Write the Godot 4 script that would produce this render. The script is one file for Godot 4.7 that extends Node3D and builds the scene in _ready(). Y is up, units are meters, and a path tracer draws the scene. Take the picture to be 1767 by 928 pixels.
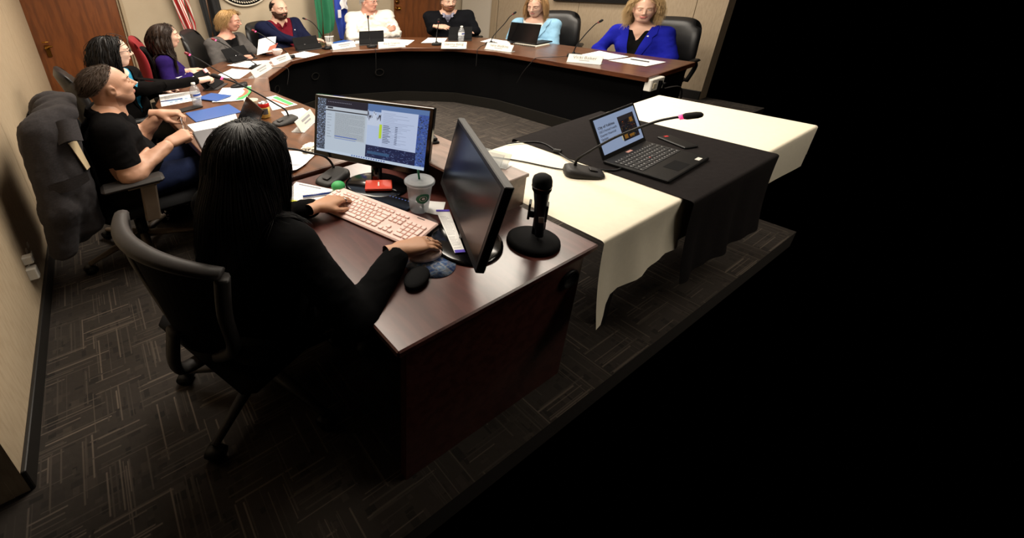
extends Node3D
# Room plan: x = across the room to the right wall, y = up, z = -(depth towards the flag wall).
# Lengths in the builders are everyday metres; K turns them into scene metres. The photograph was
# squeezed in height, so the place is built a little lower and wider than usual, evenly all over.
const G := 1.14
const K := Vector3(1.14, 0.87335, 1.14)
var M := {}
var used := {}
var rng := RandomNumberGenerator.new()
var fine := FastNoiseLite.new()

func _ready() -> void:
	rng.seed = 7
	fine.seed = 3
	fine.noise_type = FastNoiseLite.TYPE_SIMPLEX_SMOOTH
	fine.frequency = 1.0
	build_camera()
	build_light()
	build_materials()
	build_room()
	build_desks()
	build_tables()
	build_people_materials()
	build_chairs()
	build_flags()
	build_desk_things()
	build_far_things()
	build_table_things()
	build_people()

# ------------------------------------------------------------------ camera and light
func build_camera() -> void:
	# lens solved from the picture: focal length 757.5 px, optical centre (619.6, 323.8) in a 1767 x 928 frame
	var cam := Camera3D.new()
	cam.name = "camera"
	cam.projection = Camera3D.PROJECTION_FRUSTUM
	cam.near = 0.05
	cam.far = 60.0
	cam.keep_aspect = Camera3D.KEEP_HEIGHT
	cam.size = cam.near * 928.0 / 757.4733
	cam.frustum_offset = Vector2((883.5 - 619.6336) / 757.4733, -(464.0 - 323.7516) / 757.4733) * cam.near
	var b := Basis(Vector3.UP, deg_to_rad(-30.0)) * Basis(Vector3.RIGHT, -0.4694) * Basis(Vector3.BACK, -0.054)
	cam.transform = Transform3D(b, Vector3(0, 1.358 * G, 0))
	add_child(cam)
	cam.current = true

func build_light() -> void:
	var env := Environment.new()
	env.background_mode = Environment.BG_COLOR
	env.background_color = Color(0, 0, 0)
	env.tonemap_mode = Environment.TONE_MAPPER_LINEAR
	env.tonemap_exposure = 0.94
	env.sdfgi_enabled = true
	env.ssao_enabled = true
	env.ssil_enabled = true
	var w := WorldEnvironment.new()
	w.name = "surroundings"
	w.environment = env
	add_child(w)

# ------------------------------------------------------------------ naming and placing
func P(u: float, y: float, v: float) -> Vector3:
	return Vector3(u, y, -v)

func numbered(n: String) -> String:
	used[n] = used.get(n, -1) + 1
	return n if used[n] == 0 else "%s_%03d" % [n, used[n]]

func thing(called: String, label: String, category: String, at := Vector3.ZERO, turn := 0.0, group := "") -> Node3D:
	var o := Node3D.new()
	o.name = numbered(called)
	place(o, at, turn)
	add_child(o)
	o.set_meta("label", label)
	o.set_meta("category", category)
	if group != "":
		o.set_meta("group", group)
	return o

func place(o: Node3D, at: Vector3, turn := 0.0) -> void:
	o.transform = Transform3D(Basis(Vector3.UP, turn) * Basis.from_scale(K), at * K)

func dup(o: Node3D, at: Vector3, turn: float, label: String) -> Node3D:
	var c: Node3D = o.duplicate()
	var stem := String(o.name)
	if stem.length() > 4 and stem.substr(stem.length() - 4, 1) == "_" and stem.right(3).is_valid_int():
		stem = stem.substr(0, stem.length() - 4)
	c.name = numbered(stem)
	place(c, at, turn)
	add_child(c)
	c.set_meta("label", label)
	return c

func put(st: SurfaceTool, called: String, m: Material, parent: Node3D = null) -> MeshInstance3D:
	st.generate_normals()
	return put_mesh(st.commit(), called, m, parent)

func put_mesh(mesh: Mesh, called: String, m: Material, parent: Node3D = null) -> MeshInstance3D:
	var o := MeshInstance3D.new()
	o.mesh = mesh
	o.material_override = m
	o.cast_shadow = GeometryInstance3D.SHADOW_CASTING_SETTING_ON
	if parent == null:
		o.name = numbered(called)
		place(o, Vector3.ZERO)
		add_child(o)
	else:
		o.name = called
		parent.add_child(o, true)
	return o

func structure(st: SurfaceTool, called: String, m: Material, label: String) -> MeshInstance3D:
	var o := put(st, called, m)
	o.set_meta("kind", "structure")
	o.set_meta("label", label)
	o.set_meta("category", called.get_slice("_", 0))
	return o

func tag(o: Node3D, label: String, category: String, group := "") -> Node3D:
	o.set_meta("label", label)
	o.set_meta("category", category)
	if group != "":
		o.set_meta("group", group)
	return o

# ------------------------------------------------------------------ shape helpers
func S(smooth := false) -> SurfaceTool:
	var st := SurfaceTool.new()
	st.begin(Mesh.PRIMITIVE_TRIANGLES)
	st.set_smooth_group(0 if smooth else -1)
	return st

func face(st: SurfaceTool, pts: Array, outward: Vector3) -> void:
	var n: Vector3 = (pts[0] - pts[2]).cross(pts[0] - pts[1])
	var flip: bool = n.dot(outward) < 0.0
	for i in range(1, pts.size() - 1):
		st.add_vertex(pts[0])
		st.add_vertex(pts[i + 1] if flip else pts[i])
		st.add_vertex(pts[i] if flip else pts[i + 1])

func quad_uv(st: SurfaceTool, a: Vector3, b: Vector3, c: Vector3, d: Vector3, outward: Vector3) -> void:
	# a top left, b top right, c bottom right, d bottom left
	var p := [a, b, c, d]
	var t := [Vector2(0, 0), Vector2(1, 0), Vector2(1, 1), Vector2(0, 1)]
	var n: Vector3 = (a - c).cross(a - b)
	var order := [0, 1, 2, 0, 2, 3] if n.dot(outward) > 0.0 else [0, 2, 1, 0, 3, 2]
	for i in order:
		st.set_uv(t[i])
		st.add_vertex(p[i])

func box(st: SurfaceTool, c: Vector3, s: Vector3, b := Basis(), ch := 0.0) -> void:
	# a box of full size s, edges cut by ch
	var h := s * 0.5
	ch = minf(ch, minf(h.x, minf(h.y, h.z)) * 0.95)
	if ch <= 0.0:
		for ax in 3:
			for sg in [-1.0, 1.0]:
				var n := Vector3.ZERO
				n[ax] = sg
				var i := (ax + 1) % 3
				var j := (ax + 2) % 3
				var q := []
				for k in [[-1, -1], [1, -1], [1, 1], [-1, 1]]:
					var p := Vector3.ZERO
					p[ax] = sg * h[ax]
					p[i] = k[0] * h[i]
					p[j] = k[1] * h[j]
					q.append(c + b * p)
				face(st, q, b * n)
		return
	var pt := func(sg: Vector3, ax: int) -> Vector3:
		var p := Vector3(sg.x * (h.x - ch), sg.y * (h.y - ch), sg.z * (h.z - ch))
		p[ax] = sg[ax] * h[ax]
		return c + b * p
	for ax in 3:
		var i := (ax + 1) % 3
		var j := (ax + 2) % 3
		for sg in [-1.0, 1.0]:
			var q := []
			for k in [[-1, -1], [1, -1], [1, 1], [-1, 1]]:
				var v := Vector3.ZERO
				v[ax] = sg
				v[i] = k[0]
				v[j] = k[1]
				q.append(pt.call(v, ax))
			var n := Vector3.ZERO
			n[ax] = sg
			face(st, q, b * n)
		# edges that run along ax
		for si in [-1.0, 1.0]:
			for sj in [-1.0, 1.0]:
				var lo := Vector3.ZERO
				lo[ax] = -1.0
				lo[i] = si
				lo[j] = sj
				var hi := lo
				hi[ax] = 1.0
				var n2 := Vector3.ZERO
				n2[i] = si
				n2[j] = sj
				face(st, [pt.call(lo, i), pt.call(hi, i), pt.call(hi, j), pt.call(lo, j)], b * n2)
	for sx in [-1.0, 1.0]:
		for sy in [-1.0, 1.0]:
			for sz in [-1.0, 1.0]:
				var v := Vector3(sx, sy, sz)
				face(st, [pt.call(v, 0), pt.call(v, 1), pt.call(v, 2)], b * v)

func frames(pts: Array) -> Array:
	# for each point of a path: [tangent, side, up]
	var out := []
	var up := Vector3.UP
	var n := pts.size()
	for i in n:
		var t: Vector3 = (pts[mini(i + 1, n - 1)] - pts[maxi(i - 1, 0)]).normalized()
		if i == 0 and absf(t.dot(up)) > 0.9:
			up = Vector3.RIGHT
		var side := t.cross(up).normalized()
		up = side.cross(t).normalized()
		out.append([t, side, up])
	return out

func tube(st: SurfaceTool, pts: Array, r, sides := 8, flat := 1.0, capped := true) -> void:
	# r: one radius or one for each point; flat squeezes it along the path's up direction
	var fr := frames(pts)
	var rings := []
	for i in pts.size():
		var rr: float = r[i] if r is Array else r
		var ring := []
		for k in sides:
			var a := TAU * k / sides
			ring.append(pts[i] + fr[i][1] * cos(a) * rr + fr[i][2] * sin(a) * rr * flat)
		rings.append(ring)
	for i in pts.size() - 1:
		for k in sides:
			var k2 := (k + 1) % sides
			var mid: Vector3 = (rings[i][k] + rings[i][k2] + rings[i + 1][k] + rings[i + 1][k2]) / 4.0
			face(st, [rings[i][k], rings[i][k2], rings[i + 1][k2], rings[i + 1][k]], mid - (pts[i] + pts[i + 1]) * 0.5)
	if capped:
		face(st, rings[0], -fr[0][0])
		face(st, rings[-1], fr[-1][0])

func curve(pts: Array, per := 6) -> Array:
	# a smooth path through the points
	var out := []
	var n := pts.size()
	for i in n - 1:
		var a: Vector3 = pts[maxi(i - 1, 0)]
		var b: Vector3 = pts[i]
		var c: Vector3 = pts[i + 1]
		var d: Vector3 = pts[mini(i + 2, n - 1)]
		for k in per:
			out.append(b.cubic_interpolate(c, a, d, float(k) / per))
	out.append(pts[-1])
	return out

func lathe(st: SurfaceTool, prof: Array, at := Transform3D(), sides := 24) -> void:
	# prof: Vector2(radius, height) from bottom to top
	for i in prof.size() - 1:
		var a: Vector2 = prof[i]
		var b: Vector2 = prof[i + 1]
		var nrm := Vector2(b.y - a.y, a.x - b.x)
		for k in sides:
			var c0 := Vector2.from_angle(TAU * k / sides)
			var c1 := Vector2.from_angle(TAU * (k + 1) / sides)
			var cm := (c0 + c1).normalized()
			var out := at.basis * Vector3(cm.x * nrm.x, nrm.y, cm.y * nrm.x)
			var q := [at * Vector3(c0.x * a.x, a.y, c0.y * a.x), at * Vector3(c1.x * a.x, a.y, c1.y * a.x), at * Vector3(c1.x * b.x, b.y, c1.y * b.x), at * Vector3(c0.x * b.x, b.y, c0.y * b.x)]
			if a.x < 0.00001:
				q = [q[0], q[2], q[3]]
			elif b.x < 0.00001:
				q = [q[0], q[1], q[2]]
			face(st, q, out)

func ball(st: SurfaceTool, c: Vector3, r: Vector3, b := Basis(), rows := 8, sides := 14) -> void:
	var prof := []
	for i in rows + 1:
		var a := -PI / 2 + PI * i / rows
		prof.append(Vector2(maxf(cos(a), 0.0), sin(a)))
	lathe(st, prof, Transform3D(b * Basis.from_scale(r), c), sides)

func prism(st: SurfaceTool, poly: PackedVector2Array, y0: float, y1: float, ch := 0.0) -> void:
	# a plate whose outline is poly (x, depth), upper edge cut by ch
	var n := poly.size()
	var inner := poly
	if ch > 0.0:
		var off := Geometry2D.offset_polygon(poly, -ch, Geometry2D.JOIN_MITER)
		if off.size() > 0 and off[0].size() == n:
			var best := 0
			for i in n:
				if off[0][i].distance_to(poly[0]) < off[0][best].distance_to(poly[0]):
					best = i
			inner = PackedVector2Array()
			for i in n:
				inner.append(off[0][(best + i) % n])
			if n > 2 and inner[1].distance_to(poly[1]) > inner[n - 1].distance_to(poly[1]):
				var re := PackedVector2Array()
				for i in n:
					re.append(inner[(n - i) % n])
				inner = re
		else:
			ch = 0.0
	var tri := Geometry2D.triangulate_polygon(inner)
	for i in range(0, tri.size(), 3):
		var q := []
		for k in 3:
			q.append(Vector3(inner[tri[i + k]].x, y1, -inner[tri[i + k]].y))
		face(st, q, Vector3.UP)
	tri = Geometry2D.triangulate_polygon(poly)
	for i in range(0, tri.size(), 3):
		var q := []
		for k in 3:
			q.append(Vector3(poly[tri[i + k]].x, y0, -poly[tri[i + k]].y))
		face(st, q, Vector3.DOWN)
	var cw := Geometry2D.is_polygon_clockwise(poly)
	for i in n:
		var a := poly[i]
		var b := poly[(i + 1) % n]
		var d := (b - a).orthogonal() * (1.0 if cw else -1.0)
		var o := Vector3(d.x, 0, -d.y)
		# make sure that the side faces away from the plate
		var mid := (a + b) * 0.5 + d.normalized() * 0.001
		if Geometry2D.is_point_in_polygon(mid, poly):
			o = -o
		face(st, [Vector3(a.x, y0, -a.y), Vector3(b.x, y0, -b.y), Vector3(b.x, y1 - ch, -b.y), Vector3(a.x, y1 - ch, -a.y)], o)
		if ch > 0.0:
			var ia := inner[i]
			var ib := inner[(i + 1) % n]
			face(st, [Vector3(a.x, y1 - ch, -a.y), Vector3(b.x, y1 - ch, -b.y), Vector3(ib.x, y1, -ib.y), Vector3(ia.x, y1, -ia.y)], o.normalized() + Vector3.UP)

func sheet(st: SurfaceTool, nu: int, nv: int, f: Callable, thick := 0.0, out := Vector3.UP) -> void:
	# a bent sheet: f(s, t) gives the point, s and t run 0..1
	var g := []
	for i in nu + 1:
		var row := []
		for j in nv + 1:
			row.append(f.call(float(i) / nu, float(j) / nv))
		g.append(row)
	for i in nu:
		for j in nv:
			var ids := [[i, j], [i + 1, j], [i + 1, j + 1], [i, j + 1]]
			var q := []
			for k in ids:
				q.append(g[k[0]][k[1]])
			var n: Vector3 = (q[0] - q[2]).cross(q[0] - q[1])
			var order := [0, 1, 2, 0, 2, 3] if n.dot(out) > 0.0 else [0, 2, 1, 0, 3, 2]
			for k in order:
				st.set_uv(Vector2(float(ids[k][0]) / nu, float(ids[k][1]) / nv))
				st.add_vertex(q[k])
			if thick > 0.0:
				var back := -n.normalized() * thick * (1.0 if n.dot(out) > 0.0 else -1.0)
				for k in [0, 2, 1, 0, 3, 2]:
					var kk: int = order[k] if k < 3 else k
					st.set_uv(Vector2(float(ids[k][0]) / nu, float(ids[k][1]) / nv))
					st.add_vertex(q[k] + back)

func lettering(text: String, size: float, called: String, m: Material, parent: Node3D, at: Transform3D, weight := 400) -> MeshInstance3D:
	var t := TextMesh.new()
	var f := SystemFont.new()
	f.font_names = PackedStringArray(["Droid Sans"])
	f.font_weight = weight
	t.font = f
	t.text = text
	t.font_size = 32
	t.pixel_size = size / 32.0
	t.depth = 0.0006
	var o := put_mesh(t, called, m, parent)
	o.transform = at
	return o
# ------------------------------------------------------------------ materials
func mat(called: String, c: Color, rough := 0.6, extra := {}) -> StandardMaterial3D:
	var m := StandardMaterial3D.new()
	m.resource_name = called
	m.albedo_color = c
	m.roughness = rough
	m.cull_mode = BaseMaterial3D.CULL_DISABLED
	for k in extra:
		m.set(k, extra[k])
	M[called] = m
	return m

func rgb8(r: int, g: int, b: int) -> Color:
	return Color8(r, g, b)

func noise_tex(sd: int, freq: float, ramp: Array, size := 512, octaves := 4, kind := FastNoiseLite.TYPE_SIMPLEX_SMOOTH, normal := false) -> NoiseTexture2D:
	var n := FastNoiseLite.new()
	n.seed = sd
	n.noise_type = kind
	n.frequency = freq
	n.fractal_octaves = octaves
	var t := NoiseTexture2D.new()
	t.width = size
	t.height = size
	t.seamless = true
	t.noise = n
	if normal:
		t.as_normal_map = true
		t.bump_strength = 4.0
	elif ramp.size() > 0:
		var g := Gradient.new()
		g.offsets = PackedFloat32Array()
		g.colors = PackedColorArray()
		for r in ramp:
			g.add_point(r[0], r[1])
		t.color_ramp = g
	return t

func tri(m: StandardMaterial3D, tex: Texture2D, scale: Vector3, world := false) -> StandardMaterial3D:
	m.albedo_texture = tex
	m.uv1_triplanar = true
	m.uv1_world_triplanar = world
	m.uv1_scale = scale
	return m

func bump(m: StandardMaterial3D, tex: Texture2D, depth: float) -> StandardMaterial3D:
	m.heightmap_enabled = true
	m.heightmap_texture = tex
	m.heightmap_scale = depth
	return m

func cloth_mat(called: String, c: Color, rough := 0.9, sheen := 0.3, spread := 0.12, scale := 14.0) -> StandardMaterial3D:
	var m := mat(called, c, rough)
	var t := noise_tex(called.hash() % 1000, 0.02, [[0.0, Color(1 - spread * 2, 1 - spread * 2, 1 - spread * 2)], [1.0, Color(1, 1, 1)]], 256, 5)
	tri(m, t, Vector3.ONE * scale)
	m.rim_enabled = c.get_luminance() > 0.2
	m.rim = sheen
	m.rim_tint = 0.7
	m.metallic_specular = 0.3 if c.get_luminance() > 0.2 else 0.15
	return m

func wood(called: String, dark: Color, mid: Color, light: Color, scale: Vector3, rough: float, sd: int) -> StandardMaterial3D:
	var m := mat(called, Color.WHITE, rough)
	tri(m, noise_tex(sd, 0.012, [[0.0, dark], [0.45, mid], [0.62, light], [1.0, mid]], 512, 5), scale)
	m.clearcoat_enabled = true
	m.clearcoat = 0.35
	m.clearcoat_roughness = 0.22
	return m

func carpet_texture() -> ImageTexture:
	# woven planks: thin pale threads, in blocks that run one way or the other
	var n := 512
	var im := Image.create(n, n, false, Image.FORMAT_RGB8)
	var r := RandomNumberGenerator.new()
	r.seed = 11
	im.fill(rgb8(50, 44, 39))
	for k in 900:
		var s := r.randi_range(34, 62)
		im.fill_rect(Rect2i(r.randi_range(0, n), r.randi_range(0, n), r.randi_range(3, 16), r.randi_range(3, 16)), rgb8(s, int(s * 0.89), int(s * 0.79)))
	var cell := 64
	for i in n / cell:
		for j in n / cell:
			var along := (i + j) % 2 == 0
			var base := r.randi_range(-8, 8)
			for k in 9:
				var s := clampi((92 if r.randf() < 0.35 else 66) + base + r.randi_range(-8, 8), 20, 120)
				var o := r.randi_range(0, cell - 2)
				var len := r.randi_range(cell / 2, cell + cell / 2)
				var c := rgb8(s, int(s * 0.9), int(s * 0.8))
				if along:
					im.fill_rect(Rect2i(i * cell - 8 + r.randi_range(0, 16), j * cell + o, len, r.randi_range(1, 2)), c)
				else:
					im.fill_rect(Rect2i(i * cell + o, j * cell - 8 + r.randi_range(0, 16), r.randi_range(1, 2), len), c)
	return ImageTexture.create_from_image(im)

func flag_stripes() -> ImageTexture:
	var im := Image.create(64, 130, false, Image.FORMAT_RGB8)
	for k in 13:
		im.fill_rect(Rect2i(0, k * 10, 64, 10), rgb8(178, 34, 36) if k % 2 == 0 else rgb8(228, 222, 214))
	return ImageTexture.create_from_image(im)

func print_lines(sd: int, head: Color, rows := 26, figure := Color(0, 0, 0, 0)) -> ImageTexture:
	# a printed page: rows of small type, a heading, perhaps a coloured figure
	var im := Image.create(128, 166, false, Image.FORMAT_RGB8)
	im.fill(rgb8(246, 245, 243))
	var r := RandomNumberGenerator.new()
	r.seed = sd
	if head.a > 0:
		im.fill_rect(Rect2i(14, 10, 70, 7), head)
	for k in rows:
		var y := 24 + k * 5
		if y > 158 or r.randf() < 0.12:
			continue
		var x := 14
		var stop := r.randi_range(70, 116)
		while x < stop:
			var w := r.randi_range(3, 12)
			im.fill_rect(Rect2i(x, y, mini(w, stop - x), 2), rgb8(176, 176, 180))
			x += w + 2
	if figure.a > 0:
		im.fill_rect(Rect2i(20, 96, 88, 46), figure)
		for k in 5:
			im.fill_rect(Rect2i(26 + k * 16, 100 + r.randi_range(0, 22), 9, 20), figure.darkened(0.25))
	return ImageTexture.create_from_image(im)

func build_materials() -> void:
	var wall_bump := noise_tex(5, 0.05, [], 512, 5)
	var wc := noise_tex(21, 0.006, [[0.0, rgb8(183, 167, 143)], [0.5, rgb8(187, 172, 148)], [1.0, rgb8(190, 176, 152)]], 512, 5)
	var wm := tri(mat("wall paint", Color.WHITE, 0.85), wc, Vector3.ONE * 0.7)
	bump(wm, wall_bump, 0.05)
	var wl := tri(mat("vinyl wallcovering", Color.WHITE, 0.62), noise_tex(22, 0.03, [[0.0, rgb8(170, 150, 123)], [0.5, rgb8(182, 163, 136)], [1.0, rgb8(188, 170, 143)]], 512, 6), Vector3(3, 0.5, 3))
	bump(wl, wall_bump, 0.05)
	var wr := tri(mat("woven wallcovering", Color.WHITE, 0.9), noise_tex(23, 0.03, [[0.0, rgb8(160, 142, 118)], [0.5, rgb8(170, 152, 128)], [1.0, rgb8(176, 158, 134)]], 512, 6), Vector3(4, 0.6, 4))
	bump(wr, wall_bump, 0.06)
	mat("ceiling tile", rgb8(222, 220, 214), 0.95)
	mat("lamp panel", rgb8(255, 246, 230), 0.5, {"emission_enabled": true, "emission": rgb8(255, 240, 216), "emission_energy_multiplier": 3.0})
	mat("lamp frame", rgb8(200, 200, 198), 0.4)
	var cm := mat("carpet", Color.WHITE, 1.0)
	cm.albedo_texture = carpet_texture()
	bump(cm, noise_tex(31, 0.2, [], 256, 3), 0.15)
	mat("rubber base", rgb8(26, 24, 22), 0.5)
	wood("door veneer", rgb8(94, 50, 18), rgb8(114, 61, 23), rgb8(126, 70, 29), Vector3(2.4, 0.25, 2.4), 0.42, 41)
	wood("desk veneer", rgb8(74, 45, 27), rgb8(92, 57, 35), rgb8(104, 66, 42), Vector3(2.6, 2.6, 0.5), 0.3, 42)
	wood("desk edge", rgb8(58, 29, 15), rgb8(76, 39, 20), rgb8(88, 47, 25), Vector3(0.6, 3, 0.6), 0.35, 43)
	wood("mahogany laminate", rgb8(66, 34, 30), rgb8(80, 42, 37), rgb8(90, 50, 44), Vector3(3.2, 3.2, 0.6), 0.3, 44)
	wood("walnut with sheen", rgb8(104, 82, 70), rgb8(122, 98, 84), rgb8(134, 108, 94), Vector3(3, 3, 0.7), 0.45, 46)  # greyed brown: the sheen is mixed into the wood colour
	mat("black skirt", rgb8(11, 11, 12), 0.8, {"metallic_specular": 0.12})
	mat("skirt plinth", rgb8(30, 28, 25), 0.7, {"metallic_specular": 0.2})
	mat("frame black", rgb8(14, 13, 13), 0.35)
	mat("picture mat", rgb8(70, 62, 54), 0.5)
	mat("door jamb", rgb8(168, 150, 124), 0.6)
	mat("white door", rgb8(206, 198, 184), 0.6)
	mat("brass", rgb8(200, 150, 70), 0.25, {"metallic": 1.0})
	mat("dark brass", rgb8(120, 84, 40), 0.3, {"metallic": 1.0})
	mat("steel", rgb8(190, 190, 192), 0.25, {"metallic": 1.0})
	mat("chrome", rgb8(225, 225, 228), 0.12, {"metallic": 1.0})
	var lea := mat("black leather", rgb8(27, 27, 29), 0.42)
	bump(lea, noise_tex(51, 0.12, [], 256, 4), 0.03)
	lea.uv1_triplanar = true
	lea.uv1_scale = Vector3.ONE * 8
	mat("black plastic", rgb8(18, 18, 19), 0.45, {"metallic_specular": 0.35})
	mat("mic base", rgb8(40, 38, 37), 0.5, {"metallic_specular": 0.35})
	mat("matte black", rgb8(22, 22, 23), 0.8, {"metallic_specular": 0.2})
	mat("gloss black", rgb8(9, 9, 11), 0.12)
	mat("grey plastic", rgb8(54, 51, 50), 0.5, {"metallic_specular": 0.35})
	mat("taupe plastic", rgb8(112, 98, 84), 0.5)
	mat("red cloth", rgb8(132, 18, 26), 0.9)
	mat("mesh cloth", rgb8(18, 18, 19), 0.9, {"metallic_specular": 0.15})
	mat("white plastic", rgb8(225, 222, 214), 0.5)
	mat("name card", rgb8(214, 210, 200), 0.5)
	mat("beige plastic", rgb8(206, 196, 170), 0.5)
	mat("paper", rgb8(244, 243, 241), 0.85)
	mat("blue folder", rgb8(38, 84, 158), 0.4)
	mat("black ink", rgb8(84, 84, 88), 0.8)
	mat("grey ink", rgb8(146, 146, 150), 0.8)
	cloth_mat("cream cloth", rgb8(246, 237, 216), 0.9, 0.05, 0.01, 6.0)
	cloth_mat("black cloth", rgb8(38, 35, 35), 0.9, 0.15, 0.06, 6.0)
	mat("green cloth", rgb8(24, 104, 70), 0.75, {"rim_enabled": true, "rim": 0.3})
	mat("blue flag cloth", rgb8(44, 72, 176), 0.7, {"rim_enabled": true, "rim": 0.3})
	mat("white flag print", rgb8(214, 214, 218), 0.8)
	mat("black flag cloth", rgb8(12, 12, 14), 0.8)
	mat("flag stripes", Color.WHITE, 0.75).albedo_texture = flag_stripes()
	mat("pole wood", rgb8(78, 48, 24), 0.4)
	mat("seal rim", rgb8(216, 208, 188), 0.4)
	mat("seal black", rgb8(22, 20, 22), 0.5)
	mat("seal centre", rgb8(208, 198, 200), 0.5)
	mat("pink plastic", rgb8(240, 206, 196), 0.5)
	mat("pink key", rgb8(247, 219, 210), 0.5)
	mat("clear plastic", Color(0.93, 0.95, 0.97, 0.16), 0.08, {"transparency": BaseMaterial3D.TRANSPARENCY_ALPHA})
	mat("frosted plastic", Color(0.74, 0.76, 0.78, 0.38), 0.4, {"transparency": BaseMaterial3D.TRANSPARENCY_ALPHA})
	mat("acrylic", Color(0.9, 0.92, 0.92, 0.3), 0.1, {"transparency": BaseMaterial3D.TRANSPARENCY_ALPHA})
	mat("water", Color(0.8, 0.86, 0.9, 0.25), 0.05, {"transparency": BaseMaterial3D.TRANSPARENCY_ALPHA})
	mat("straw green", rgb8(18, 84, 58), 0.4)
	mat("logo green", rgb8(22, 108, 74), 0.6)
	mat("ball green", rgb8(58, 170, 92), 0.6)
	mat("drive red", rgb8(214, 66, 42), 0.45)
	mat("pen blue", rgb8(28, 58, 130), 0.3)
	mat("highlighter", rgb8(232, 226, 60), 0.8)
	mat("purple ink", rgb8(86, 66, 190), 0.7)
	mat("tissue", rgb8(236, 228, 212), 0.95)
	mat("mug glaze", rgb8(226, 212, 204), 0.3)
	mat("mug pink", rgb8(214, 158, 146), 0.35)
	mat("cup card", rgb8(220, 206, 184), 0.6)
	mat("can red", rgb8(196, 36, 28), 0.3, {"metallic": 0.4})
	mat("can yellow", rgb8(232, 204, 104), 0.35, {"metallic": 0.3})
	mat("label blue", rgb8(52, 84, 168), 0.5)
	mat("label white", rgb8(232, 234, 238), 0.5)
	mat("gavel wood", rgb8(96, 48, 26), 0.3)
	mat("mic glow", rgb8(255, 96, 150), 0.4, {"emission_enabled": true, "emission": rgb8(255, 70, 130), "emission_energy_multiplier": 1.2})
	mat("mic dark red", rgb8(120, 22, 34), 0.5)
	mat("foam black", rgb8(14, 13, 14), 0.95)
	mat("mic body", rgb8(70, 72, 80), 0.32, {"metallic": 0.6})
	mat("keycap", rgb8(34, 34, 36), 0.6)
	mat("keycap print", rgb8(160, 160, 160), 0.7)
	mat("laptop grey", rgb8(84, 84, 88), 0.45, {"metallic": 0.3})
	mat("gold foil", rgb8(206, 168, 92), 0.5)
	mat("sticker pink", rgb8(240, 176, 186), 0.7)
	mat("red dot", rgb8(190, 40, 40), 0.5)
	mat("green print", rgb8(72, 160, 92), 0.8)
	mat("red print", rgb8(214, 96, 76), 0.8)
	mat("blue print", rgb8(150, 188, 226), 0.8)
	mat("frosted clear", Color(0.92, 0.93, 0.94, 0.3), 0.3, {"transparency": BaseMaterial3D.TRANSPARENCY_ALPHA})
# ------------------------------------------------------------------ the room
func slab(u0: float, u1: float, y0: float, y1: float, v0: float, v1: float, st: SurfaceTool, ch := 0.0) -> void:
	box(st, Vector3((u0 + u1) / 2, (y0 + y1) / 2, -(v0 + v1) / 2), Vector3(absf(u1 - u0), absf(y1 - y0), absf(v1 - v0)), Basis(), ch)

const BACK := 5.4
const TOP := 2.75

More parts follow.
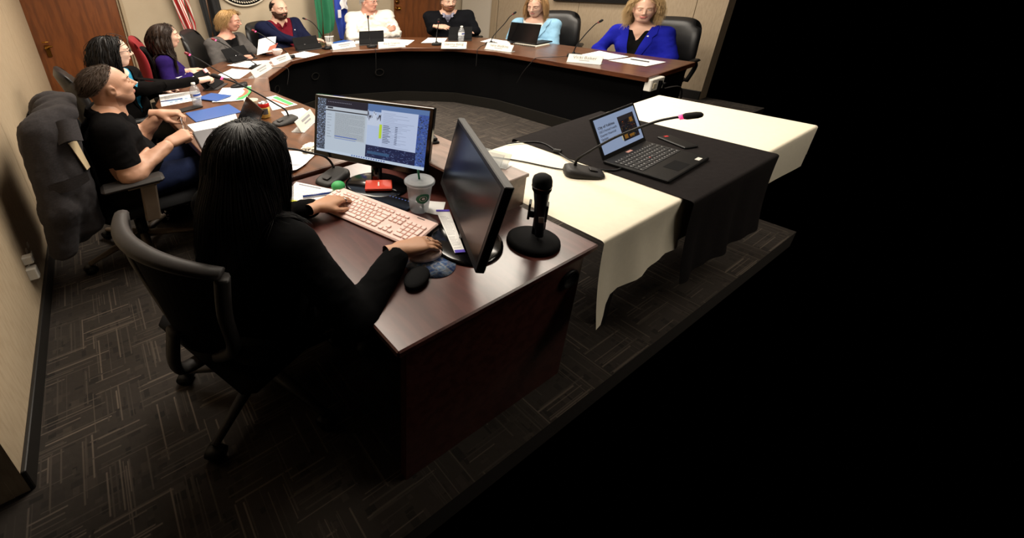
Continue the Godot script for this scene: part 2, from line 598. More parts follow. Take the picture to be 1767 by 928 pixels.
func build_room() -> void:
	# floor, with its carpet laid 1.3 m to the repeat
	var st := S()
	for q in [[-0.6, 5.2, 1.45, 5.5], [-0.6, 2.92, 0.5, 1.45]]:
		for t in [[0, 3], [1, 3], [1, 2], [0, 3], [1, 2], [0, 2]]:
			st.set_uv(Vector2(q[t[0]], -q[t[1]]) / 1.3)
			st.add_vertex(P(q[t[0]], 0, q[t[1]]))
		st.set_uv(Vector2.ZERO)
		slab(q[0], q[1], -0.12, -0.0005, q[2], q[3], st)
	structure(st, "floor", M["carpet"], "dark grey brown carpet with thin pale woven lines")
	# left wall, running slightly inwards
	st = S()
	var a := P(-0.5, 0, 1.2)
	var b := P(-0.4, 0, BACK)
	var along := (b - a).normalized()
	var nrm := Vector3(-along.z, 0, along.x)
	if nrm.x > 0:
		nrm = -nrm
	var cut := [0.0, 1.55, 2.98, (b - a).length()]
	for i in 3:
		var p: Vector3 = a + along * (cut[i] + 0.0015)
		var q: Vector3 = a + along * (cut[i + 1] - 0.0015)
		var mid := (p + q) * 0.5 + nrm * 0.06 + Vector3(0, TOP / 2, 0)
		box(st, mid, Vector3((q - p).length(), TOP, 0.12), Basis(along, Vector3.UP, along.cross(Vector3.UP)))
	box(st, (a + b) * 0.5 + nrm * 0.1 + Vector3(0, TOP / 2, 0), Vector3((b - a).length(), TOP, 0.12), Basis(along, Vector3.UP, along.cross(Vector3.UP)))
	structure(st, "wall_left", M["vinyl wallcovering"], "beige vinyl covered wall beside the chair with the jacket")
	# back wall with two door openings
	st = S()
	var d1 := [-0.40, 0.40]
	var d2 := [3.83, 4.74]
	slab(-0.6, d1[0] - 0.02, 0, TOP, BACK, BACK + 0.14, st)
	slab(d1[1] + 0.05, d2[0] - 0.05, 0, TOP, BACK, BACK + 0.14, st)
	slab(d2[1] + 0.05, 5.2, 0, TOP, BACK, BACK + 0.14, st)
	slab(d1[0] - 0.02, d1[1] + 0.05, 2.12, TOP, BACK, BACK + 0.14, st)
	slab(d2[0] - 0.05, d2[1] + 0.05, 2.12, TOP, BACK, BACK + 0.14, st)
	structure(st, "wall_back", M["wall paint"], "pale beige painted wall behind the flags")
	# right wall: woven covering in drops, with a white door near the far corner
	st = S()
	for c in [[1.93, 2.18], [2.186, 3.40], [3.406, 4.62]]:
		slab(5.06, 5.18, 0, TOP, c[0], c[1], st)
	slab(5.07, 5.2, 0, TOP, 1.93, 4.62, st)
	slab(5.06, 5.2, 2.12, TOP, 4.62, BACK, st)
	structure(st, "wall_right", M["woven wallcovering"], "brown beige woven wall beside the black picture frame")
	st = S()
	slab(-0.6, 5.2, TOP, TOP + 0.1, -1.2, 5.54, st)
	structure(st, "ceiling", M["ceiling tile"], "off white ceiling above the meeting room")
	door("door_1", d1[0], d1[1], "brown veneered wooden door with a brass lever beside the left wall", true)
	door("door_2", d2[0], d2[1], "brown veneered wooden door behind the man in the black sweater", false)
	# white door on the right wall
	var dn := thing("door_3", "off white door in the right wall near the far corner", "door")
	dn.set_meta("kind", "structure")
	st = S()
	slab(5.075, 5.115, 0.01, 2.1, 4.76, 5.36, st, 0.003)
	put(st, "leaf", M["white door"], dn)
	st = S()
	slab(5.045, 5.12, 0, 2.14, 4.63, 4.66, st, 0.004)
	slab(5.05, 5.12, 0, 2.14, 4.66, 4.73, st, 0.004)
	slab(5.06, 5.12, 0, 2.12, 4.73, 4.755, st, 0.003)
	slab(5.05, 5.12, 2.10, 2.16, 4.63, 5.39, st, 0.004)
	put(st, "jamb", M["door jamb"], dn)
	st = S()
	slab(5.045, 5.062, 0, 0.11, 1.93, 4.62, st, 0.003)
	structure(st, "baseboard_right", M["rubber base"], "black rubber base strip along the right wall")
	st = S()
	slab(0.47, 3.76, 0, 0.11, BACK - 0.014, BACK + 0.002, st, 0.003)
	structure(st, "baseboard_back", M["rubber base"], "black rubber base strip along the flag wall")
	st = S()
	box(st, (a + b) * 0.5 + Vector3(0.007, 0.055, 0), Vector3((b - a).length(), 0.11, 0.014), Basis(along, Vector3.UP, along.cross(Vector3.UP)), 0.003)
	structure(st, "baseboard_left", M["rubber base"], "black rubber base strip along the left wall")
	# picture on the right wall: only its lower bar hangs into view
	var pic := thing("picture_frame", "wide black framed picture hanging on the right wall", "picture", P(5.06, 1.11, 3.25))
	st = S()
	box(st, Vector3(-0.022, 0.03, 0), Vector3(0.04, 0.06, 0.96), Basis(), 0.006)
	box(st, Vector3(-0.022, 0.66, 0), Vector3(0.04, 0.06, 0.96), Basis(), 0.006)
	box(st, Vector3(-0.022, 0.345, 0.45), Vector3(0.04, 0.57, 0.06), Basis(), 0.006)
	box(st, Vector3(-0.022, 0.345, -0.45), Vector3(0.04, 0.57, 0.06), Basis(), 0.006)
	put(st, "frame", M["frame black"], pic)
	st = S()
	box(st, Vector3(-0.012, 0.345, 0), Vector3(0.012, 0.58, 0.86))
	put(st, "print", M["picture mat"], pic)
	# round seal on the back wall
	var seal := thing("wall_seal", "round white rimmed black and silver seal plaque on the flag wall", "plaque", P(1.74, 1.62, BACK))
	var turn := Transform3D(Basis(Vector3.RIGHT, PI / 2), Vector3.ZERO)
	st = S(true)
	lathe(st, [Vector2(0.325, 0.0), Vector2(0.335, 0.022), Vector2(0.325, 0.034), Vector2(0.308, 0.03)], turn, 72)
	put(st, "rim", M["seal rim"], seal)
	st = S(true)
	lathe(st, [Vector2(0.31, 0.0), Vector2(0.31, 0.024), Vector2(0.24, 0.026), Vector2(0.0, 0.026)], turn, 72)
	put(st, "ring", M["seal black"], seal)
	st = S()
	lathe(st, [Vector2(0.238, 0.02), Vector2(0.238, 0.031), Vector2(0.0, 0.031)], turn, 60)
	put(st, "centre", M["seal centre"], seal)
	st = S()
	for k in 60:
		var an := TAU * k / 60
		box(st, Vector3(cos(an) * 0.273, sin(an) * 0.273, 0.027), Vector3(0.028, 0.012, 0.006), Basis(Vector3.BACK, an + 0.7))
	put(st, "rope_border", M["seal rim"], seal)
	# wall sockets low on the left wall
	var turn_l := atan2(-0.1, 4.2)
	var so := thing("wall_socket", "beige socket plate with plugs low on the left wall", "socket", P(-0.485, 0.33, 2.21), turn_l)
	st = S()
	box(st, Vector3(0.004, 0, 0), Vector3(0.008, 0.12, 0.2), Basis(), 0.003)
	put(st, "plate", M["beige plastic"], so)
	for k in 3:
		st = S()
		box(st, Vector3(0.009, 0.032, -0.06 + k * 0.06), Vector3(0.006, 0.03, 0.028), Basis(), 0.002)
		put(st, "outlet", M["white plastic"], so)
		st = S()
		box(st, Vector3(0.009, -0.032, -0.06 + k * 0.06), Vector3(0.006, 0.03, 0.028), Basis(), 0.002)
		put(st, "outlet", M["white plastic"], so)
	st = S()
	box(st, Vector3(0.025, 0.045, 0.1), Vector3(0.04, 0.05, 0.035), Basis(), 0.005)
	put(st, "plug", M["white plastic"], so)
	st = S()
	box(st, Vector3(0.025, -0.035, 0.115), Vector3(0.04, 0.075, 0.04), Basis(), 0.005)
	put(st, "adapter", M["white plastic"], so)
	# ceiling lamps: flush panels, light of the same size just under each
	var spots := [[0.9, 2.0], [0.9, 3.9], [2.5, 2.0], [2.5, 3.9], [4.1, 2.9], [2.5, -0.2]]
	for k in spots.size():
		ceiling_lamp(spots[k][0], spots[k][1], [1.0, 1.05, 1.05, 1.1, 0.7, 0.28][k])

func ceiling_lamp(u: float, v: float, strength: float) -> void:
	var o := thing("ceiling_lamp", "flat white ceiling light panel with a thin grey frame", "lamp", P(u, TOP, v), 0.0, "flush ceiling light panels")
	var st := S()
	box(st, Vector3(0, -0.008, 0), Vector3(0.6, 0.012, 1.2), Basis(), 0.002)
	put(st, "diffuser", M["lamp panel"], o)
	st = S()
	for s in [-1.0, 1.0]:
		box(st, Vector3(s * 0.31, -0.01, 0), Vector3(0.02, 0.02, 1.24))
		box(st, Vector3(0, -0.01, s * 0.61), Vector3(0.6, 0.02, 0.02))
	put(st, "frame", M["lamp frame"], o)
	var l := AreaLight3D.new()
	l.name = "light"
	l.area_size = Vector2(0.58, 1.18) * G
	l.light_color = rgb8(255, 244, 228)
	l.light_energy = LAMP * strength
	l.shadow_enabled = true
	l.area_range = 20.0
	l.transform = Transform3D(Basis(Vector3.RIGHT, -PI / 2), P(u, TOP - 0.03, v) * K)
	add_child(l)
	l.name = numbered("panel_light")

const LAMP := 5.0

func door(called: String, u0: float, u1: float, label: String, lever: bool) -> void:
	var dn := thing(called, label, "door")
	dn.set_meta("kind", "structure")
	var st := S()
	slab(u0, u1, 0.01, 2.1, BACK + 0.03, BACK + 0.075, st, 0.003)
	put(st, "leaf", M["door veneer"], dn)
	st = S()
	slab(u1, u1 + 0.022, 0, 2.12, BACK + 0.015, BACK + 0.13, st, 0.003)
	slab(u1 + 0.022, u1 + 0.055, 0, 2.14, BACK - 0.016, BACK + 0.13, st, 0.004)
	slab(u0 - 0.05, u0, 0, 2.14, BACK - 0.012 if not lever else BACK + 0.02, BACK + 0.13, st, 0.004)
	slab(u0 - 0.05, u1 + 0.05, 2.1, 2.16, BACK - 0.012, BACK + 0.13, st, 0.004)
	put(st, "jamb", M["door jamb"], dn)
	var hu := u0 + 0.085
	if lever:
		var h := Node3D.new()
		st = S()
		slab(hu - 0.02, hu + 0.02, 0.90, 1.05, BACK + 0.018, BACK + 0.031, st, 0.003)
		put(st, "lock_plate", M["dark brass"], dn)
		st = S(true)
		tube(st, [P(hu, 1.02, BACK + 0.02), P(hu, 1.02, BACK - 0.035)], 0.018, 12)
		tube(st, curve([P(hu, 1.02, BACK - 0.03), P(hu + 0.015, 1.03, BACK - 0.04), P(hu + 0.05, 1.035, BACK - 0.04)]), 0.011, 10)
		tube(st, curve([P(hu - 0.025, 1.085, BACK + 0.0), P(hu, 1.09, BACK - 0.012), P(hu + 0.025, 1.085, BACK + 0.0)]), 0.008, 8)
		put(st, "lever", M["brass"], dn)
		h.free()
	else:
		st = S(true)
		lathe(st, [Vector2(0.034, 0), Vector2(0.034, 0.012), Vector2(0.018, 0.02), Vector2(0.0, 0.02)], Transform3D(Basis(Vector3.RIGHT, PI / 2), P(hu, 1.13, BACK + 0.03)), 20)
		put(st, "deadbolt", M["dark brass"], dn)
		st = S(true)
		lathe(st, [Vector2(0.036, 0), Vector2(0.034, 0.008), Vector2(0.014, 0.02), Vector2(0.014, 0.035), Vector2(0.028, 0.045), Vector2(0.031, 0.06), Vector2(0.02, 0.072), Vector2(0.0, 0.074)], Transform3D(Basis(Vector3.RIGHT, PI / 2), P(hu, 1.02, BACK + 0.03)), 20)
		put(st, "knob", M["brass"], dn)
# ------------------------------------------------------------------ desks and tables
const INNER := [[1.18, 1.60], [1.055, 3.05], [1.20, 3.47], [1.64, 4.00], [2.15, 4.13], [2.78, 3.79], [3.135, 3.395], [3.255, 2.96], [3.244, 1.573]]
const OUTER := [[0.37, 1.60], [0.30, 3.22], [0.50, 3.90], [1.25, 4.62], [2.25, 4.83], [3.17, 4.40], [3.72, 3.78], [3.94, 3.10], [3.934, 1.60]]

func build_desks() -> void:
	var o := thing("council_desk", "horseshoe shaped brown wooden council desk with black front panels", "desk")
	for i in INNER.size() - 1:
		var a := Vector2(INNER[i][0], INNER[i][1])
		var b := Vector2(INNER[i + 1][0], INNER[i + 1][1])
		var c := Vector2(OUTER[i + 1][0], OUTER[i + 1][1])
		var d := Vector2(OUTER[i][0], OUTER[i][1])
		var ax := (b - a).normalized()
		var ay := Vector2(ax.y, -ax.x)
		if ay.dot(d - a) < 0:
			ay = -ay
		# a frame whose z runs along the segment, so that the grain follows the desk
		var base := Basis(Vector3(ay.x, 0, -ay.y), Vector3.UP, Vector3(ax.x, 0, -ax.y))
		if base.determinant() < 0:
			base = Basis(-base.x, base.y, base.z)
		var fr := Transform3D(base, P(a.x, 0, a.y))
		var inv := fr.affine_inverse()
		var q := PackedVector2Array()
		for p in [a, b, c, d]:
			var l: Vector3 = inv * P(p.x, 0, p.y)
			q.append(Vector2(l.x, -l.z))
		var st := S()
		prism(st, q, 0.707, 0.75, 0.003)
		var top := put(st, "top_panel", M["desk veneer"], o)
		top.transform = fr
		# front edge band
		st = S()
		var lb: Vector3 = inv * P(b.x, 0, b.y)
		var into := signf((inv * P(d.x, 0, d.y)).x)
		box(st, Vector3(-0.003 * into, 0.7275, lb.z * 0.5), Vector3(0.008, 0.044, absf(lb.z)), Basis(), 0.002)
		var e := put(st, "edge_band", M["desk edge"], o)
		e.transform = fr
		# black front panel, set back, with a plinth; the first one starts behind the clerk's desk
		st = S()
		box(st, Vector3(0.10 * into, 0.42, lb.z * 0.5), Vector3(0.02, 0.574, absf(lb.z) + 0.1), Basis())
		var f := put(st, "front_panel", M["black skirt"], o)
		f.transform = fr
		st = S()
		box(st, Vector3(0.092 * into, 0.066, lb.z * 0.5), Vector3(0.03, 0.132, absf(lb.z) + 0.09), Basis(), 0.003)
		f = put(st, "plinth", M["skirt plinth"], o)
		f.transform = fr
	# end panel on the right arm
	var es := S()
	slab(3.33, 3.90, 0.0, 0.707, 1.63, 1.65, es)
	put(es, "end_panel", M["black skirt"], o)
	es = S()
	box(es, P(3.589, 0.7275, 1.584), Vector3(0.69, 0.044, 0.008), Basis(Vector3.UP, 0.039), 0.002)
	put(es, "edge_band", M["desk edge"], o)
	es = S()
	box(es, P(0.775, 0.7275, 1.597), Vector3(0.81, 0.044, 0.008), Basis(), 0.002)
	put(es, "edge_band", M["desk edge"], o)
	es = S()
	slab(0.45, 1.1, 0.0, 0.707, 1.63, 1.65, es)
	put(es, "end_panel", M["black skirt"], o)
	# round cable ports in the front panels
	for g in [[1.235, 3.28, 0.42], [1.40, 3.86, 0.48], [1.95, 4.17, 0.46], [2.62, 3.97, 0.42], [3.09, 3.62, 0.36]]:
		es = S(true)
		var n := Vector3(2.155 - g[0], 0, -(3.0 - g[1])).normalized()
		var bb := Basis(n.cross(Vector3.UP), n, Vector3.UP)
		tube(es, ring_path(P(g[0], g[2], g[1]) + n * 0.012, bb, 0.045, 20), 0.006, 6, 1.0, false)
		put(es, "cable_port", M["skirt plinth"], o)
	# clerk's desk
	o = thing("clerk_desk", "dark red mahogany clerk desk with two monitors on it", "desk")
	var st := S()
	slab(0.42, 1.175, 0.707, 0.735, 0.59, 1.575, st, 0.005)
	put(st, "desktop", M["mahogany laminate"], o)
	st = S()
	slab(0.44, 1.16, 0.695, 0.708, 0.604, 1.57, st, 0.002)
	put(st, "moulding", M["mahogany laminate"], o)
	st = S()
	slab(0.46, 1.145, 0.0, 0.695, 0.612, 0.637, st)
	put(st, "near_panel", M["mahogany laminate"], o)
	st = S()
	slab(1.12, 1.145, 0.0, 0.695, 0.64, 1.56, st)
	put(st, "modesty_panel", M["mahogany laminate"], o)
	st = S()
	slab(0.46, 1.145, 0.0, 0.695, 1.535, 1.56, st)
	put(st, "far_panel", M["mahogany laminate"], o)
	st = S(true)
	lathe(st, [Vector2(0.04, 0.0), Vector2(0.042, 0.006), Vector2(0.034, 0.012), Vector2(0.03, 0.006), Vector2(0.0, 0.006)], Transform3D(Basis(Vector3.RIGHT, PI / 2), P(1.085, 0.60, 0.612)), 24)
	put(st, "cable_grommet", M["black plastic"], o)
	# raised hutch along the desk's far edge, open towards the clerk
	o = thing("desk_hutch", "taupe brown raised hutch shelf on the clerk desk behind the monitors", "shelf")
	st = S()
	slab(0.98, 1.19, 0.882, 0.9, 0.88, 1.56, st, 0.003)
	put(st, "top_board", M["walnut with sheen"], o)
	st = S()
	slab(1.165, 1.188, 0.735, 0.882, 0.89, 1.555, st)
	put(st, "back_board", M["walnut with sheen"], o)
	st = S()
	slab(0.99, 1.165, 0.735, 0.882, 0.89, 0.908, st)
	put(st, "end_board", M["walnut with sheen"], o)
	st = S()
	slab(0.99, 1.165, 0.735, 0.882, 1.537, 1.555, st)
	put(st, "end_board", M["walnut with sheen"], o)
	# things fixed under the right end of the council desk
	var pb := thing("power_box", "white power outlet box fixed under the right end of the desk", "power outlet", P(3.33, 0.675, 1.585))
	st = S()
	box(st, Vector3(0, 0, 0.02), Vector3(0.16, 0.11, 0.05), Basis(), 0.006)
	put(st, "housing", M["white plastic"], pb)
	for k in 2:
		st = S()
		box(st, Vector3(-0.045 + k * 0.085, -0.005, 0.048), Vector3(0.035, 0.05, 0.008), Basis(), 0.003)
		put(st, "outlet", M["beige plastic"], pb)
	st = S()
	box(st, Vector3(0.045, 0.0, 0.06), Vector3(0.024, 0.02, 0.03), Basis(), 0.004)
	put(st, "plug", M["black plastic"], pb)
	st = S(true)
	tube(st, curve([P(3.42, 0.62, 1.53), P(3.56, 0.61, 1.50), P(3.68, 0.48, 1.52), P(3.72, 0.25, 1.55), P(3.74, 0.01, 1.56)]), 0.006, 6)
	tag(put(st, "hanging_wire", M["grey plastic"]), "grey cord hanging from the white power box to the floor", "cord")

func ring_path(c: Vector3, b: Basis, r: float, n: int) -> Array:
	var out := []
	for k in n + 1:
		var a := TAU * k / n
		out.append(c + b.x * cos(a) * r + b.z * sin(a) * r)
	return out

func build_tables() -> void:
	# folding table under two cloths
	var o := thing("folding_table", "folding table under the cream cloth and black runner", "table")
	var st := S()
	slab(1.215, 2.85, 0.715, 0.745, 0.60, 1.30, st, 0.006)
	put(st, "tabletop", M["grey plastic"], o)
	for u in [1.5, 2.55]:
		for v in [0.68, 1.22]:
			st = S()
			box(st, P(u, 0.358, v), Vector3(0.03, 0.716, 0.03))
			put(st, "leg", M["grey plastic"], o)
	var c := thing("tablecloth", "cream tablecloth hanging over the near edge of the folding table", "tablecloth")
	st = S(true)
	cloth(st, 1.185, 2.87, 0.585, 1.312, 0.7465, 0.0, 64, 1.0)
	put(st, "cloth", M["cream cloth"], c)
	c = thing("table_runner", "black cloth runner laid across the cream tablecloth under the laptop", "tablecloth")
	st = S(true)
	cloth(st, 1.64, 2.33, 0.57, 1.318, 0.7515, 0.02, 40, 0.0)
	put(st, "cloth", M["black cloth"], c)

func cloth(st: SurfaceTool, u0: float, u1: float, v0: float, v1: float, y: float, out: float, n: int, cream: float) -> void:
	# lies on the table top and hangs over its long edges; t runs from the near hem to the far hem
	var prof := func(u: float, t: float) -> Vector3:
		var wave := sin(u * 23.0 + 0.6) * 0.5 + sin(u * 41.0 + 2.0) * 0.3
		var hang := 0.25 if cream > 0.0 else 0.42
		if cream > 0.0:
			hang += 0.012 * sin(u * 7.0) + 0.03 * smoothstep(1.32, 1.2, u)
		var r := 0.012
		if t < 0.4:
			var k := 1.0 - t / 0.4
			var d := k * hang
			var bulge := 0.018 * wave * k + 0.03 * k * k
			if cream > 0.0:
				bulge *= smoothstep(1.72, 1.6, u)
			if cream > 0.0:
				bulge += 0.05 * k * smoothstep(1.34, 1.19, u)
			return P(u - (0.1 * k * smoothstep(1.4, 1.19, u) if cream > 0.0 else 0.0), y - r - d, v0 - out - 0.004 - bulge)
		if t < 0.46:
			var k := (t - 0.4) / 0.06
			return P(u, y - r + r * sin(k * PI / 2), v0 - out - 0.004 + r * (1.0 - cos(k * PI / 2)))
		if t < 0.8:
			var k := (t - 0.46) / 0.34
			var soft := fine.get_noise_2d(u * 3.0, k * 2.2) * 0.0016
			return P(u, y + absf(soft), lerpf(v0 - out - 0.004 + r, v1 + out - r, k))
		if t < 0.85:
			var k := (t - 0.8) / 0.05
			return P(u, y - r + r * cos(k * PI / 2), v1 + out - r + r * sin(k * PI / 2))
		var k2 := (t - 0.85) / 0.15
		return P(u, y - r - k2 * 0.24, v1 + out + 0.012 * wave * k2)
	var ts := []
	for k in 11:
		ts.append(0.4 * k / 10.0)
	for k in 4:
		ts.append(0.4 + 0.06 * (k + 1) / 4.0)
	for k in 12:
		ts.append(0.46 + 0.34 * (k + 1) / 12.0)
	for k in 3:
		ts.append(0.8 + 0.05 * (k + 1) / 3.0)
	for k in 4:
		ts.append(0.85 + 0.15 * (k + 1) / 4.0)
	var m := ts.size() - 1
	sheet(st, n, m, func(s: float, t: float) -> Vector3: return prof.call(lerpf(u0, u1, s), ts[roundi(t * m)]), 0.0, Vector3(0, 0.6, 0.8))
	if cream > 0.0:
		# the end flap at the far right
		sheet(st, 6, 10, func(s: float, t: float) -> Vector3: return P(u1 + 0.03 * s * (1.0 + sin(t * 17.0) * 0.4), y - 0.004 - s * 0.2, lerpf(v0 + 0.0, v1, t)), 0.0, Vector3.RIGHT)
# ------------------------------------------------------------------ chairs (x = forwards)
func star_base(o: Node3D, m: Material, seat_y: float) -> void:
	var st := S(true)
	tube(st, [Vector3(0, 0.09, 0), Vector3(0, 0.24, 0)], 0.03, 12)
	tube(st, [Vector3(0, 0.24, 0), Vector3(0, seat_y, 0)], 0.02, 12)
	put(st, "post", M["black plastic"], o)
	for k in 5:
		var a := TAU * k / 5 + 0.3
		var d := Vector3(cos(a), 0, sin(a))
		st = S(true)
		tube(st, [d * 0.02 + Vector3(0, 0.11, 0), d * 0.16 + Vector3(0, 0.095, 0), d * 0.3 + Vector3(0, 0.068, 0)], [0.026, 0.021, 0.014], 8)
		put(st, "base_leg", m, o)
		st = S(true)
		var cc := d * 0.3 + Vector3(0, 0.029, 0)
		var side := Vector3(-d.z, 0, d.x)
		tube(st, [cc - side * 0.025, cc + side * 0.025], 0.029, 12)
		put(st, "caster", M["black plastic"], o)

func back_shell(st: SurfaceTool, w: float, y0: float, y1: float, x0: float, lean: float, thick: float, bow: float, nu := 16, nv := 12) -> void:
	# a padded back: front and rear sheets with rounded rim
	var pt := func(s: float, t: float, side: float) -> Vector3:
		var z := (s - 0.5) * 2.0
		var k := (t - 0.5) * 2.0
		var n := pow(pow(absf(z), 4.0) + pow(absf(k), 4.0), 0.25)
		var edge := sqrt(maxf(0.0, 1.0 - pow(minf(n, 1.0), 6.0)))
		var zz := z
		var kk := k
		if n > 0.0001:
			var m := maxf(absf(z), absf(k)) / n
			zz = z * m
			kk = k * m
		var y := lerpf(y0, y1, kk * 0.5 + 0.5)
		var x := x0 - lean * (kk * 0.5 + 0.5) + bow * zz * zz + 0.02 * sin((kk + 0.3) * 2.4)
		var wd := w * (1.0 - 0.06 * kk)
		return Vector3(x + side * thick * 0.5 * edge, y, zz * wd * 0.5)
	sheet(st, nu, nv, func(s: float, t: float) -> Vector3: return pt.call(s, t, 1.0), 0.0, Vector3.RIGHT)
	sheet(st, nu, nv, func(s: float, t: float) -> Vector3: return pt.call(s, t, -1.0), 0.0, Vector3.LEFT)

func leather_chair(label: String, at: Vector3, turn: float, y1 := 1.06) -> Node3D:
	var o := thing("leather_chair", label, "chair", at, turn, "black leather chairs around the council desk")
	var st := S(true)
	back_shell(st, 0.54, 0.5, y1, -0.21, 0.12, 0.08, 0.05)
	put(st, "backrest", M["black leather"], o)
	st = S(true)
	box(st, Vector3(0.0, 0.4, 0), Vector3(0.48, 0.075, 0.5), Basis(), 0.03)
	put(st, "seat", M["black leather"], o)
	st = S(true)
	tube(st, [Vector3(-0.2, 0.4, 0), Vector3(-0.27, 0.42, 0), Vector3(-0.28, 0.6, 0)], 0.025, 8, 0.5)
	put(st, "back_bracket", M["black plastic"], o)
	for s in [-1.0, 1.0]:
		st = S(true)
		tube(st, curve([Vector3(0.12, 0.4, s * 0.27), Vector3(0.14, 0.56, s * 0.3), Vector3(0.1, 0.63, s * 0.3)]), 0.018, 8)
		tube(st, curve([Vector3(-0.14, 0.4, s * 0.27), Vector3(-0.16, 0.56, s * 0.3), Vector3(-0.12, 0.63, s * 0.3)]), 0.018, 8)
		box(st, Vector3(-0.01, 0.645, s * 0.3), Vector3(0.3, 0.035, 0.06), Basis(), 0.014)
		put(st, "armrest", M["black plastic"], o)
	star_base(o, M["black plastic"], 0.37)
	return o

func build_chairs() -> void:
	leather_chair("black leather chair behind the woman in the royal blue blazer", P(4.24, 0, 2.07), deg_to_rad(188))
	leather_chair("black leather chair behind the woman in the light blue blazer", P(4.22, 0, 3.12), deg_to_rad(-152))
	leather_chair("black leather chair behind the man in the navy blazer", P(1.92, 0, 5.0), deg_to_rad(-62), 1.08)
	leather_chair("tall black leather chair behind the woman in the grey blazer", P(1.17, 0, 4.74), deg_to_rad(-32), 1.12)
	leather_chair("black leather chair behind the woman with black hair and glasses", P(0.12, 0, 3.5), deg_to_rad(4), 1.12)
	leather_chair("black leather chair under the man in the white shirt", P(3.12, 0, 4.8), deg_to_rad(-118), 0.92)
	leather_chair("black leather chair under the man in the black sweater", P(3.9, 0, 4.22), deg_to_rad(-140), 0.9)
	# red cloth chair
	var o := thing("red_chair", "black chair with a red cloth back behind the woman in purple", "chair", P(0.66, 0, 4.26), deg_to_rad(-8))
	var st := S(true)
	back_shell(st, 0.6, 0.55, 1.19, -0.25, 0.08, 0.06, 0.06)
	put(st, "backrest", M["red cloth"], o)
	st = S(true)
	back_shell(st, 0.42, 0.6, 1.07, -0.205, 0.06, 0.03, 0.05)
	put(st, "back_pad", M["matte black"], o)
	st = S(true)
	box(st, Vector3(0.0, 0.4, 0), Vector3(0.48, 0.07, 0.48), Basis(), 0.03)
	put(st, "seat", M["matte black"], o)
	star_base(o, M["black plastic"], 0.37)
	# office chair of the man in the polo shirt
	o = thing("office_chair", "black office chair with taupe arm supports under the man in the black polo", "chair", P(-0.0, 0, 2.42), 0.0)
	st = S(true)
	back_shell(st, 0.48, 0.5, 1.08, -0.13, 0.09, 0.035, 0.05)
	put(st, "backrest", M["mesh cloth"], o)
	st = S(true)
	box(st, Vector3(0.09, 0.415, 0), Vector3(0.5, 0.08, 0.5), Basis(), 0.035)
	put(st, "seat", M["matte black"], o)
	st = S(true)
	tube(st, curve([Vector3(0.34, 0.405, -0.22), Vector3(0.35, 0.41, 0.0), Vector3(0.34, 0.405, 0.22)]), 0.012, 8)
	put(st, "seat_rim", M["grey plastic"], o)
	st = S(true)
	tube(st, [Vector3(-0.1, 0.38, 0), Vector3(-0.18, 0.42, 0), Vector3(-0.18, 0.62, 0)], 0.03, 8, 0.5)
	put(st, "back_bracket", M["black plastic"], o)
	for s in [-1.0, 1.0]:
		st = S()
		box(st, Vector3(0.02, 0.66, s * 0.29), Vector3(0.27, 0.035, 0.1), Basis(), 0.015)
		put(st, "arm_pad", M["grey plastic"], o)
		st = S()
		box(st, Vector3(0.06, 0.636, s * 0.29), Vector3(0.14, 0.014, 0.06), Basis(), 0.004)
		box(st, Vector3(0.07, 0.51, s * 0.29), Vector3(0.07, 0.25, 0.035), Basis(Vector3.BACK, -0.08), 0.008)
		box(st, Vector3(0.065, 0.395, s * 0.2), Vector3(0.07, 0.03, 0.2), Basis(), 0.008)
		put(st, "arm_support", M["taupe plastic"], o)
	star_base(o, M["taupe plastic"], 0.37)
	# jacket hung over its back
	var jk := thing("jacket", "charcoal grey jacket hung over the back of the office chair", "jacket", P(-0.0, 0, 2.42), 0.0)
	var f := Field.new(Vector3(-0.48, 0.2, -0.36), Vector3(0.1, 1.28, 0.46), 0.012)
	for z in [-0.2, -0.07, 0.07, 0.2]:
		f.bone(Vector3(-0.22, 1.08, z), Vector3(-0.25, 0.62, z), 0.065, 0.085, 0.06)
		f.bone(Vector3(-0.25, 0.62, z), Vector3(-0.27, 0.42 + 0.03 * sin(z * 20.0), z), 0.085, 0.075, 0.06)
	f.bone(Vector3(-0.15, 1.1, -0.14), Vector3(-0.15, 1.1, 0.18), 0.045, 0.05, 0.06)
	f.bone(Vector3(-0.25, 1.05, 0.24), Vector3(-0.28, 0.62, 0.31), 0.085, 0.075, 0.05)
	f.bone(Vector3(-0.28, 0.62, 0.31), Vector3(-0.33, 0.36, 0.3), 0.075, 0.055, 0.04)
	f.bone(Vector3(-0.17, 1.02, 0.25), Vector3(-0.2, 0.7, 0.27), 0.05, 0.06, 0.04)
	f.bone(Vector3(-0.2, 0.7, 0.27), Vector3(-0.2, 0.44, 0.24), 0.06, 0.06, 0.04)
	f.bone(Vector3(-0.24, 1.05, -0.24), Vector3(-0.3, 0.45, -0.27), 0.075, 0.055, 0.05)
	var m := f.net()
	var vs: PackedVector3Array = m[0]
	var ns := normals_of(vs, m[1])
	for i in vs.size():
		var q := vs[i]
		vs[i] += ns[i] * (0.008 * fine.get_noise_3d(q.x * 9, q.y * 4, q.z * 9) + 0.005 * fine.get_noise_3d(q.x * 22, q.y * 9, q.z * 22))
	put_mesh(soup_mesh(soup(vs, normals_of(vs, m[1]), m[1])), "shell", M["jacket cloth"], jk)
	st = S(true)
	# turned-up collar
	sheet(st, 10, 5, func(s: float, t: float) -> Vector3: return Vector3(-0.2 + 0.09 * s, 1.09 - 0.10 * t + 0.02 * sin(s * PI), 0.27 + 0.06 * t + 0.02 * sin(s * 3.0)), 0.012, Vector3(0, 0, 1))
	put(st, "collar", M["jacket cloth"], jk)
	st = S(true)
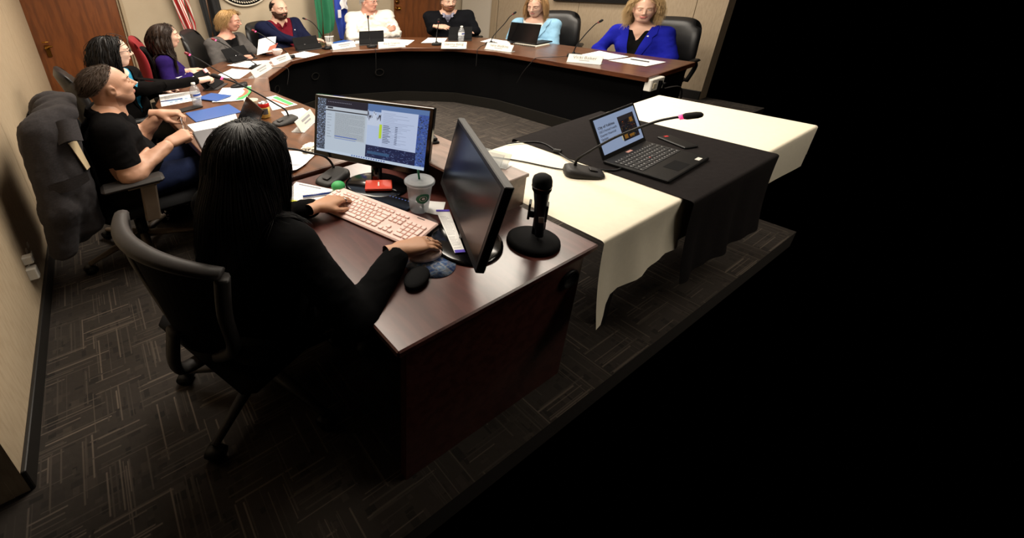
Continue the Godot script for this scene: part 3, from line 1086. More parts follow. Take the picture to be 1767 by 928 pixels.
	sheet(st, 8, 3, func(s: float, t: float) -> Vector3: return Vector3(-0.165 + 0.028 * t * (1.0 - 0.5 * s) + 0.03 * s, 0.985 - 0.17 * s, 0.315 - 0.03 * t), 0.004, Vector3(0.5, 0, 1))
	put(st, "lining", M["lining tan"], jk)
	st = S(true)
	sheet(st, 8, 4, func(s: float, t: float) -> Vector3: return Vector3(-0.285 + 0.15 * s, 0.80 - 0.065 * t * (1.0 - 0.3 * pow(absf(s - 0.5) * 2.0, 2.0)) + 0.02 * s, 0.375 - 0.03 * absf(s - 0.4)), 0.008, Vector3(0, 0, 1))
	put(st, "pocket_flap", M["jacket cloth"], jk)
	# mesh chair of the clerk
	o = thing("mesh_chair", "grey framed mesh office chair behind the clerk in black", "chair", P(0.24, 0, 1.18), deg_to_rad(20))
	st = S(true)
	var bar := []
	var rad := []
	for k in 17:
		var s := k / 16.0 * 2.0 - 1.0
		bar.append(Vector3(-0.285 + 0.075 * s * s, 0.98 - 0.02 * s * s, s * 0.245))
		rad.append(0.027 - 0.006 * absf(s))
	tube(st, bar, rad, 10, 0.85)
	put(st, "top_rail", M["grey plastic"], o)
	for s in [-1.0, 1.0]:
		st = S(true)
		tube(st, curve([Vector3(-0.21, 0.95, s * 0.245), Vector3(-0.22, 0.8, s * 0.235), Vector3(-0.2, 0.6, s * 0.2), Vector3(-0.2, 0.48, s * 0.1)]), 0.02, 8)
		put(st, "side_rail", M["grey plastic"], o)
	st = S(true)
	sheet(st, 16, 12, func(s: float, t: float) -> Vector3:
		var z := (s * 2.0 - 1.0)
		return Vector3(lerpf(-0.285, -0.24, t) + 0.07 * z * z, lerpf(0.965, 0.5, t), z * lerpf(0.235, 0.14, t)), 0.004, Vector3.RIGHT)
	put(st, "mesh_back", M["mesh cloth"], o)
	st = S(true)
	box(st, Vector3(0.02, 0.415, 0), Vector3(0.48, 0.07, 0.5), Basis(), 0.03)
	put(st, "seat", M["matte black"], o)
	st = S(true)
	tube(st, curve([Vector3(-0.15, 0.38, 0), Vector3(-0.28, 0.42, 0), Vector3(-0.26, 0.6, 0)]), 0.03, 8, 0.5)
	put(st, "back_bracket", M["grey plastic"], o)
	star_base(o, M["grey plastic"], 0.38)
	# low cabinet against the left wall and a bag on the floor
	o = thing("low_cabinet", "low black cabinet against the left wall behind the jacket", "cabinet", P(-0.36, 0, 3.62), -0.02)
	st = S()
	box(st, Vector3(0, 0.39, 0), Vector3(0.13, 0.76, 0.3), Basis(), 0.004)
	put(st, "body", M["black plastic"], o)
	st = S()
	box(st, Vector3(0, 0.78, 0), Vector3(0.14, 0.02, 0.31), Basis(), 0.003)
	put(st, "top", M["matte black"], o)
	o = thing("plastic_bag", "shiny black plastic bag crumpled on the carpet under the desk", "bag", P(0.2, 0, 2.72))
	st = S(true)
	var bag := func(s: float, t: float) -> Vector3:
		var a := s * TAU
		var e := (t - 0.5) * PI
		var k := 0.13 + 0.05 * fine.get_noise_3d(cos(a) * 2.6, sin(a) * 2.6, e * 2.4) + 0.03 * fine.get_noise_3d(cos(a) * 7.0, sin(a) * 7.0, e * 6.0)
		return Vector3(cos(a) * cos(e) * k, maxf(0.001, 0.07 + sin(e) * k * 0.7), sin(a) * cos(e) * k)
	sheet(st, 40, 22, bag, 0.0, Vector3.UP)
	put(st, "crumple", M["gloss black"], o)
# ------------------------------------------------------------------ flags
func facing(du: float, dv: float) -> float:
	return atan2(du, -dv)

func flag(label: String, u: float, v: float, m: Material, left: Array, right: Array, slant: float, folds: float) -> Node3D:
	# left and right: edge of the hanging cloth as [height, across] pairs from top to bottom
	var o := thing("flag", label, "flag", P(u, 0, v), 0.0)
	var st := S(true)
	tube(st, [Vector3(0, 0.04, 0), Vector3(0, 2.3, 0)], 0.014, 10)
	put(st, "pole", M["pole wood"], o)
	st = S(true)
	lathe(st, [Vector2(0.13, 0.0), Vector2(0.13, 0.02), Vector2(0.05, 0.05), Vector2(0.024, 0.09), Vector2(0.0, 0.09)], Transform3D(), 24)
	put(st, "stand", M["dark brass"], o)
	var pick := func(e: Array, t: float) -> Vector2:
		var x := t * (e.size() - 1)
		var i := mini(int(x), e.size() - 2)
		return Vector2(e[i][1], e[i][0]).lerp(Vector2(e[i + 1][1], e[i + 1][0]), x - i)
	st = S(true)
	var nu := 36
	var nv := 26
	var f := func(s: float, t: float) -> Vector3:
		var a: Vector2 = pick.call(left, t)
		var b: Vector2 = pick.call(right, t)
		var p := a.lerp(b, s)
		return Vector3(p.x - u, p.y, 0.03 + 0.04 * sin(s * folds + t * slant) * (0.5 + 0.5 * t) + 0.012 * sin(s * folds * 2.3 + 1.0))
	for i in nu:
		for j in nv:
			for k in [[0, 0], [1, 0], [1, 1], [0, 0], [1, 1], [0, 1]]:
				var s := float(i + k[0]) / nu
				var t := float(j + k[1]) / nv
				st.set_uv(Vector2(t, s * 0.8 + 0.14 * slant * t + 0.03))
				st.add_vertex(f.call(s, t))
	put(st, "cloth", m, o)
	return o

func build_flags() -> void:
	flag("red and white striped flag hanging on a pole beside the grey blazer", 1.03, 5.22, M["flag stripes"], [[2.1, 0.82], [1.5, 0.90], [1.1, 0.955], [0.78, 1.0]], [[2.1, 1.04], [1.5, 1.05], [1.15, 1.08], [0.74, 1.05]], -3.2, 9.0)
	flag("plain black flag hanging behind the woman in grey", 1.25, 5.24, M["black flag cloth"], [[2.1, 1.12], [1.5, 1.16], [1.0, 1.19], [0.78, 1.2]], [[2.1, 1.36], [1.45, 1.39], [1.0, 1.42], [0.76, 1.4]], 2.0, 10.0)
	flag("green flag hanging on a pole left of the blue one", 2.60, 5.2, M["green cloth"], [[2.1, 2.48], [1.4, 2.49], [1.0, 2.50], [0.72, 2.50]], [[2.1, 2.70], [1.4, 2.735], [1.0, 2.755], [0.84, 2.73]], 1.2, 8.0)
	var o := flag("blue flag with white marks hanging on a pole beside the green one", 2.86, 5.2, M["blue flag cloth"], [[2.1, 2.78], [1.4, 2.775], [1.0, 2.785], [0.66, 2.84]], [[2.1, 2.90], [1.4, 2.93], [1.0, 2.945], [0.70, 2.88]], -2.0, 8.0)
	var st := S(true)
	sheet(st, 8, 8, func(s: float, t: float) -> Vector3: return Vector3(-0.035 + 0.1 * s + 0.012 * sin(t * 9.0), 1.36 - 0.2 * t - 0.05 * absf(s - 0.4), 0.092 + 0.012 * sin(s * 5.0)), 0.002, Vector3.BACK)
	put(st, "white_emblem", M["white flag print"], o)
	st = S(true)
	sheet(st, 6, 6, func(s: float, t: float) -> Vector3: return Vector3(-0.075 + 0.045 * s, 1.14 - 0.12 * t, 0.088), 0.002, Vector3.BACK)
	put(st, "white_emblem", M["white flag print"], o)
# ------------------------------------------------------------------ things on the clerk's desk and the left arm
func paper(label: String, c: Array, y: float, tex: Texture2D, curl := 0.0, group := "") -> Node3D:
	# c: the sheet's corners (across, depth): far left, far right, near right, near left
	var mid := Vector2.ZERO
	for p in c:
		mid += Vector2(p[0], p[1]) * 0.25
	var o := thing("paper", label, "paper", P(mid.x, y, mid.y), 0.0, group)
	var st := S(true)
	var q := []
	for p in c:
		q.append(Vector3(p[0] - mid.x, 0, -(p[1] - mid.y)))
	var f := func(s: float, t: float) -> Vector3:
		var p: Vector3 = q[0].lerp(q[1], s).lerp(q[3].lerp(q[2], s), t)
		p.y = 0.0012 + curl * (pow(absf(s - 0.5) * 2.0, 2.0) * 0.5 + 0.5 * pow(absf(t - 0.5) * 2.0, 3.0))
		return p
	sheet(st, 8, 8, f, 0.0008, Vector3.UP)
	var m: StandardMaterial3D = M["paper"]
	if tex != null:
		m = M["paper"].duplicate()
		m.albedo_color = Color.WHITE
		m.albedo_texture = tex
	put(st, "sheet", m, o)
	return o

func stripe_on(o: Node3D, a: Vector3, b: Vector3, w: float, m: Material, called := "print", bend := 0.0) -> void:
	# a printed band that lies on a sheet, between two points of the sheet's own frame
	var st := S()
	var side := (b - a).cross(Vector3.UP).normalized() * w * 0.5
	sheet(st, 8, 1, func(s: float, t: float) -> Vector3: return a.lerp(b, s) + side * (t * 2.0 - 1.0) + side.normalized() * bend * sin(s * PI) + Vector3(0, 0.0035, 0), 0.0003, Vector3.UP)
	put(st, called, m, o)

func microphone(label: String, at: Vector3, turn: float, neck: Array, big: bool, lit: String, lead := []) -> Node3D:
	# neck: points of the bend in room coordinates, from the base to the tip
	var o := thing("desk_microphone", label, "microphone", at, turn, "gooseneck microphones on the desks")
	var inv := Transform3D(Basis(Vector3.UP, turn), at).affine_inverse()
	var st: SurfaceTool
	var w := 0.105 if big else 0.1
	var d := 0.15 if big else 0.13
	# wedge base: higher at the back, sloping to the front
	# rounded shell: broad behind, sloping down to the front
	var ring_at := func(inset: float, lvl: float) -> Array:
		var out := []
		for k in 28:
			var an := TAU * k / 28
			var ex := signf(cos(an)) * pow(absf(cos(an)), 0.55) * (d * 0.5 - inset)
			var ez := signf(sin(an)) * pow(absf(sin(an)), 0.55) * (w * 0.5 - inset)
			ez *= 1.0 - 0.12 * ex / d
			var hh := lerpf(0.046, 0.016, clampf(ex / d + 0.5, 0.0, 1.0))
			out.append(Vector3(ex, hh * lvl, ez))
		return out
	st = S(true)
	var rings := [ring_at.call(0.002, 0.0), ring_at.call(0.0, 0.25), ring_at.call(0.003, 0.75), ring_at.call(0.012, 0.97), ring_at.call(0.022, 1.0)]
	for q in rings.size() - 1:
		for k in 28:
			var k2 := (k + 1) % 28
			face(st, [rings[q][k], rings[q][k2], rings[q + 1][k2], rings[q + 1][k]], rings[q][k] + Vector3(0, 0.02, 0))
	face(st, rings[-1], Vector3.UP)
	face(st, rings[0], Vector3.DOWN)
	put(st, "base", M["mic base"] if big else M["black plastic"], o)
	st = S()
	box(st, Vector3(d * 0.22, 0.03, 0), Vector3(0.03, 0.006, 0.03), Basis(Vector3.BACK, -0.2), 0.002)
	put(st, "button", M["grey plastic"], o)
	var pts := []
	for p in neck:
		pts.append(inv * P(p[0], p[1], p[2]))
	var foot: Vector3 = pts[0]
	st = S(true)
	tube(st, [Vector3(foot.x, 0.02, foot.z), foot], [0.016, 0.009], 10)
	tube(st, curve(pts, 7), 0.0055 if big else 0.005, 8)
	put(st, "gooseneck", M["black plastic"], o)
	if lead.size() > 0:
		var lp := []
		for p in lead:
			lp.append(inv * P(p[0], p[1], p[2]))
		st = S(true)
		tube(st, curve(lp), 0.003, 6)
		put(st, "lead", M["mic base"], o)
	var tip: Vector3 = pts[-1]
	var dir: Vector3 = (pts[-1] - pts[-2]).normalized()
	if big:
		st = S(true)
		tube(st, [tip, tip + dir * 0.012], 0.0115, 12)
		put(st, "light_ring", M["mic glow"], o)
		st = S(true)
		tube(st, [tip + dir * 0.012, tip + dir * 0.02, tip + dir * 0.05, tip + dir * 0.062, tip + dir * 0.067], [0.011, 0.0145, 0.0145, 0.011, 0.004], 12)
		put(st, "foam_cap", M["foam black"], o)
	else:
		st = S(true)
		tube(st, [tip - dir * 0.012, tip], 0.009, 10)
		put(st, "light_ring", M[lit], o)
		st = S(true)
		tube(st, [tip, tip + dir * 0.012, tip + dir * 0.03, tip + dir * 0.036], [0.009, 0.0125, 0.011, 0.004], 10)
		put(st, "foam_cap", M["foam black"] if lit == "mic dark red" else M["mic dark red"], o)
	return o

func nameplate(label: String, l: Array, r: Array, text: String, sub: String, at_y := 0.75) -> Node3D:
	# l, r: lower ends of the plate as seen by the reader
	var a := P(l[0], at_y, l[1])
	var b := P(r[0], at_y, r[1])
	var x := (b - a).normalized()
	var z := x.cross(Vector3.UP)
	var w := (b - a).length()
	var o := thing("nameplate", label, "nameplate", (a + b) * 0.5, atan2(z.x, z.z), "name plates on the council desk")
	var tilt := Basis(Vector3.RIGHT, -0.42)
	var st := S()
	box(st, tilt * Vector3(0, 0.042, 0) + Vector3(0, 0.002, 0), Vector3(w, 0.082, 0.005), tilt, 0.0015)
	put(st, "plate", M["name card"], o)
	st = S()
	box(st, Vector3(0, 0.0035, -0.022), Vector3(w, 0.006, 0.075), Basis(), 0.0015)
	put(st, "foot", M["acrylic"], o)
	if text != "":
		lettering(text, 0.036, "name_print", M["black ink"], o, Transform3D(tilt, tilt * Vector3(0, 0.053, 0.003) + Vector3(0, 0.002, 0)))
	if sub == "bars":
		for k in 2:
			st = S()
			box(st, tilt * Vector3(0.01, 0.055 - 0.024 * k, 0.003) + Vector3(0, 0.002, 0), Vector3(w * (0.5 - 0.12 * k), 0.016 - 0.006 * k, 0.0008), tilt)
			put(st, "print_line", M["grey ink"], o)
	elif sub != "":
		st = S()
		box(st, tilt * Vector3(0, 0.026, 0.003) + Vector3(0, 0.002, 0), Vector3(w * 0.3, 0.007, 0.0008), tilt)
		put(st, "print_line", M["grey ink"], o)
	return o

func screen_image() -> ImageTexture:
	# the print of the clerk's desktop: document, mail window, sound editor, snowy wallpaper
	var w := 480
	var h := 270
	var im := Image.create(w, h, false, Image.FORMAT_RGB8)
	var r := RandomNumberGenerator.new()
	r.seed = 77
	im.fill(rgb8(168, 190, 226))
	for k in 2600:
		var x := r.randi_range(0, 44)
		var y := r.randi_range(0, h)
		var s := r.randi_range(50, 110)
		im.fill_rect(Rect2i(x, y, r.randi_range(1, 5), r.randi_range(1, 4)), rgb8(int(s * 0.75), int(s * 0.85), s))
	im.fill_rect(Rect2i(40, 0, 192, 50), rgb8(28, 30, 50))
	for k in 14:
		im.fill_rect(Rect2i(50 + k * 8, 12, 4, 3), rgb8(150, 152, 170))
	im.fill_rect(Rect2i(40, 36, 192, 16), rgb8(196, 206, 218))
	im.fill_rect(Rect2i(48, 38, 26, 8), rgb8(40, 44, 60))
	im.fill_rect(Rect2i(40, 52, 192, 5), rgb8(24, 26, 38))
	im.fill_rect(Rect2i(40, 57, 192, 206), rgb8(196, 210, 226))
	im.fill_rect(Rect2i(84, 62, 140, 128), rgb8(184, 194, 204))
	for k in 60:
		var y := 66 + k * 2
		var x := 88
		var stop := 216 if k % 9 != 8 else 150
		while x < stop:
			var l := r.randi_range(2, 9)
			if k % 2 == 0:
				im.fill_rect(Rect2i(x, y, l, 1), rgb8(126, 136, 146))
			x += l + 2
	for k in 9:
		im.fill_rect(Rect2i(48, 74 + k * 14, r.randi_range(12, 28), 2), rgb8(140, 150, 164))
	im.fill_rect(Rect2i(86, 178, 104, 4), rgb8(76, 108, 196))
	im.fill_rect(Rect2i(86, 190, 100, 2), rgb8(96, 124, 200))
	im.fill_rect(Rect2i(232, 0, 248, 34), rgb8(92, 124, 176))
	im.fill_rect(Rect2i(232, 34, 60, 190), rgb8(186, 204, 236))
	# snowy slope with dark rocks
	for x in range(232, 290):
		var edge := int(44 + 10 * sin(x * 0.21) + 6 * sin(x * 0.53))
		im.fill_rect(Rect2i(x, edge, 1, 160), rgb8(206, 218, 240))
		var rock := int(36 * maxf(0.0, absf(x - 262.0) / 30.0 - 0.25) + 8 * sin(x * 0.9))
		if rock > 0:
			im.fill_rect(Rect2i(x, edge + 4, 1, rock), rgb8(70, 74, 92))
	im.fill_rect(Rect2i(234, 100, 56, 110), rgb8(190, 208, 240))
	im.fill_rect(Rect2i(290, 22, 150, 196), rgb8(196, 210, 240))
	for k in 24:
		im.fill_rect(Rect2i(300, 34 + k * 7, r.randi_range(40, 126), 1), rgb8(130, 142, 172))
	for k in 11:
		im.fill_rect(Rect2i(302, 92 + k * 8, r.randi_range(16, 34), 3), rgb8(92, 102, 130))
		im.fill_rect(Rect2i(352, 92 + k * 8, 10, 3), rgb8(84, 94, 122))
	im.fill_rect(Rect2i(286, 90, 11, 66), rgb8(196, 226, 54))
	im.fill_rect(Rect2i(440, 22, 40, 232), rgb8(64, 92, 168))
	for k in 200:
		var s := r.randi_range(60, 200)
		im.fill_rect(Rect2i(r.randi_range(440, 478), r.randi_range(22, 250), r.randi_range(2, 6), r.randi_range(2, 6)), rgb8(int(s * 0.55), int(s * 0.7), s))
	im.fill_rect(Rect2i(232, 196, 210, 60), rgb8(30, 40, 78))
	for k in 90:
		im.fill_rect(Rect2i(r.randi_range(236, 436), r.randi_range(200, 252), r.randi_range(2, 6), 2), rgb8(104, 122, 168))
	im.fill_rect(Rect2i(240, 224, 96, 14), rgb8(58, 92, 132))
	im.fill_rect(Rect2i(0, 257, w, 13), rgb8(206, 222, 240))
	for k in 14:
		im.fill_rect(Rect2i(170 + k * 11, 260, 6, 6), rgb8(70 + 10 * (k % 5), 110, 180))
	return ImageTexture.create_from_image(im)

func monitor(label: String, a: Array, b: Array, y0: float, high: float, lean: float, tex: Texture2D, base_at: Array) -> Node3D:
	# a, b: lower corners (across, depth), left and right as its user sees them
	var pa := P(a[0], 0, a[1])
	var pb := P(b[0], 0, b[1])
	var x := (pb - pa).normalized()
	var z := x.cross(Vector3.UP)
	var w := (pb - pa).length()
	var o := thing("monitor", label, "monitor", (pa + pb) * 0.5, atan2(z.x, z.z))
	var tilt := Basis(Vector3.RIGHT, -lean)
	var mid := Vector3(0, y0, 0) + tilt * Vector3(0, high * 0.5, -0.012)
	var st := S()
	box(st, mid, Vector3(w, high, 0.024), tilt, 0.003)
	box(st, mid + tilt * Vector3(0, -0.01, -0.02), Vector3(w * 0.6, high * 0.6, 0.03), tilt, 0.01)
	put(st, "casing", M["gloss black"] if tex != null else M["black plastic"], o)
	st = S()
	var hw := w * 0.5 - 0.016
	var top := high * 0.5 - 0.016
	var bot := -high * 0.5 + 0.03
	var f := func(px: float, py: float) -> Vector3: return mid + tilt * Vector3(px, py, 0.0125)
	quad_uv(st, f.call(-hw, top), f.call(hw, top), f.call(hw, bot), f.call(-hw, bot), tilt * Vector3.BACK)
	var m: StandardMaterial3D = M["screen off"]
	if tex != null:
		m = mat("screen on", rgb8(12, 12, 14), 0.3, {"emission_enabled": true, "emission": Color.BLACK, "emission_energy_multiplier": 0.82})
		m.emission_texture = tex
	put(st, "screen", m, o)
	var inv := Transform3D(Basis(Vector3.UP, o.rotation.y), (pa + pb) * 0.5).affine_inverse()
	var c: Vector3 = inv * P(base_at[0], 0.735, base_at[1])
	st = S(true)
	lathe(st, [Vector2(0.13, 0.0), Vector2(0.132, 0.006), Vector2(0.12, 0.012), Vector2(0.0, 0.014)], Transform3D(Basis.from_scale(Vector3(1, 1, 0.85)), c), 40)
	put(st, "base", M["gloss black"], o)
	st = S(true)
	tube(st, [c + Vector3(0, 0.01, 0), Vector3(c.x * 0.4, y0 + 0.03, -0.045), Vector3(0, y0 + high * 0.35, -0.06)], 0.022, 10, 0.6)
	put(st, "neck", M["gloss black"], o)
	return o

func keyboard() -> void:
	var turn := deg_to_rad(-73.3)
	var o := thing("keyboard", "pink full size keyboard under the clerk's left hand", "keyboard", P(0.703, 0.735, 1.139), turn)
	var st := S()
	var tilt := Basis(Vector3.RIGHT, 0.075)
	box(st, Vector3(0, 0.013, 0), Vector3(0.455, 0.014, 0.158), tilt, 0.005)
	put(st, "case", M["pink plastic"], o)
	var shapes_by := {}
	var key := func(x: float, row: float, w: float, d := 1.0) -> void:
		# x in key units from the left, row from the far edge
		var k := "%.2f %.2f" % [w, d]
		if not shapes_by.has(k):
			var s := S()
			box(s, Vector3.ZERO, Vector3(w * 0.0188 - 0.0032, 0.007, d * 0.0188 - 0.0032), Basis(), 0.0016)
			s.generate_normals()
			shapes_by[k] = s.commit()
		var kk := put_mesh(shapes_by[k], "key", M["pink key"], o)
		var c := Vector3(-0.2145 + (x + w * 0.5) * 0.0188, 0.0225, -0.052 + (row + d * 0.5) * 0.0188)
		kk.transform = Transform3D(tilt, tilt * c)
	for k in 13:
		key.call([0, 2, 3, 4, 5, 6.5, 7.5, 8.5, 9.5, 11, 12, 13, 14][k], -0.05, 1.0, 0.8)
	for k in 13:
		key.call(float(k), 1.0, 1.0)
	key.call(13.0, 1.0, 2.0)
	key.call(0.0, 2.0, 1.5)
	for k in 12:
		key.call(1.5 + k, 2.0, 1.0)
	key.call(13.5, 2.0, 1.5)
	key.call(0.0, 3.0, 1.75)
	for k in 11:
		key.call(1.75 + k, 3.0, 1.0)
	key.call(12.75, 3.0, 2.25)
	key.call(0.0, 4.0, 2.25)
	for k in 10:
		key.call(2.25 + k, 4.0, 1.0)
	key.call(12.25, 4.0, 2.75)
	for k in 3:
		key.call(k * 1.25, 5.0, 1.25)
	key.call(3.75, 5.0, 6.25)
	for k in 4:
		key.call(10.0 + k * 1.25, 5.0, 1.25)
	for k in 3:
		key.call(15.4 + k, -0.05, 1.0, 0.8)
		key.call(15.4 + k, 1.0, 1.0)
		key.call(15.4 + k, 2.0, 1.0)
		key.call(15.4 + k, 5.0, 1.0)
	key.call(16.4, 4.0, 1.0)
	for r in 4:
		for k in 3:
			key.call(18.8 + k, 1.0 + r, 1.0)
	key.call(18.8, 5.0, 2.0)
	key.call(20.8, 5.0, 1.0)
	key.call(21.8, 1.0, 1.0)
	key.call(21.8, 2.0, 1.0, 2.0)
	key.call(21.8, 4.0, 1.0, 2.0)
	for k in 3:
		st = S()
		box(st, tilt * Vector3(-0.14 + k * 0.085, 0.0205, -0.058), Vector3(0.07, 0.001, 0.0022), tilt)
		put(st, "groove", M["mug pink"], o)
	st = S()
	box(st, tilt * Vector3(0.165, 0.0205, -0.066), Vector3(0.03, 0.001, 0.004), tilt)
	put(st, "emblem", M["black ink"], o)

func build_desk_things() -> void:
	mat("screen off", rgb8(10, 11, 15), 0.22)
	var d := 0.735
	monitor("black monitor switched on, showing documents on a bluish desktop", [0.722, 1.632], [0.966, 1.158], 0.825, 0.335, 0.16, screen_image(), [0.85, 1.33])
	monitor("black monitor switched off, seen almost edge on beside the microphone stand", [0.968, 1.086], [0.698, 0.636], 0.83, 0.325, 0.16, null, [0.86, 0.835])
	keyboard()
	# mouse, mat, wrist rest
	var o := thing("mouse_mat", "round mouse mat printed with blue, white and gold swirls", "mouse mat", P(0.70, d, 0.825))
	var st := S(true)
	lathe(st, [Vector2(0.092, 0.0), Vector2(0.093, 0.003), Vector2(0.0, 0.0032)], Transform3D(Basis.from_scale(Vector3(0.8, 1, 0.95)), Vector3.ZERO), 36)
	var mm := mat("mat print", Color.WHITE, 0.6)
	mm.albedo_texture = noise_tex(64, 0.011, [[0.0, rgb8(24, 34, 84)], [0.4, rgb8(52, 92, 168)], [0.5, rgb8(196, 160, 92)], [0.54, rgb8(220, 226, 236)], [0.72, rgb8(120, 160, 212)], [1.0, rgb8(20, 28, 70)]], 256, 4)
	mm.uv1_triplanar = true
	mm.uv1_scale = Vector3.ONE * 9.0
	put(st, "pad", mm, o)
	st = S(true)
	ball(st, Vector3(-0.085, 0.0145, 0.055), Vector3(0.055, 0.0142, 0.032), Basis(Vector3.UP, 0.5), 8, 18)
	put(st, "wrist_rest", M["matte black"], o)
	o = thing("computer_mouse", "small pink mouse under the clerk's right hand", "mouse", P(0.70, d + 0.003, 0.838), -0.2)
	st = S(true)
	ball(st, Vector3(0, 0.012, 0), Vector3(0.055, 0.018, 0.031), Basis(), 10, 20)
	put(st, "shell", M["pink key"], o)
	st = S(true)
	tube(st, [Vector3(0.03, 0.026, -0.003), Vector3(0.03, 0.026, 0.003)], 0.006, 10)
	put(st, "wheel", M["grey plastic"], o)
	# plastic cup with lid and straw
	o = thing("plastic_cup", "frosted plastic cup with a lid, green straw and round green logo", "cup", P(0.866, d, 1.078))
	st = S(true)
	lathe(st, [Vector2(0.0, 0.0), Vector2(0.031, 0.0), Vector2(0.033, 0.004), Vector2(0.046, 0.148), Vector2(0.0475, 0.15)], Transform3D(), 36)
	put(st, "cup_wall", M["frosted plastic"], o)
	st = S(true)
	lathe(st, [Vector2(0.0, 0.003), Vector2(0.0315, 0.003), Vector2(0.036, 0.052), Vector2(0.0, 0.052)], Transform3D(), 30)
	put(st, "drink", M["water"], o)
	st = S(true)
	lathe(st, [Vector2(0.046, 0.142), Vector2(0.053, 0.144), Vector2(0.054, 0.153), Vector2(0.049, 0.159), Vector2(0.041, 0.156), Vector2(0.036, 0.16), Vector2(0.02, 0.161), Vector2(0.0, 0.161)], Transform3D(), 40)
	put(st, "lid", M["frosted plastic"], o)
	st = S(true)
	tube(st, [Vector3(0.012, 0.01, 0.008), Vector3(-0.004, 0.205, -0.004)], 0.0038, 8)
	put(st, "straw", M["straw green"], o)
	# the emblem faces the camera side of the cup
	var em := func(r0: float, r1: float, called: String, m: Material, lift: float) -> void:
		var s := S(true)
		for k in 32:
			for j in 3:
				var q := []
				for c in [[k, j], [k + 1, j], [k + 1, j + 1], [k, j + 1]]:
					var a: float = TAU * c[0] / 32
					var rr: float = lerpf(r0, r1, c[1] / 3.0)
					var y: float = 0.085 + sin(a) * rr
					var cr := 0.033 + 0.013 * (y - 0.004) / 0.144 + lift
					var an: float = 1.9 + cos(a) * rr / cr
					q.append(Vector3(cos(an) * cr, y, sin(an) * cr))
				face(s, q, q[0] * Vector3(1, 0, 1))
		put(s, called, m, o)
	em.call(0.0, 0.026, "logo", M["logo green"], 0.0012)
	em.call(0.0125, 0.0138, "logo_ring", M["label white"], 0.0018)
	em.call(0.0, 0.006, "logo_mark", M["label white"], 0.0018)
	# red drive box, green ball, phone, napkin, strip card
	o = thing("red_box", "flat bright red box lying on the base of the lit monitor", "box", P(0.838, d + 0.016, 1.297), deg_to_rad(-34))
	st = S()
	box(st, Vector3(0, 0.008, 0), Vector3(0.105, 0.016, 0.078), Basis(), 0.003)
	put(st, "case", M["drive red"], o)
	st = S()
	box(st, Vector3(0, 0.0163, 0), Vector3(0.006, 0.0008, 0.034), Basis())
	put(st, "print", M["white plastic"], o)
	o = thing("stress_ball", "bright green ball beside the black microphone base", "ball", P(0.705, d, 1.385))
	st = S(true)
	ball(st, Vector3(0, 0.026, 0), Vector3(0.028, 0.026, 0.028), Basis(), 14, 24)
	put(st, "ball", M["ball green"], o)
	o = thing("mobile_phone", "black phone lying between keyboard and plastic cup", "phone", P(0.825, d, 1.18), deg_to_rad(-68))
	st = S()
	box(st, Vector3(0, 0.005, 0), Vector3(0.165, 0.009, 0.084), Basis(), 0.003)
	put(st, "case", M["gloss black"], o)
	st = S()
	box(st, Vector3(0, 0.0098, 0), Vector3(0.138, 0.0006, 0.066))
	put(st, "glass", M["screen off"], o)
	for k in 9:
		st = S()
		box(st, Vector3(-0.055 + k * 0.0135, 0.0103, -0.022), Vector3(0.005, 0.0004, 0.005))
		put(st, "icon", M["label blue"], o)
	o = paper("white paper napkin lying beside the plastic cup", [[0.92, 1.12], [0.975, 1.06], [0.90, 0.995], [0.868, 1.05]], d, null, 0.004)
	o = paper("long white card with purple ends lying before the dark monitor", [[0.894, 1.018], [0.932, 0.991], [0.806, 0.782], [0.777, 0.795]], d + 0.016, print_lines(5, Color(0, 0, 0, 0), 26), 0.0)
	stripe_on(o, Vector3(0.042, 0, -0.122), Vector3(0.08, 0, -0.095), 0.012, M["purple ink"], "end_band")
	stripe_on(o, Vector3(-0.072, 0, 0.098), Vector3(-0.045, 0, 0.112), 0.014, M["purple ink"], "end_band")
	# notes with highlighter, pen
	o = paper("printed notes with yellow highlighting under the clerk's left hand", [[0.60, 1.56], [0.70, 1.39], [0.565, 1.30], [0.46, 1.44]], d, print_lines(8, rgb8(120, 120, 130), 26), 0.0)
	stripe_on(o, Vector3(-0.10, 0, -0.0), Vector3(-0.02, 0, 0.105), 0.06, M["highlighter"], "highlight")
	o = thing("blue_pen", "dark blue pen lying on the highlighted notes", "pen", P(0.62, d + 0.006, 1.39), deg_to_rad(-20))
	st = S(true)
	tube(st, [Vector3(-0.062, 0.004, 0), Vector3(0.045, 0.004, 0)], 0.0052, 10)
	put(st, "barrel", M["pen blue"], o)
	st = S(true)
	tube(st, [Vector3(0.045, 0.004, 0), Vector3(0.07, 0.004, 0)], [0.0055, 0.003], 10)
	put(st, "cap", M["black plastic"], o)
	# microphones on this side
	microphone("black gooseneck microphone whose tip reaches behind the clerk's hair", P(0.735, d, 1.49), deg_to_rad(200), [[0.765, 0.775, 1.53], [0.758, 0.81, 1.548], [0.735, 0.842, 1.56], [0.69, 0.865, 1.58], [0.62, 0.905, 1.6], [0.55, 0.93, 1.62]], true, "mic glow")
	microphone("grey gooseneck microphone beside the yellow soda can, tip lit pink", P(0.86, 0.75, 2.29), deg_to_rad(-170), [[0.895, 0.785, 2.32], [0.885, 0.83, 2.33], [0.85, 0.87, 2.35], [0.741, 0.985, 2.38], [0.64, 1.075, 2.4], [0.585, 1.11, 2.41]], true, "mic glow")
	# papers and tissue on the left arm beside the clerk
	paper("loose paper sheets with a green mark beside the clerk's hair", [[0.64, 1.93], [0.80, 1.76], [0.68, 1.66], [0.55, 1.80]], 0.75, print_lines(12, Color(0, 0, 0, 0), 20), 0.012)
	paper("stacked paper sheet curling beside the clerk's hair", [[0.62, 1.82], [0.72, 1.68], [0.62, 1.62], [0.52, 1.73]], 0.753, null, 0.016)
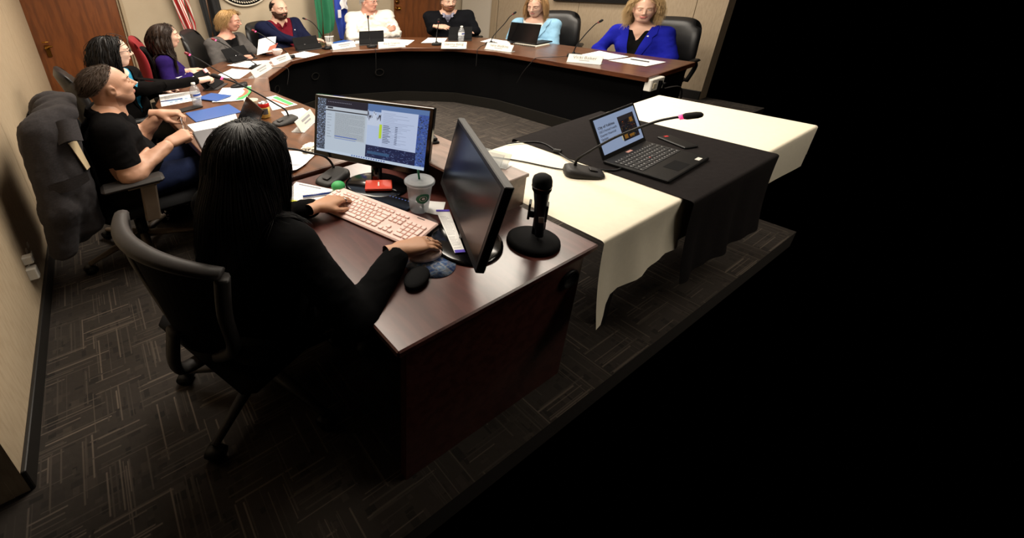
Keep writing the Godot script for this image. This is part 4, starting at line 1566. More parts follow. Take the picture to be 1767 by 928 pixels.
	o = thing("tissue", "crumpled white tissue beside the lit monitor", "tissue", P(0.785, 0.75, 1.80))
	st = S(true)
	var tf := func(s: float, t: float) -> Vector3:
		var a := s * TAU
		var e := (t - 0.5) * PI
		var k := 0.034 + 0.016 * fine.get_noise_3d(cos(a) * 2.2, sin(a) * 2.2, e * 2.0 + 4.0)
		return Vector3(cos(a) * cos(e) * k * 1.2, 0.026 + sin(e) * k * 0.8, sin(a) * cos(e) * k)
	sheet(st, 26, 16, tf, 0.0, Vector3.UP)
	put(st, "crumple", M["tissue"], o)
	nameplate("silver framed name plate beside the lit monitor", [0.86, 2.07], [1.03, 2.235], "", "bars")
	# soda can
	o = thing("soda_can", "yellow and red soda can beside the paper cup", "can", P(0.803, 0.75, 2.46))
	st = S(true)
	lathe(st, [Vector2(0.0, 0.004), Vector2(0.024, 0.0), Vector2(0.033, 0.01), Vector2(0.033, 0.09)], Transform3D(), 28)
	put(st, "body", M["can yellow"], o)
	st = S(true)
	lathe(st, [Vector2(0.0331, 0.088), Vector2(0.0331, 0.108), Vector2(0.029, 0.116)], Transform3D(), 28)
	put(st, "shoulder", M["can red"], o)
	st = S(true)
	lathe(st, [Vector2(0.029, 0.116), Vector2(0.0295, 0.121), Vector2(0.0265, 0.121), Vector2(0.026, 0.117), Vector2(0.0, 0.117)], Transform3D(), 28)
	put(st, "lid", M["steel"], o)
	st = S(true)
	sheet(st, 8, 4, func(s: float, t: float) -> Vector3: return Vector3(cos(1.2 + s) * 0.0335, 0.035 + 0.045 * t, sin(1.2 + s) * 0.0335), 0.0, Vector3(0.3, 0, 1))
	put(st, "print_panel", M["laptop grey"], o)
	o = thing("paper_cup", "cream paper cup beside the soda can", "cup", P(0.775, 0.75, 2.60))
	st = S(true)
	lathe(st, [Vector2(0.0, 0.0), Vector2(0.029, 0.0), Vector2(0.042, 0.104), Vector2(0.044, 0.108), Vector2(0.0415, 0.109), Vector2(0.036, 0.03), Vector2(0.0, 0.02)], Transform3D(), 28)
	put(st, "cup_wall", M["cup card"], o)
	# man's laptop
	o = thing("grey_laptop", "grey laptop before the man in the black polo, screen folded back", "laptop", P(0.505, 0.75, 2.27), deg_to_rad(-4))
	st = S()
	box(st, Vector3(-0.02, 0.009, 0), Vector3(0.24, 0.016, 0.33), Basis(), 0.004)
	put(st, "base", M["laptop grey"], o)
	st = S()
	for i in 6:
		for k in 14:
			box(st, Vector3(0.065 - i * 0.019, 0.0185, -0.133 + k * 0.0205), Vector3(0.016, 0.003, 0.0175))
	put(st, "keys", M["keycap"], o).set_meta("kind", "stuff")
	st = S()
	var lid := Basis(Vector3.BACK, -0.42)
	box(st, Vector3(0.105, 0.018, 0) + lid * Vector3(0, 0.1, 0), Vector3(0.008, 0.2, 0.33), lid, 0.002)
	put(st, "lid", M["gloss black"], o)
	# papers, folder, phone, bottle in front of the two at the left arm
	paper("blank white sheets beside the grey laptop", [[0.385, 2.62], [0.68, 2.645], [0.64, 2.455], [0.395, 2.40]], 0.75, print_lines(31, Color(0, 0, 0, 0), 4), 0.004)
	o = thing("blue_folder", "shiny blue folder lying on the desk before the man in black polo", "folder", P(0.575, 0.75, 2.765), deg_to_rad(3))
	st = S()
	box(st, Vector3(0, 0.004, 0), Vector3(0.285, 0.006, 0.235), Basis(), 0.002)
	put(st, "cover", M["blue folder"], o)
	o = thing("blue_booklet", "small blue booklet behind the water bottle", "booklet", P(0.675, 0.757, 3.13), deg_to_rad(30))
	st = S()
	box(st, Vector3(0, 0.004, 0), Vector3(0.15, 0.006, 0.2), Basis(), 0.002)
	put(st, "cover", M["blue folder"], o)
	o = thing("dark_phone", "dark phone beside the water bottle", "phone", P(0.475, 0.75, 2.965), deg_to_rad(14))
	st = S()
	box(st, Vector3(0, 0.006, 0), Vector3(0.15, 0.01, 0.075), Basis(), 0.003)
	put(st, "case", M["black plastic"], o)
	bottle("clear water bottle with a blue and white label beside the blue folder", 0.532, 2.99, 1.0)
	o = paper("printed page with a blue box under a pen", [[0.37, 3.50], [0.63, 3.44], [0.615, 3.16], [0.33, 3.15]], 0.75, print_lines(41, Color(0, 0, 0, 0), 24, rgb8(176, 204, 232)), 0.002)
	o = thing("thin_pen", "thin blue pen lying across the printed page", "pen", P(0.42, 0.753, 3.27), deg_to_rad(-6))
	st = S(true)
	tube(st, [Vector3(-0.075, 0.004, 0), Vector3(0.07, 0.004, 0)], 0.004, 8)
	put(st, "barrel", M["pen blue"], o)
	o = paper("page with a green and red curved band under the long gooseneck", [[0.80, 3.36], [1.0, 3.28], [0.835, 2.91], [0.63, 3.01]], 0.75, print_lines(43, Color(0, 0, 0, 0), 18), 0.008)
	stripe_on(o, Vector3(0.15, 0.004, -0.14), Vector3(-0.02, 0.004, 0.19), 0.05, M["green print"], "print", -0.03)
	stripe_on(o, Vector3(0.11, 0.0045, -0.09), Vector3(0.0, 0.0045, 0.13), 0.025, M["red print"], "print", -0.035)
	o = paper("page with a green band lying at the desk's inner edge", [[0.965, 2.89], [1.04, 2.895], [1.066, 2.58], [0.89, 2.565]], 0.75, print_lines(44, Color(0, 0, 0, 0), 14), 0.002)
	stripe_on(o, Vector3(0.03, 0, -0.13), Vector3(0.05, 0, 0.13), 0.035, M["green print"])
	stripe_on(o, Vector3(-0.01, 0, -0.08), Vector3(0.02, 0, 0.14), 0.02, M["red print"])
	paper("white sheets beside the grey microphone base", [[0.92, 2.50], [1.06, 2.485], [1.05, 2.335], [0.89, 2.30]], 0.75, null, 0.003)
	# sign holders on the hutch
	for k in 2:
		o = thing("sign_holder", ["clear acrylic sign holder standing on the hutch behind the dark monitor", "second clear acrylic sign holder leaning on the first one"][k], "sign holder", P(1.10 + 0.025 * k, 0.90, 1.05 - 0.01 * k), deg_to_rad(-76))
		st = S()
		var lb := Basis(Vector3.RIGHT, -0.5)
		box(st, lb * Vector3(0, 0.035, 0), Vector3(0.19, 0.07, 0.004), lb, 0.001)
		put(st, "panel", M["acrylic"], o)
		st = S()
		box(st, Vector3(0, 0.002, -0.03), Vector3(0.19, 0.004, 0.06), Basis(), 0.001)
		put(st, "foot", M["acrylic"], o)
	# something dark on the hutch, beside the lit monitor
	o = thing("stapler", "small black stapler on the hutch beside the lit monitor", "stapler", P(1.135, 0.90, 1.34), deg_to_rad(70))
	st = S()
	box(st, Vector3(0, 0.006, 0), Vector3(0.11, 0.012, 0.035), Basis(), 0.003)
	put(st, "foot", M["black plastic"], o)
	st = S()
	box(st, Vector3(0.004, 0.024, 0), Vector3(0.1, 0.016, 0.026), Basis(Vector3.BACK, 0.1), 0.005)
	put(st, "arm", M["black plastic"], o)
	# handheld microphone on a round stand
	o = thing("microphone_stand", "heavy round dark grey desk stand holding the handheld microphone", "microphone stand", P(1.022, d, 0.71), facing(-0.82, -0.58))
	st = S(true)
	lathe(st, [Vector2(0.0, 0.0), Vector2(0.074, 0.0), Vector2(0.079, 0.006), Vector2(0.077, 0.018), Vector2(0.066, 0.026), Vector2(0.0, 0.029)], Transform3D(), 48)
	put(st, "base", M["matte black"], o)
	st = S(true)
	tube(st, [Vector3(0.0, 0.026, -0.022), Vector3(0.0, 0.125, -0.022)], 0.009, 10)
	put(st, "stem", M["black plastic"], o)
	st = S()
	for s in [-1.0, 1.0]:
		box(st, Vector3(s * 0.024, 0.15, 0.0), Vector3(0.007, 0.07, 0.036), Basis(), 0.002)
	box(st, Vector3(0, 0.12, -0.016), Vector3(0.05, 0.03, 0.012), Basis(), 0.003)
	put(st, "clip", M["black plastic"], o)
	o = thing("handheld_microphone", "black wireless handheld microphone standing upright in the round stand", "microphone", P(1.022, d + 0.04, 0.71), facing(-0.82, -0.58))
	st = S(true)
	var up := Transform3D(Basis(Vector3.BACK, 0.06) * Basis(Vector3.RIGHT, 0.04), Vector3(0.014, 0, 0.004))
	lathe(st, [Vector2(0.0, 0.0), Vector2(0.0125, 0.001), Vector2(0.013, 0.032), Vector2(0.017, 0.04), Vector2(0.0185, 0.15), Vector2(0.0225, 0.205)], up, 24)
	put(st, "body", M["mic body"], o)
	st = S(true)
	lathe(st, [Vector2(0.0228, 0.203), Vector2(0.0262, 0.212), Vector2(0.0272, 0.226)], up, 28)
	put(st, "lower_grille", M["foam black"], o)
	st = S(true)
	lathe(st, [Vector2(0.0272, 0.225), Vector2(0.0282, 0.228), Vector2(0.0275, 0.232)], up, 28)
	put(st, "grille_band", M["steel"], o)
	st = S(true)
	lathe(st, [Vector2(0.0272, 0.231), Vector2(0.0272, 0.25), Vector2(0.024, 0.265), Vector2(0.015, 0.274), Vector2(0.0, 0.277)], up, 28)
	put(st, "grille", M["foam black"], o)
	st = S()
	box(st, up * Vector3(0.004, 0.09, 0.018), Vector3(0.014, 0.026, 0.003), up.basis, 0.001)
	put(st, "display", M["white plastic"], o)
	# nameplates along the horseshoe
	nameplate("white name plate before the woman with black hair", [1.115, 3.529], [1.38, 3.822], "", "bars")
	nameplate("white name plate before the woman in grey", [1.425, 3.90], [1.677, 4.078], "", "bars")
	nameplate("white name plate before the man in the navy blazer", [2.20, 4.20], [2.48, 4.20], "", "bars")
	nameplate("white name plate before the man in the white shirt", [2.59, 3.93], [2.84, 3.80], "Rick Glenn", "line")
	nameplate("white name plate before the man in the black sweater", [3.018, 3.451], [3.175, 3.262], "Danny Berg", "line")
	nameplate("white name plate before the woman in light blue", [3.29, 3.13], [3.315, 2.83], "Sara Watkins", "line")
	nameplate("white name plate before the woman in royal blue", [3.30, 2.245], [3.375, 2.0], "Vicki Baker", "line")

func bottle(label: String, u: float, v: float, k: float) -> void:
	var o := thing("water_bottle", label, "bottle", P(u, 0.75, v), 0.3)
	var st := S(true)
	lathe(st, [Vector2(0.0, 0.0), Vector2(0.028, 0.0), Vector2(0.032, 0.008), Vector2(0.03, 0.03), Vector2(0.0325, 0.045), Vector2(0.0305, 0.06), Vector2(0.0325, 0.08), Vector2(0.0325, 0.125), Vector2(0.03, 0.145), Vector2(0.018, 0.178), Vector2(0.012, 0.186), Vector2(0.012, 0.193)], Transform3D(), 28)
	put(st, "bottle_wall", M["clear plastic"], o)
	st = S(true)
	lathe(st, [Vector2(0.0, 0.004), Vector2(0.027, 0.004), Vector2(0.029, 0.05), Vector2(0.029, 0.10 * k), Vector2(0.0, 0.10 * k)], Transform3D(), 24)
	put(st, "water", M["water"], o)
	st = S(true)
	lathe(st, [Vector2(0.0329, 0.085), Vector2(0.0329, 0.122)], Transform3D(), 28)
	put(st, "label", M["label white"], o)
	st = S(true)
	sheet(st, 14, 2, func(s: float, t: float) -> Vector3: return Vector3(cos(0.7 + s * 1.8) * 0.0334, 0.099 + 0.016 * t, sin(0.7 + s * 1.8) * 0.0334), 0.0, Vector3(0, 0, 1))
	put(st, "label_band", M["label blue"], o)
	st = S(true)
	lathe(st, [Vector2(0.0135, 0.19), Vector2(0.0138, 0.204), Vector2(0.012, 0.206), Vector2(0.0, 0.206)], Transform3D(), 18)
	put(st, "cap", M["white plastic"], o)
# ------------------------------------------------------------------ things on the far part of the council desk
func tablet(label: String, u: float, v: float, du: float, dv: float, w: float, lean := 0.5) -> Node3D:
	# seen from behind: (du, dv) points to where its back faces
	var o := thing("tablet", label, "tablet", P(u, 0.75, v), facing(du, dv), "black tablets in folding covers")
	var tilt := Basis(Vector3.RIGHT, -lean)
	var st := S()
	box(st, Vector3(0, 0.01, 0) + tilt * Vector3(0, 0.085, 0), Vector3(w, 0.17, 0.01), tilt, 0.003)
	put(st, "panel", M["matte black"], o)
	st = S()
	box(st, Vector3(0, 0.006, 0.035), Vector3(w, 0.01, 0.12), Basis(), 0.003)
	put(st, "cover", M["grey plastic"], o)
	st = S()
	var kb := Basis(Vector3.RIGHT, 0.5)
	box(st, Vector3(0, 0.045, 0.04), Vector3(w, 0.075, 0.004), Basis(Vector3.RIGHT, -0.75), 0.001)
	put(st, "kickstand", M["matte black"], o)
	st = S()
	box(st, Vector3(-w * 0.08, 0.01, 0.007) + tilt * Vector3(0, 0.05, 0), Vector3(0.006, 0.03, 0.004), tilt)
	put(st, "steel_mark", M["steel"], o)  # small upright steel mark on the panel's back
	return o

func build_far_things() -> void:
	# microphones, base then neck to tip
	microphone("black gooseneck microphone before the man in the white shirt", P(2.59, 0.75, 4.06), facing(0.4, 1.0) - PI / 2, [[2.60, 0.79, 4.09], [2.605, 0.9, 4.12], [2.606, 1.02, 4.13], [2.606, 1.12, 4.136]], false, "mic dark red", [[2.57, 0.76, 4.02], [2.545, 0.756, 3.93], [2.535, 0.74, 3.90], [2.535, 0.60, 3.90], [2.55, 0.42, 3.93]])
	microphone("black gooseneck microphone before the man in the black sweater", P(3.14, 0.75, 3.66), facing(0.7, 0.7) - PI / 2, [[3.16, 0.79, 3.69], [3.18, 0.88, 3.71], [3.192, 0.98, 3.706], [3.194, 1.04, 3.704]], false, "mic dark red")
	microphone("black gooseneck microphone before the woman in light blue", P(3.52, 0.75, 3.26), facing(1.0, 0.3) - PI / 2, [[3.54, 0.79, 3.29], [3.565, 0.86, 3.28], [3.623, 0.995, 3.216], [3.65, 1.08, 3.18], [3.673, 1.116, 3.156]], false, "mic dark red", [[3.46, 0.76, 3.27], [3.36, 0.756, 3.25], [3.215, 0.756, 3.15], [3.19, 0.72, 3.13], [3.20, 0.55, 3.14]])
	microphone("black gooseneck microphone before the woman in royal blue", P(3.53, 0.75, 2.33), facing(1.0, 0.0) - PI / 2, [[3.56, 0.79, 2.37], [3.572, 0.86, 2.36], [3.60, 0.98, 2.315], [3.63, 1.075, 2.27], [3.642, 1.104, 2.243]], false, "mic dark red", [[3.47, 0.76, 2.36], [3.38, 0.756, 2.42], [3.25, 0.756, 2.50], [3.225, 0.70, 2.53], [3.225, 0.58, 2.60], [3.28, 0.42, 2.70]])
	microphone("black gooseneck microphone before the man in the navy blazer", P(2.20, 0.75, 4.33), facing(0.0, 1.0) - PI / 2, [[2.21, 0.79, 4.37], [2.19, 0.9, 4.39], [2.128, 1.05, 4.41], [2.08, 1.12, 4.43], [2.035, 1.15, 4.45]], false, "mic dark red")
	microphone("black gooseneck microphone beside the speckled mug", P(1.68, 0.75, 4.16), facing(-0.4, 0.9) - PI / 2, [[1.69, 0.79, 4.19], [1.66, 0.85, 4.21], [1.566, 0.957, 4.239], [1.48, 1.05, 4.27], [1.423, 1.098, 4.283]], false, "mic glow")
	microphone("black gooseneck microphone before the woman in the grey blazer", P(1.265, 0.75, 3.92), facing(-0.7, 0.7) - PI / 2, [[1.276, 0.79, 3.96], [1.24, 0.83, 3.975], [1.143, 0.939, 4.0], [1.04, 1.045, 4.02], [0.976, 1.095, 4.034]], false, "mic glow", [[1.30, 0.76, 3.88], [1.36, 0.756, 3.80], [1.46, 0.756, 3.74], [1.49, 0.71, 3.72], [1.46, 0.55, 3.72]])
	microphone("black gooseneck microphone before the woman in purple", P(0.92, 0.75, 3.33), facing(-1.0, 0.4) - PI / 2, [[0.915, 0.79, 3.35], [0.88, 0.84, 3.36], [0.793, 0.923, 3.382], [0.69, 1.04, 3.40], [0.622, 1.102, 3.407]], false, "mic glow")
	# tablets
	tablet("black tablet in a folding cover before the man in the white shirt", 2.70, 4.23, -0.55, -0.83, 0.27, 0.35)
	tablet("black tablet in a folding cover before the man in the navy blazer", 2.04, 4.47, -0.05, -1.0, 0.28)
	tablet("black tablet in a folding cover before the woman in grey", 1.27, 4.40, 0.4, -0.9, 0.29)
	tablet("black tablet in a folding cover before the man in the black sweater", 3.52, 3.72, -0.7, -0.7, 0.25)
	var o := tablet("dark tablet held up by the woman with black hair, pink sticker on it", 0.745, 3.47, 0.75, -0.6, 0.2, 0.45)
	var st := S()
	box(st, Vector3(0.06, 0.15, -0.05), Vector3(0.05, 0.04, 0.012), Basis(Vector3.RIGHT, -0.45), 0.002)
	put(st, "sticker", M["sticker pink"], o)
	# papers
	paper("papers with a blue line beside the name plate of the man in white", [[2.98, 4.50], [3.16, 4.06], [2.90, 3.85], [2.78, 4.22]], 0.75, print_lines(51, rgb8(140, 176, 220), 20), 0.004)
	paper("white papers left of the tablet before the man in white", [[2.60, 4.60], [2.76, 4.50], [2.62, 4.34], [2.50, 4.42]], 0.75, null, 0.003)
	paper("white page under the microphone before the man in the sweater", [[3.37, 4.08], [3.50, 3.90], [3.27, 3.70], [3.09, 3.86]], 0.75, print_lines(52, Color(0, 0, 0, 0), 16), 0.004)
	paper("white page under the microphone before the woman in light blue", [[3.775, 3.52], [3.765, 3.25], [3.59, 3.08], [3.56, 3.46]], 0.75, print_lines(53, Color(0, 0, 0, 0), 16), 0.002)
	paper("printed pages before the woman in royal blue, beside her microphone", [[3.87, 2.33], [3.80, 2.03], [3.58, 2.07], [3.61, 2.34]], 0.75, print_lines(54, Color(0, 0, 0, 0), 22), 0.004)
	o = paper("printed pages under a dark pen before the woman in royal blue", [[3.79, 1.99], [3.78, 1.73], [3.54, 1.75], [3.55, 2.05]], 0.752, print_lines(55, Color(0, 0, 0, 0), 22), 0.002)
	o = thing("dark_pen", "thin dark pen lying on the pages before the royal blue blazer", "pen", P(3.69, 0.756, 1.88), deg_to_rad(86))
	st = S(true)
	tube(st, [Vector3(-0.075, 0.004, 0), Vector3(0.075, 0.004, 0)], 0.0042, 8)
	put(st, "barrel", M["black plastic"], o)
	paper("white sheet between the mug and the navy man's tablet", [[1.68, 4.27], [1.95, 4.37], [2.0, 4.10], [1.80, 4.02]], 0.75, null, 0.003)
	o = paper("page with a blue figure before the woman in grey", [[1.27, 4.32], [1.53, 4.14], [1.21, 3.96], [1.09, 4.24]], 0.75, print_lines(56, Color(0, 0, 0, 0), 12, rgb8(170, 196, 228)), 0.004)
	paper("spread white pages under the microphone before the woman in grey", [[0.86, 3.83], [1.08, 4.04], [1.20, 3.84], [1.0, 3.58]], 0.75, print_lines(57, Color(0, 0, 0, 0), 22), 0.006)
	paper("white page before the woman in purple", [[0.575, 4.06], [0.72, 4.20], [0.84, 4.02], [0.66, 3.90]], 0.75, null, 0.002)
	# paper held up by the woman in grey
	o = thing("held_paper", "white page with a red figure held up by the woman in grey", "paper", P(1.56, 0.79, 4.40))
	st = S(true)
	sheet(st, 6, 6, func(s: float, t: float) -> Vector3: return Vector3(-0.13 + 0.21 * s + 0.07 * t, 0.17 * t + 0.006 + 0.01 * sin(s * PI), 0.05 - 0.09 * t - 0.06 * s), 0.001, Vector3(0, 0.6, 0.8))
	put(st, "sheet", M["paper"], o)
	st = S(true)
	sheet(st, 6, 4, func(s: float, t: float) -> Vector3: return Vector3(-0.01 + 0.1 * s + 0.04 * t, 0.035 + 0.05 * t + 0.02 * s, 0.034 - 0.03 * t - 0.03 * s), 0.0005, Vector3(0, 0.6, 0.8))
	put(st, "print", M["red print"], o)
	# mug
	o = thing("speckled_mug", "cream speckled mug with a pink foot before the woman in grey", "mug", P(1.62, 0.75, 4.29), 0.4)
	st = S(true)
	lathe(st, [Vector2(0.032, 0.028), Vector2(0.042, 0.05), Vector2(0.044, 0.088), Vector2(0.043, 0.1), Vector2(0.039, 0.1), Vector2(0.038, 0.06), Vector2(0.0, 0.05)], Transform3D(), 28)
	put(st, "body", M["mug glaze"], o)
	st = S(true)
	lathe(st, [Vector2(0.0, 0.0), Vector2(0.026, 0.0), Vector2(0.0325, 0.03)], Transform3D(), 28)
	put(st, "foot", M["mug pink"], o)
	st = S(true)
	tube(st, curve([Vector3(0.04, 0.085, 0), Vector3(0.066, 0.08, 0), Vector3(0.066, 0.055, 0), Vector3(0.04, 0.045, 0)]), 0.006, 8)
	put(st, "handle", M["mug glaze"], o)
	st = S()
	var r := RandomNumberGenerator.new()
	r.seed = 4
	for k in 60:
		var a := r.randf() * TAU
		var y := r.randf_range(0.04, 0.095)
		var rr := 0.0442 if y > 0.06 else lerpf(0.037, 0.0442, (y - 0.04) / 0.02)
		box(st, Vector3(cos(a) * rr, y, sin(a) * rr), Vector3.ONE * 0.004, Basis(Vector3.UP, -a))
	put(st, "speckles", M["mug pink"], o).set_meta("kind", "stuff")
	# clear cup with straw, gavel, blue notebook
	o = thing("clear_cup", "clear plastic cup with a straw before the green flag", "cup", P(2.30, 0.75, 4.46))
	st = S(true)
	lathe(st, [Vector2(0.0, 0.0), Vector2(0.034, 0.0), Vector2(0.046, 0.13), Vector2(0.048, 0.132)], Transform3D(), 26)
	put(st, "cup_wall", M["frosted clear"], o)
	st = S(true)
	lathe(st, [Vector2(0.0, 0.003), Vector2(0.033, 0.003), Vector2(0.038, 0.055), Vector2(0.0, 0.055)], Transform3D(), 24)
	put(st, "ice", M["white plastic"], o)
	st = S(true)
	lathe(st, [Vector2(0.046, 0.128), Vector2(0.051, 0.131), Vector2(0.05, 0.139), Vector2(0.044, 0.14)], Transform3D(), 26)
	put(st, "lid", M["white plastic"], o)
	st = S(true)
	tube(st, [Vector3(-0.01, 0.01, 0), Vector3(0.02, 0.21, 0)], 0.0038, 8)
	put(st, "straw", M["black plastic"], o)
	o = thing("gavel", "brown wooden gavel lying before the man in white", "gavel", P(2.47, 0.75, 4.37), 0.6)
	st = S(true)
	lathe(st, [Vector2(0.0, -0.045), Vector2(0.02, -0.044), Vector2(0.022, -0.03), Vector2(0.016, -0.02), Vector2(0.02, 0.0), Vector2(0.016, 0.02), Vector2(0.022, 0.03), Vector2(0.02, 0.044), Vector2(0.0, 0.045)], Transform3D(Basis(Vector3.RIGHT, PI / 2), Vector3(0, 0.023, 0)), 18)
	put(st, "head", M["gavel wood"], o)
	st = S(true)
	tube(st, [Vector3(0, 0.023, 0), Vector3(0.1, 0.02, 0), Vector3(0.19, 0.016, 0)], [0.007, 0.009, 0.011], 10)
	put(st, "handle", M["gavel wood"], o)
	o = thing("blue_notebook", "blue notebook lying behind the gavel", "notebook", P(2.50, 0.754, 4.56), 0.3)
	st = S()
	box(st, Vector3(0, 0.007, 0), Vector3(0.24, 0.012, 0.15), Basis(), 0.002)
	put(st, "cover", M["blue folder"], o)
	bottle("clear water bottle before the man in the black sweater", 3.44, 3.62, 0.75)
	# open laptop seen from behind
	o = thing("black_laptop", "black laptop before the woman in light blue, lid seen from behind", "laptop", P(3.69, 0.768, 3.04), facing(-1.0, 0.0))
	st = S()
	var tilt := Basis(Vector3.RIGHT, -0.18)
	box(st, Vector3(0, 0.012, 0) + tilt * Vector3(0, 0.115, 0), Vector3(0.36, 0.23, 0.009), tilt, 0.003)
	put(st, "lid", M["gloss black"], o)
	st = S()
	box(st, Vector3(0, 0.009, -0.12), Vector3(0.36, 0.016, 0.24), Basis(), 0.003)
	put(st, "base", M["black plastic"], o)
	o = thing("spiral_notebook", "pale notebook with a spiral edge under the black laptop", "notebook", P(3.76, 0.75, 2.97), facing(-1.0, 0.0))
	st = S()
	box(st, Vector3(0, 0.008, 0), Vector3(0.27, 0.014, 0.2), Basis(), 0.001)
	put(st, "pages", M["tissue"], o)
	st = S()
	for k in 26:
		box(st, Vector3(-0.125 + k * 0.01, 0.008, 0.101), Vector3(0.004, 0.018, 0.006))
	put(st, "spiral", M["black plastic"], o).set_meta("kind", "stuff")

func screen_slide() -> ImageTexture:
	# the slide's flat ground and its dark picture of town lights
	var im := Image.create(256, 160, false, Image.FORMAT_RGB8)
	im.fill(rgb8(150, 166, 196))
	var r := RandomNumberGenerator.new()
	r.seed = 9
	im.fill_rect(Rect2i(136, 24, 104, 116), rgb8(22, 20, 26))
	im.fill_rect(Rect2i(136, 24, 104, 22), rgb8(44, 38, 40))
	for k in 240:
		var x := r.randi_range(138, 234)
		var y := r.randi_range(50, 134)
		var c := rgb8(r.randi_range(90, 190), r.randi_range(60, 120), 30) if r.randf() < 0.4 else rgb8(50, 54, 60)
		im.fill_rect(Rect2i(x, y, r.randi_range(1, 5), r.randi_range(1, 3)), c)
	for k in [[206, 44, 20, 22], [146, 112, 22, 20], [178, 118, 30, 12]]:
		im.fill_rect(Rect2i(k[0], k[1], k[2], k[3]), rgb8(136, 92, 32))
	im.fill_rect(Rect2i(130, 108, 6, 26), rgb8(196, 188, 150))
	return ImageTexture.create_from_image(im)

func build_table_things() -> void:
	var d := 0.7525
	# laptop on the black runner
	var o := thing("open_laptop", "open black laptop on the black runner showing a slide", "laptop", P(1.875, d, 0.80), deg_to_rad(3))
	var st := S()
	box(st, Vector3(0, 0.009, 0.0), Vector3(0.345, 0.017, 0.25), Basis(), 0.004)
	put(st, "base", M["black plastic"], o)
	st = S()
	for i in 6:
		for k in 15:
			box(st, Vector3(-0.147 + k * 0.021, 0.0185, -0.082 + i * 0.0195), Vector3(0.0175, 0.003, 0.016))
	put(st, "keys", M["keycap"], o).set_meta("kind", "stuff")
	st = S()
	var r := RandomNumberGenerator.new()
	r.seed = 2
	for i in 6:
		for k in 15:
			if r.randf() < 0.85:
				box(st, Vector3(-0.149 + k * 0.021, 0.0202, -0.084 + i * 0.0195), Vector3(0.005, 0.0004, 0.004))
	put(st, "key_prints", M["keycap print"], o).set_meta("kind", "stuff")
	st = S(true)
	ball(st, Vector3(-0.01, 0.021, -0.02), Vector3(0.004, 0.002, 0.004), Basis(), 4, 8)
	put(st, "pointer_stick", M["red dot"], o)
	st = S()
	box(st, Vector3(-0.01, 0.0178, 0.08), Vector3(0.1, 0.0006, 0.055), Basis())
	put(st, "touchpad", M["matte black"], o)
	st = S()
	box(st, Vector3(0.12, 0.0178, 0.105), Vector3(0.034, 0.0006, 0.016), Basis())
	put(st, "sticker", M["white plastic"], o)
	st = S()
	box(st, Vector3(0.0, 0.0178, -0.108), Vector3(0.04, 0.0006, 0.012), Basis())
	put(st, "badge", M["mug pink"], o)
	var tilt := Basis(Vector3.RIGHT, -0.42)
	var mid := Vector3(0, 0.016, -0.125) + tilt * Vector3(0, 0.112, 0)
	st = S()
	box(st, mid, Vector3(0.345, 0.224, 0.009), tilt, 0.003)
	put(st, "lid", M["black plastic"], o)
	st = S()
	var f := func(x: float, y: float) -> Vector3: return mid + tilt * Vector3(x, y, 0.0049)
	quad_uv(st, f.call(-0.158, 0.098), f.call(0.158, 0.098), f.call(0.158, -0.088), f.call(-0.158, -0.088), tilt * Vector3.BACK)
	var m := mat("slide on", rgb8(14, 14, 16), 0.3, {"emission_enabled": true, "emission": Color.BLACK, "emission_energy_multiplier": 0.8})
	m.emission_texture = screen_slide()
	var sc := put(st, "screen", m, o)
	mat("slide text", rgb8(58, 62, 80), 0.5)
	var lines := [["City of Yakima", 0.05, 0.018, 700], ["2023 Period Fourth", 0.028, 0.0155, 400], ["Quarter Financial", 0.008, 0.0155, 400], ["Update", -0.012, 0.0155, 400]]
	for l in lines:
		var t := lettering(l[0], l[2], "slide_text", M["slide text"], sc, Transform3D(tilt, f.call(0, l[1]) + tilt * Vector3(0, 0, 0.0006)), l[3])
		(t.mesh as TextMesh).horizontal_alignment = HORIZONTAL_ALIGNMENT_LEFT
		t.position += Vector3(-0.145 + 0.0, 0, 0)
	# conference microphone on the cream cloth
	microphone("black gooseneck microphone on the cream cloth, bent over the laptop", P(1.555, 0.7475, 0.905), deg_to_rad(-45), [[1.545, 0.785, 0.94], [1.545, 0.82, 0.935], [1.552, 0.86, 0.91], [1.595, 0.965, 0.835], [1.632, 1.06, 0.74], [1.648, 1.095, 0.69], [1.655, 1.103, 0.672]], true, "mic glow")
	# phone
	o = thing("black_phone", "black phone lying on the runner behind the laptop keyboard", "phone", P(2.155, d, 0.855), deg_to_rad(72))
	st = S()
	box(st, Vector3(0, 0.006, 0), Vector3(0.15, 0.011, 0.072), Basis(), 0.004)
	put(st, "case", M["black plastic"], o)
	st = S()
	box(st, Vector3(0.06, 0.0122, 0.0), Vector3(0.012, 0.001, 0.02), Basis())
	put(st, "mark", M["red dot"], o)
	# cables
	st = S(true)
	tube(st, curve([P(1.30, 0.752, 1.30), P(1.37, 0.752, 1.27), P(1.45, 0.752, 1.15), P(1.51, 0.752, 1.0), P(1.535, 0.757, 0.955)]), 0.0035, 6)
	tag(put(st, "microphone_cable", M["black plastic"]), "thin black cable from the gooseneck microphone across the cream cloth", "cable")
	st = S(true)
	tube(st, curve([P(1.56, 0.756, 1.30), P(1.63, 0.757, 1.27), P(1.69, 0.757, 1.21), P(1.665, 0.757, 1.12), P(1.62, 0.757, 1.02), P(1.61, 0.757, 0.92), P(1.66, 0.757, 0.85), P(1.71, 0.76, 0.84)]), 0.004, 6)
	tag(put(st, "laptop_cable", M["black plastic"]), "black cable looping from the runner's edge to the laptop", "cable")
	st = S()
	box(st, P(1.655, 0.762, 1.10), Vector3(0.02, 0.018, 0.035), Basis(Vector3.UP, 0.4), 0.004)
	tag(put(st, "cable_adapter", M["black plastic"]), "small black block on the cable beside the runner's edge", "adapter")
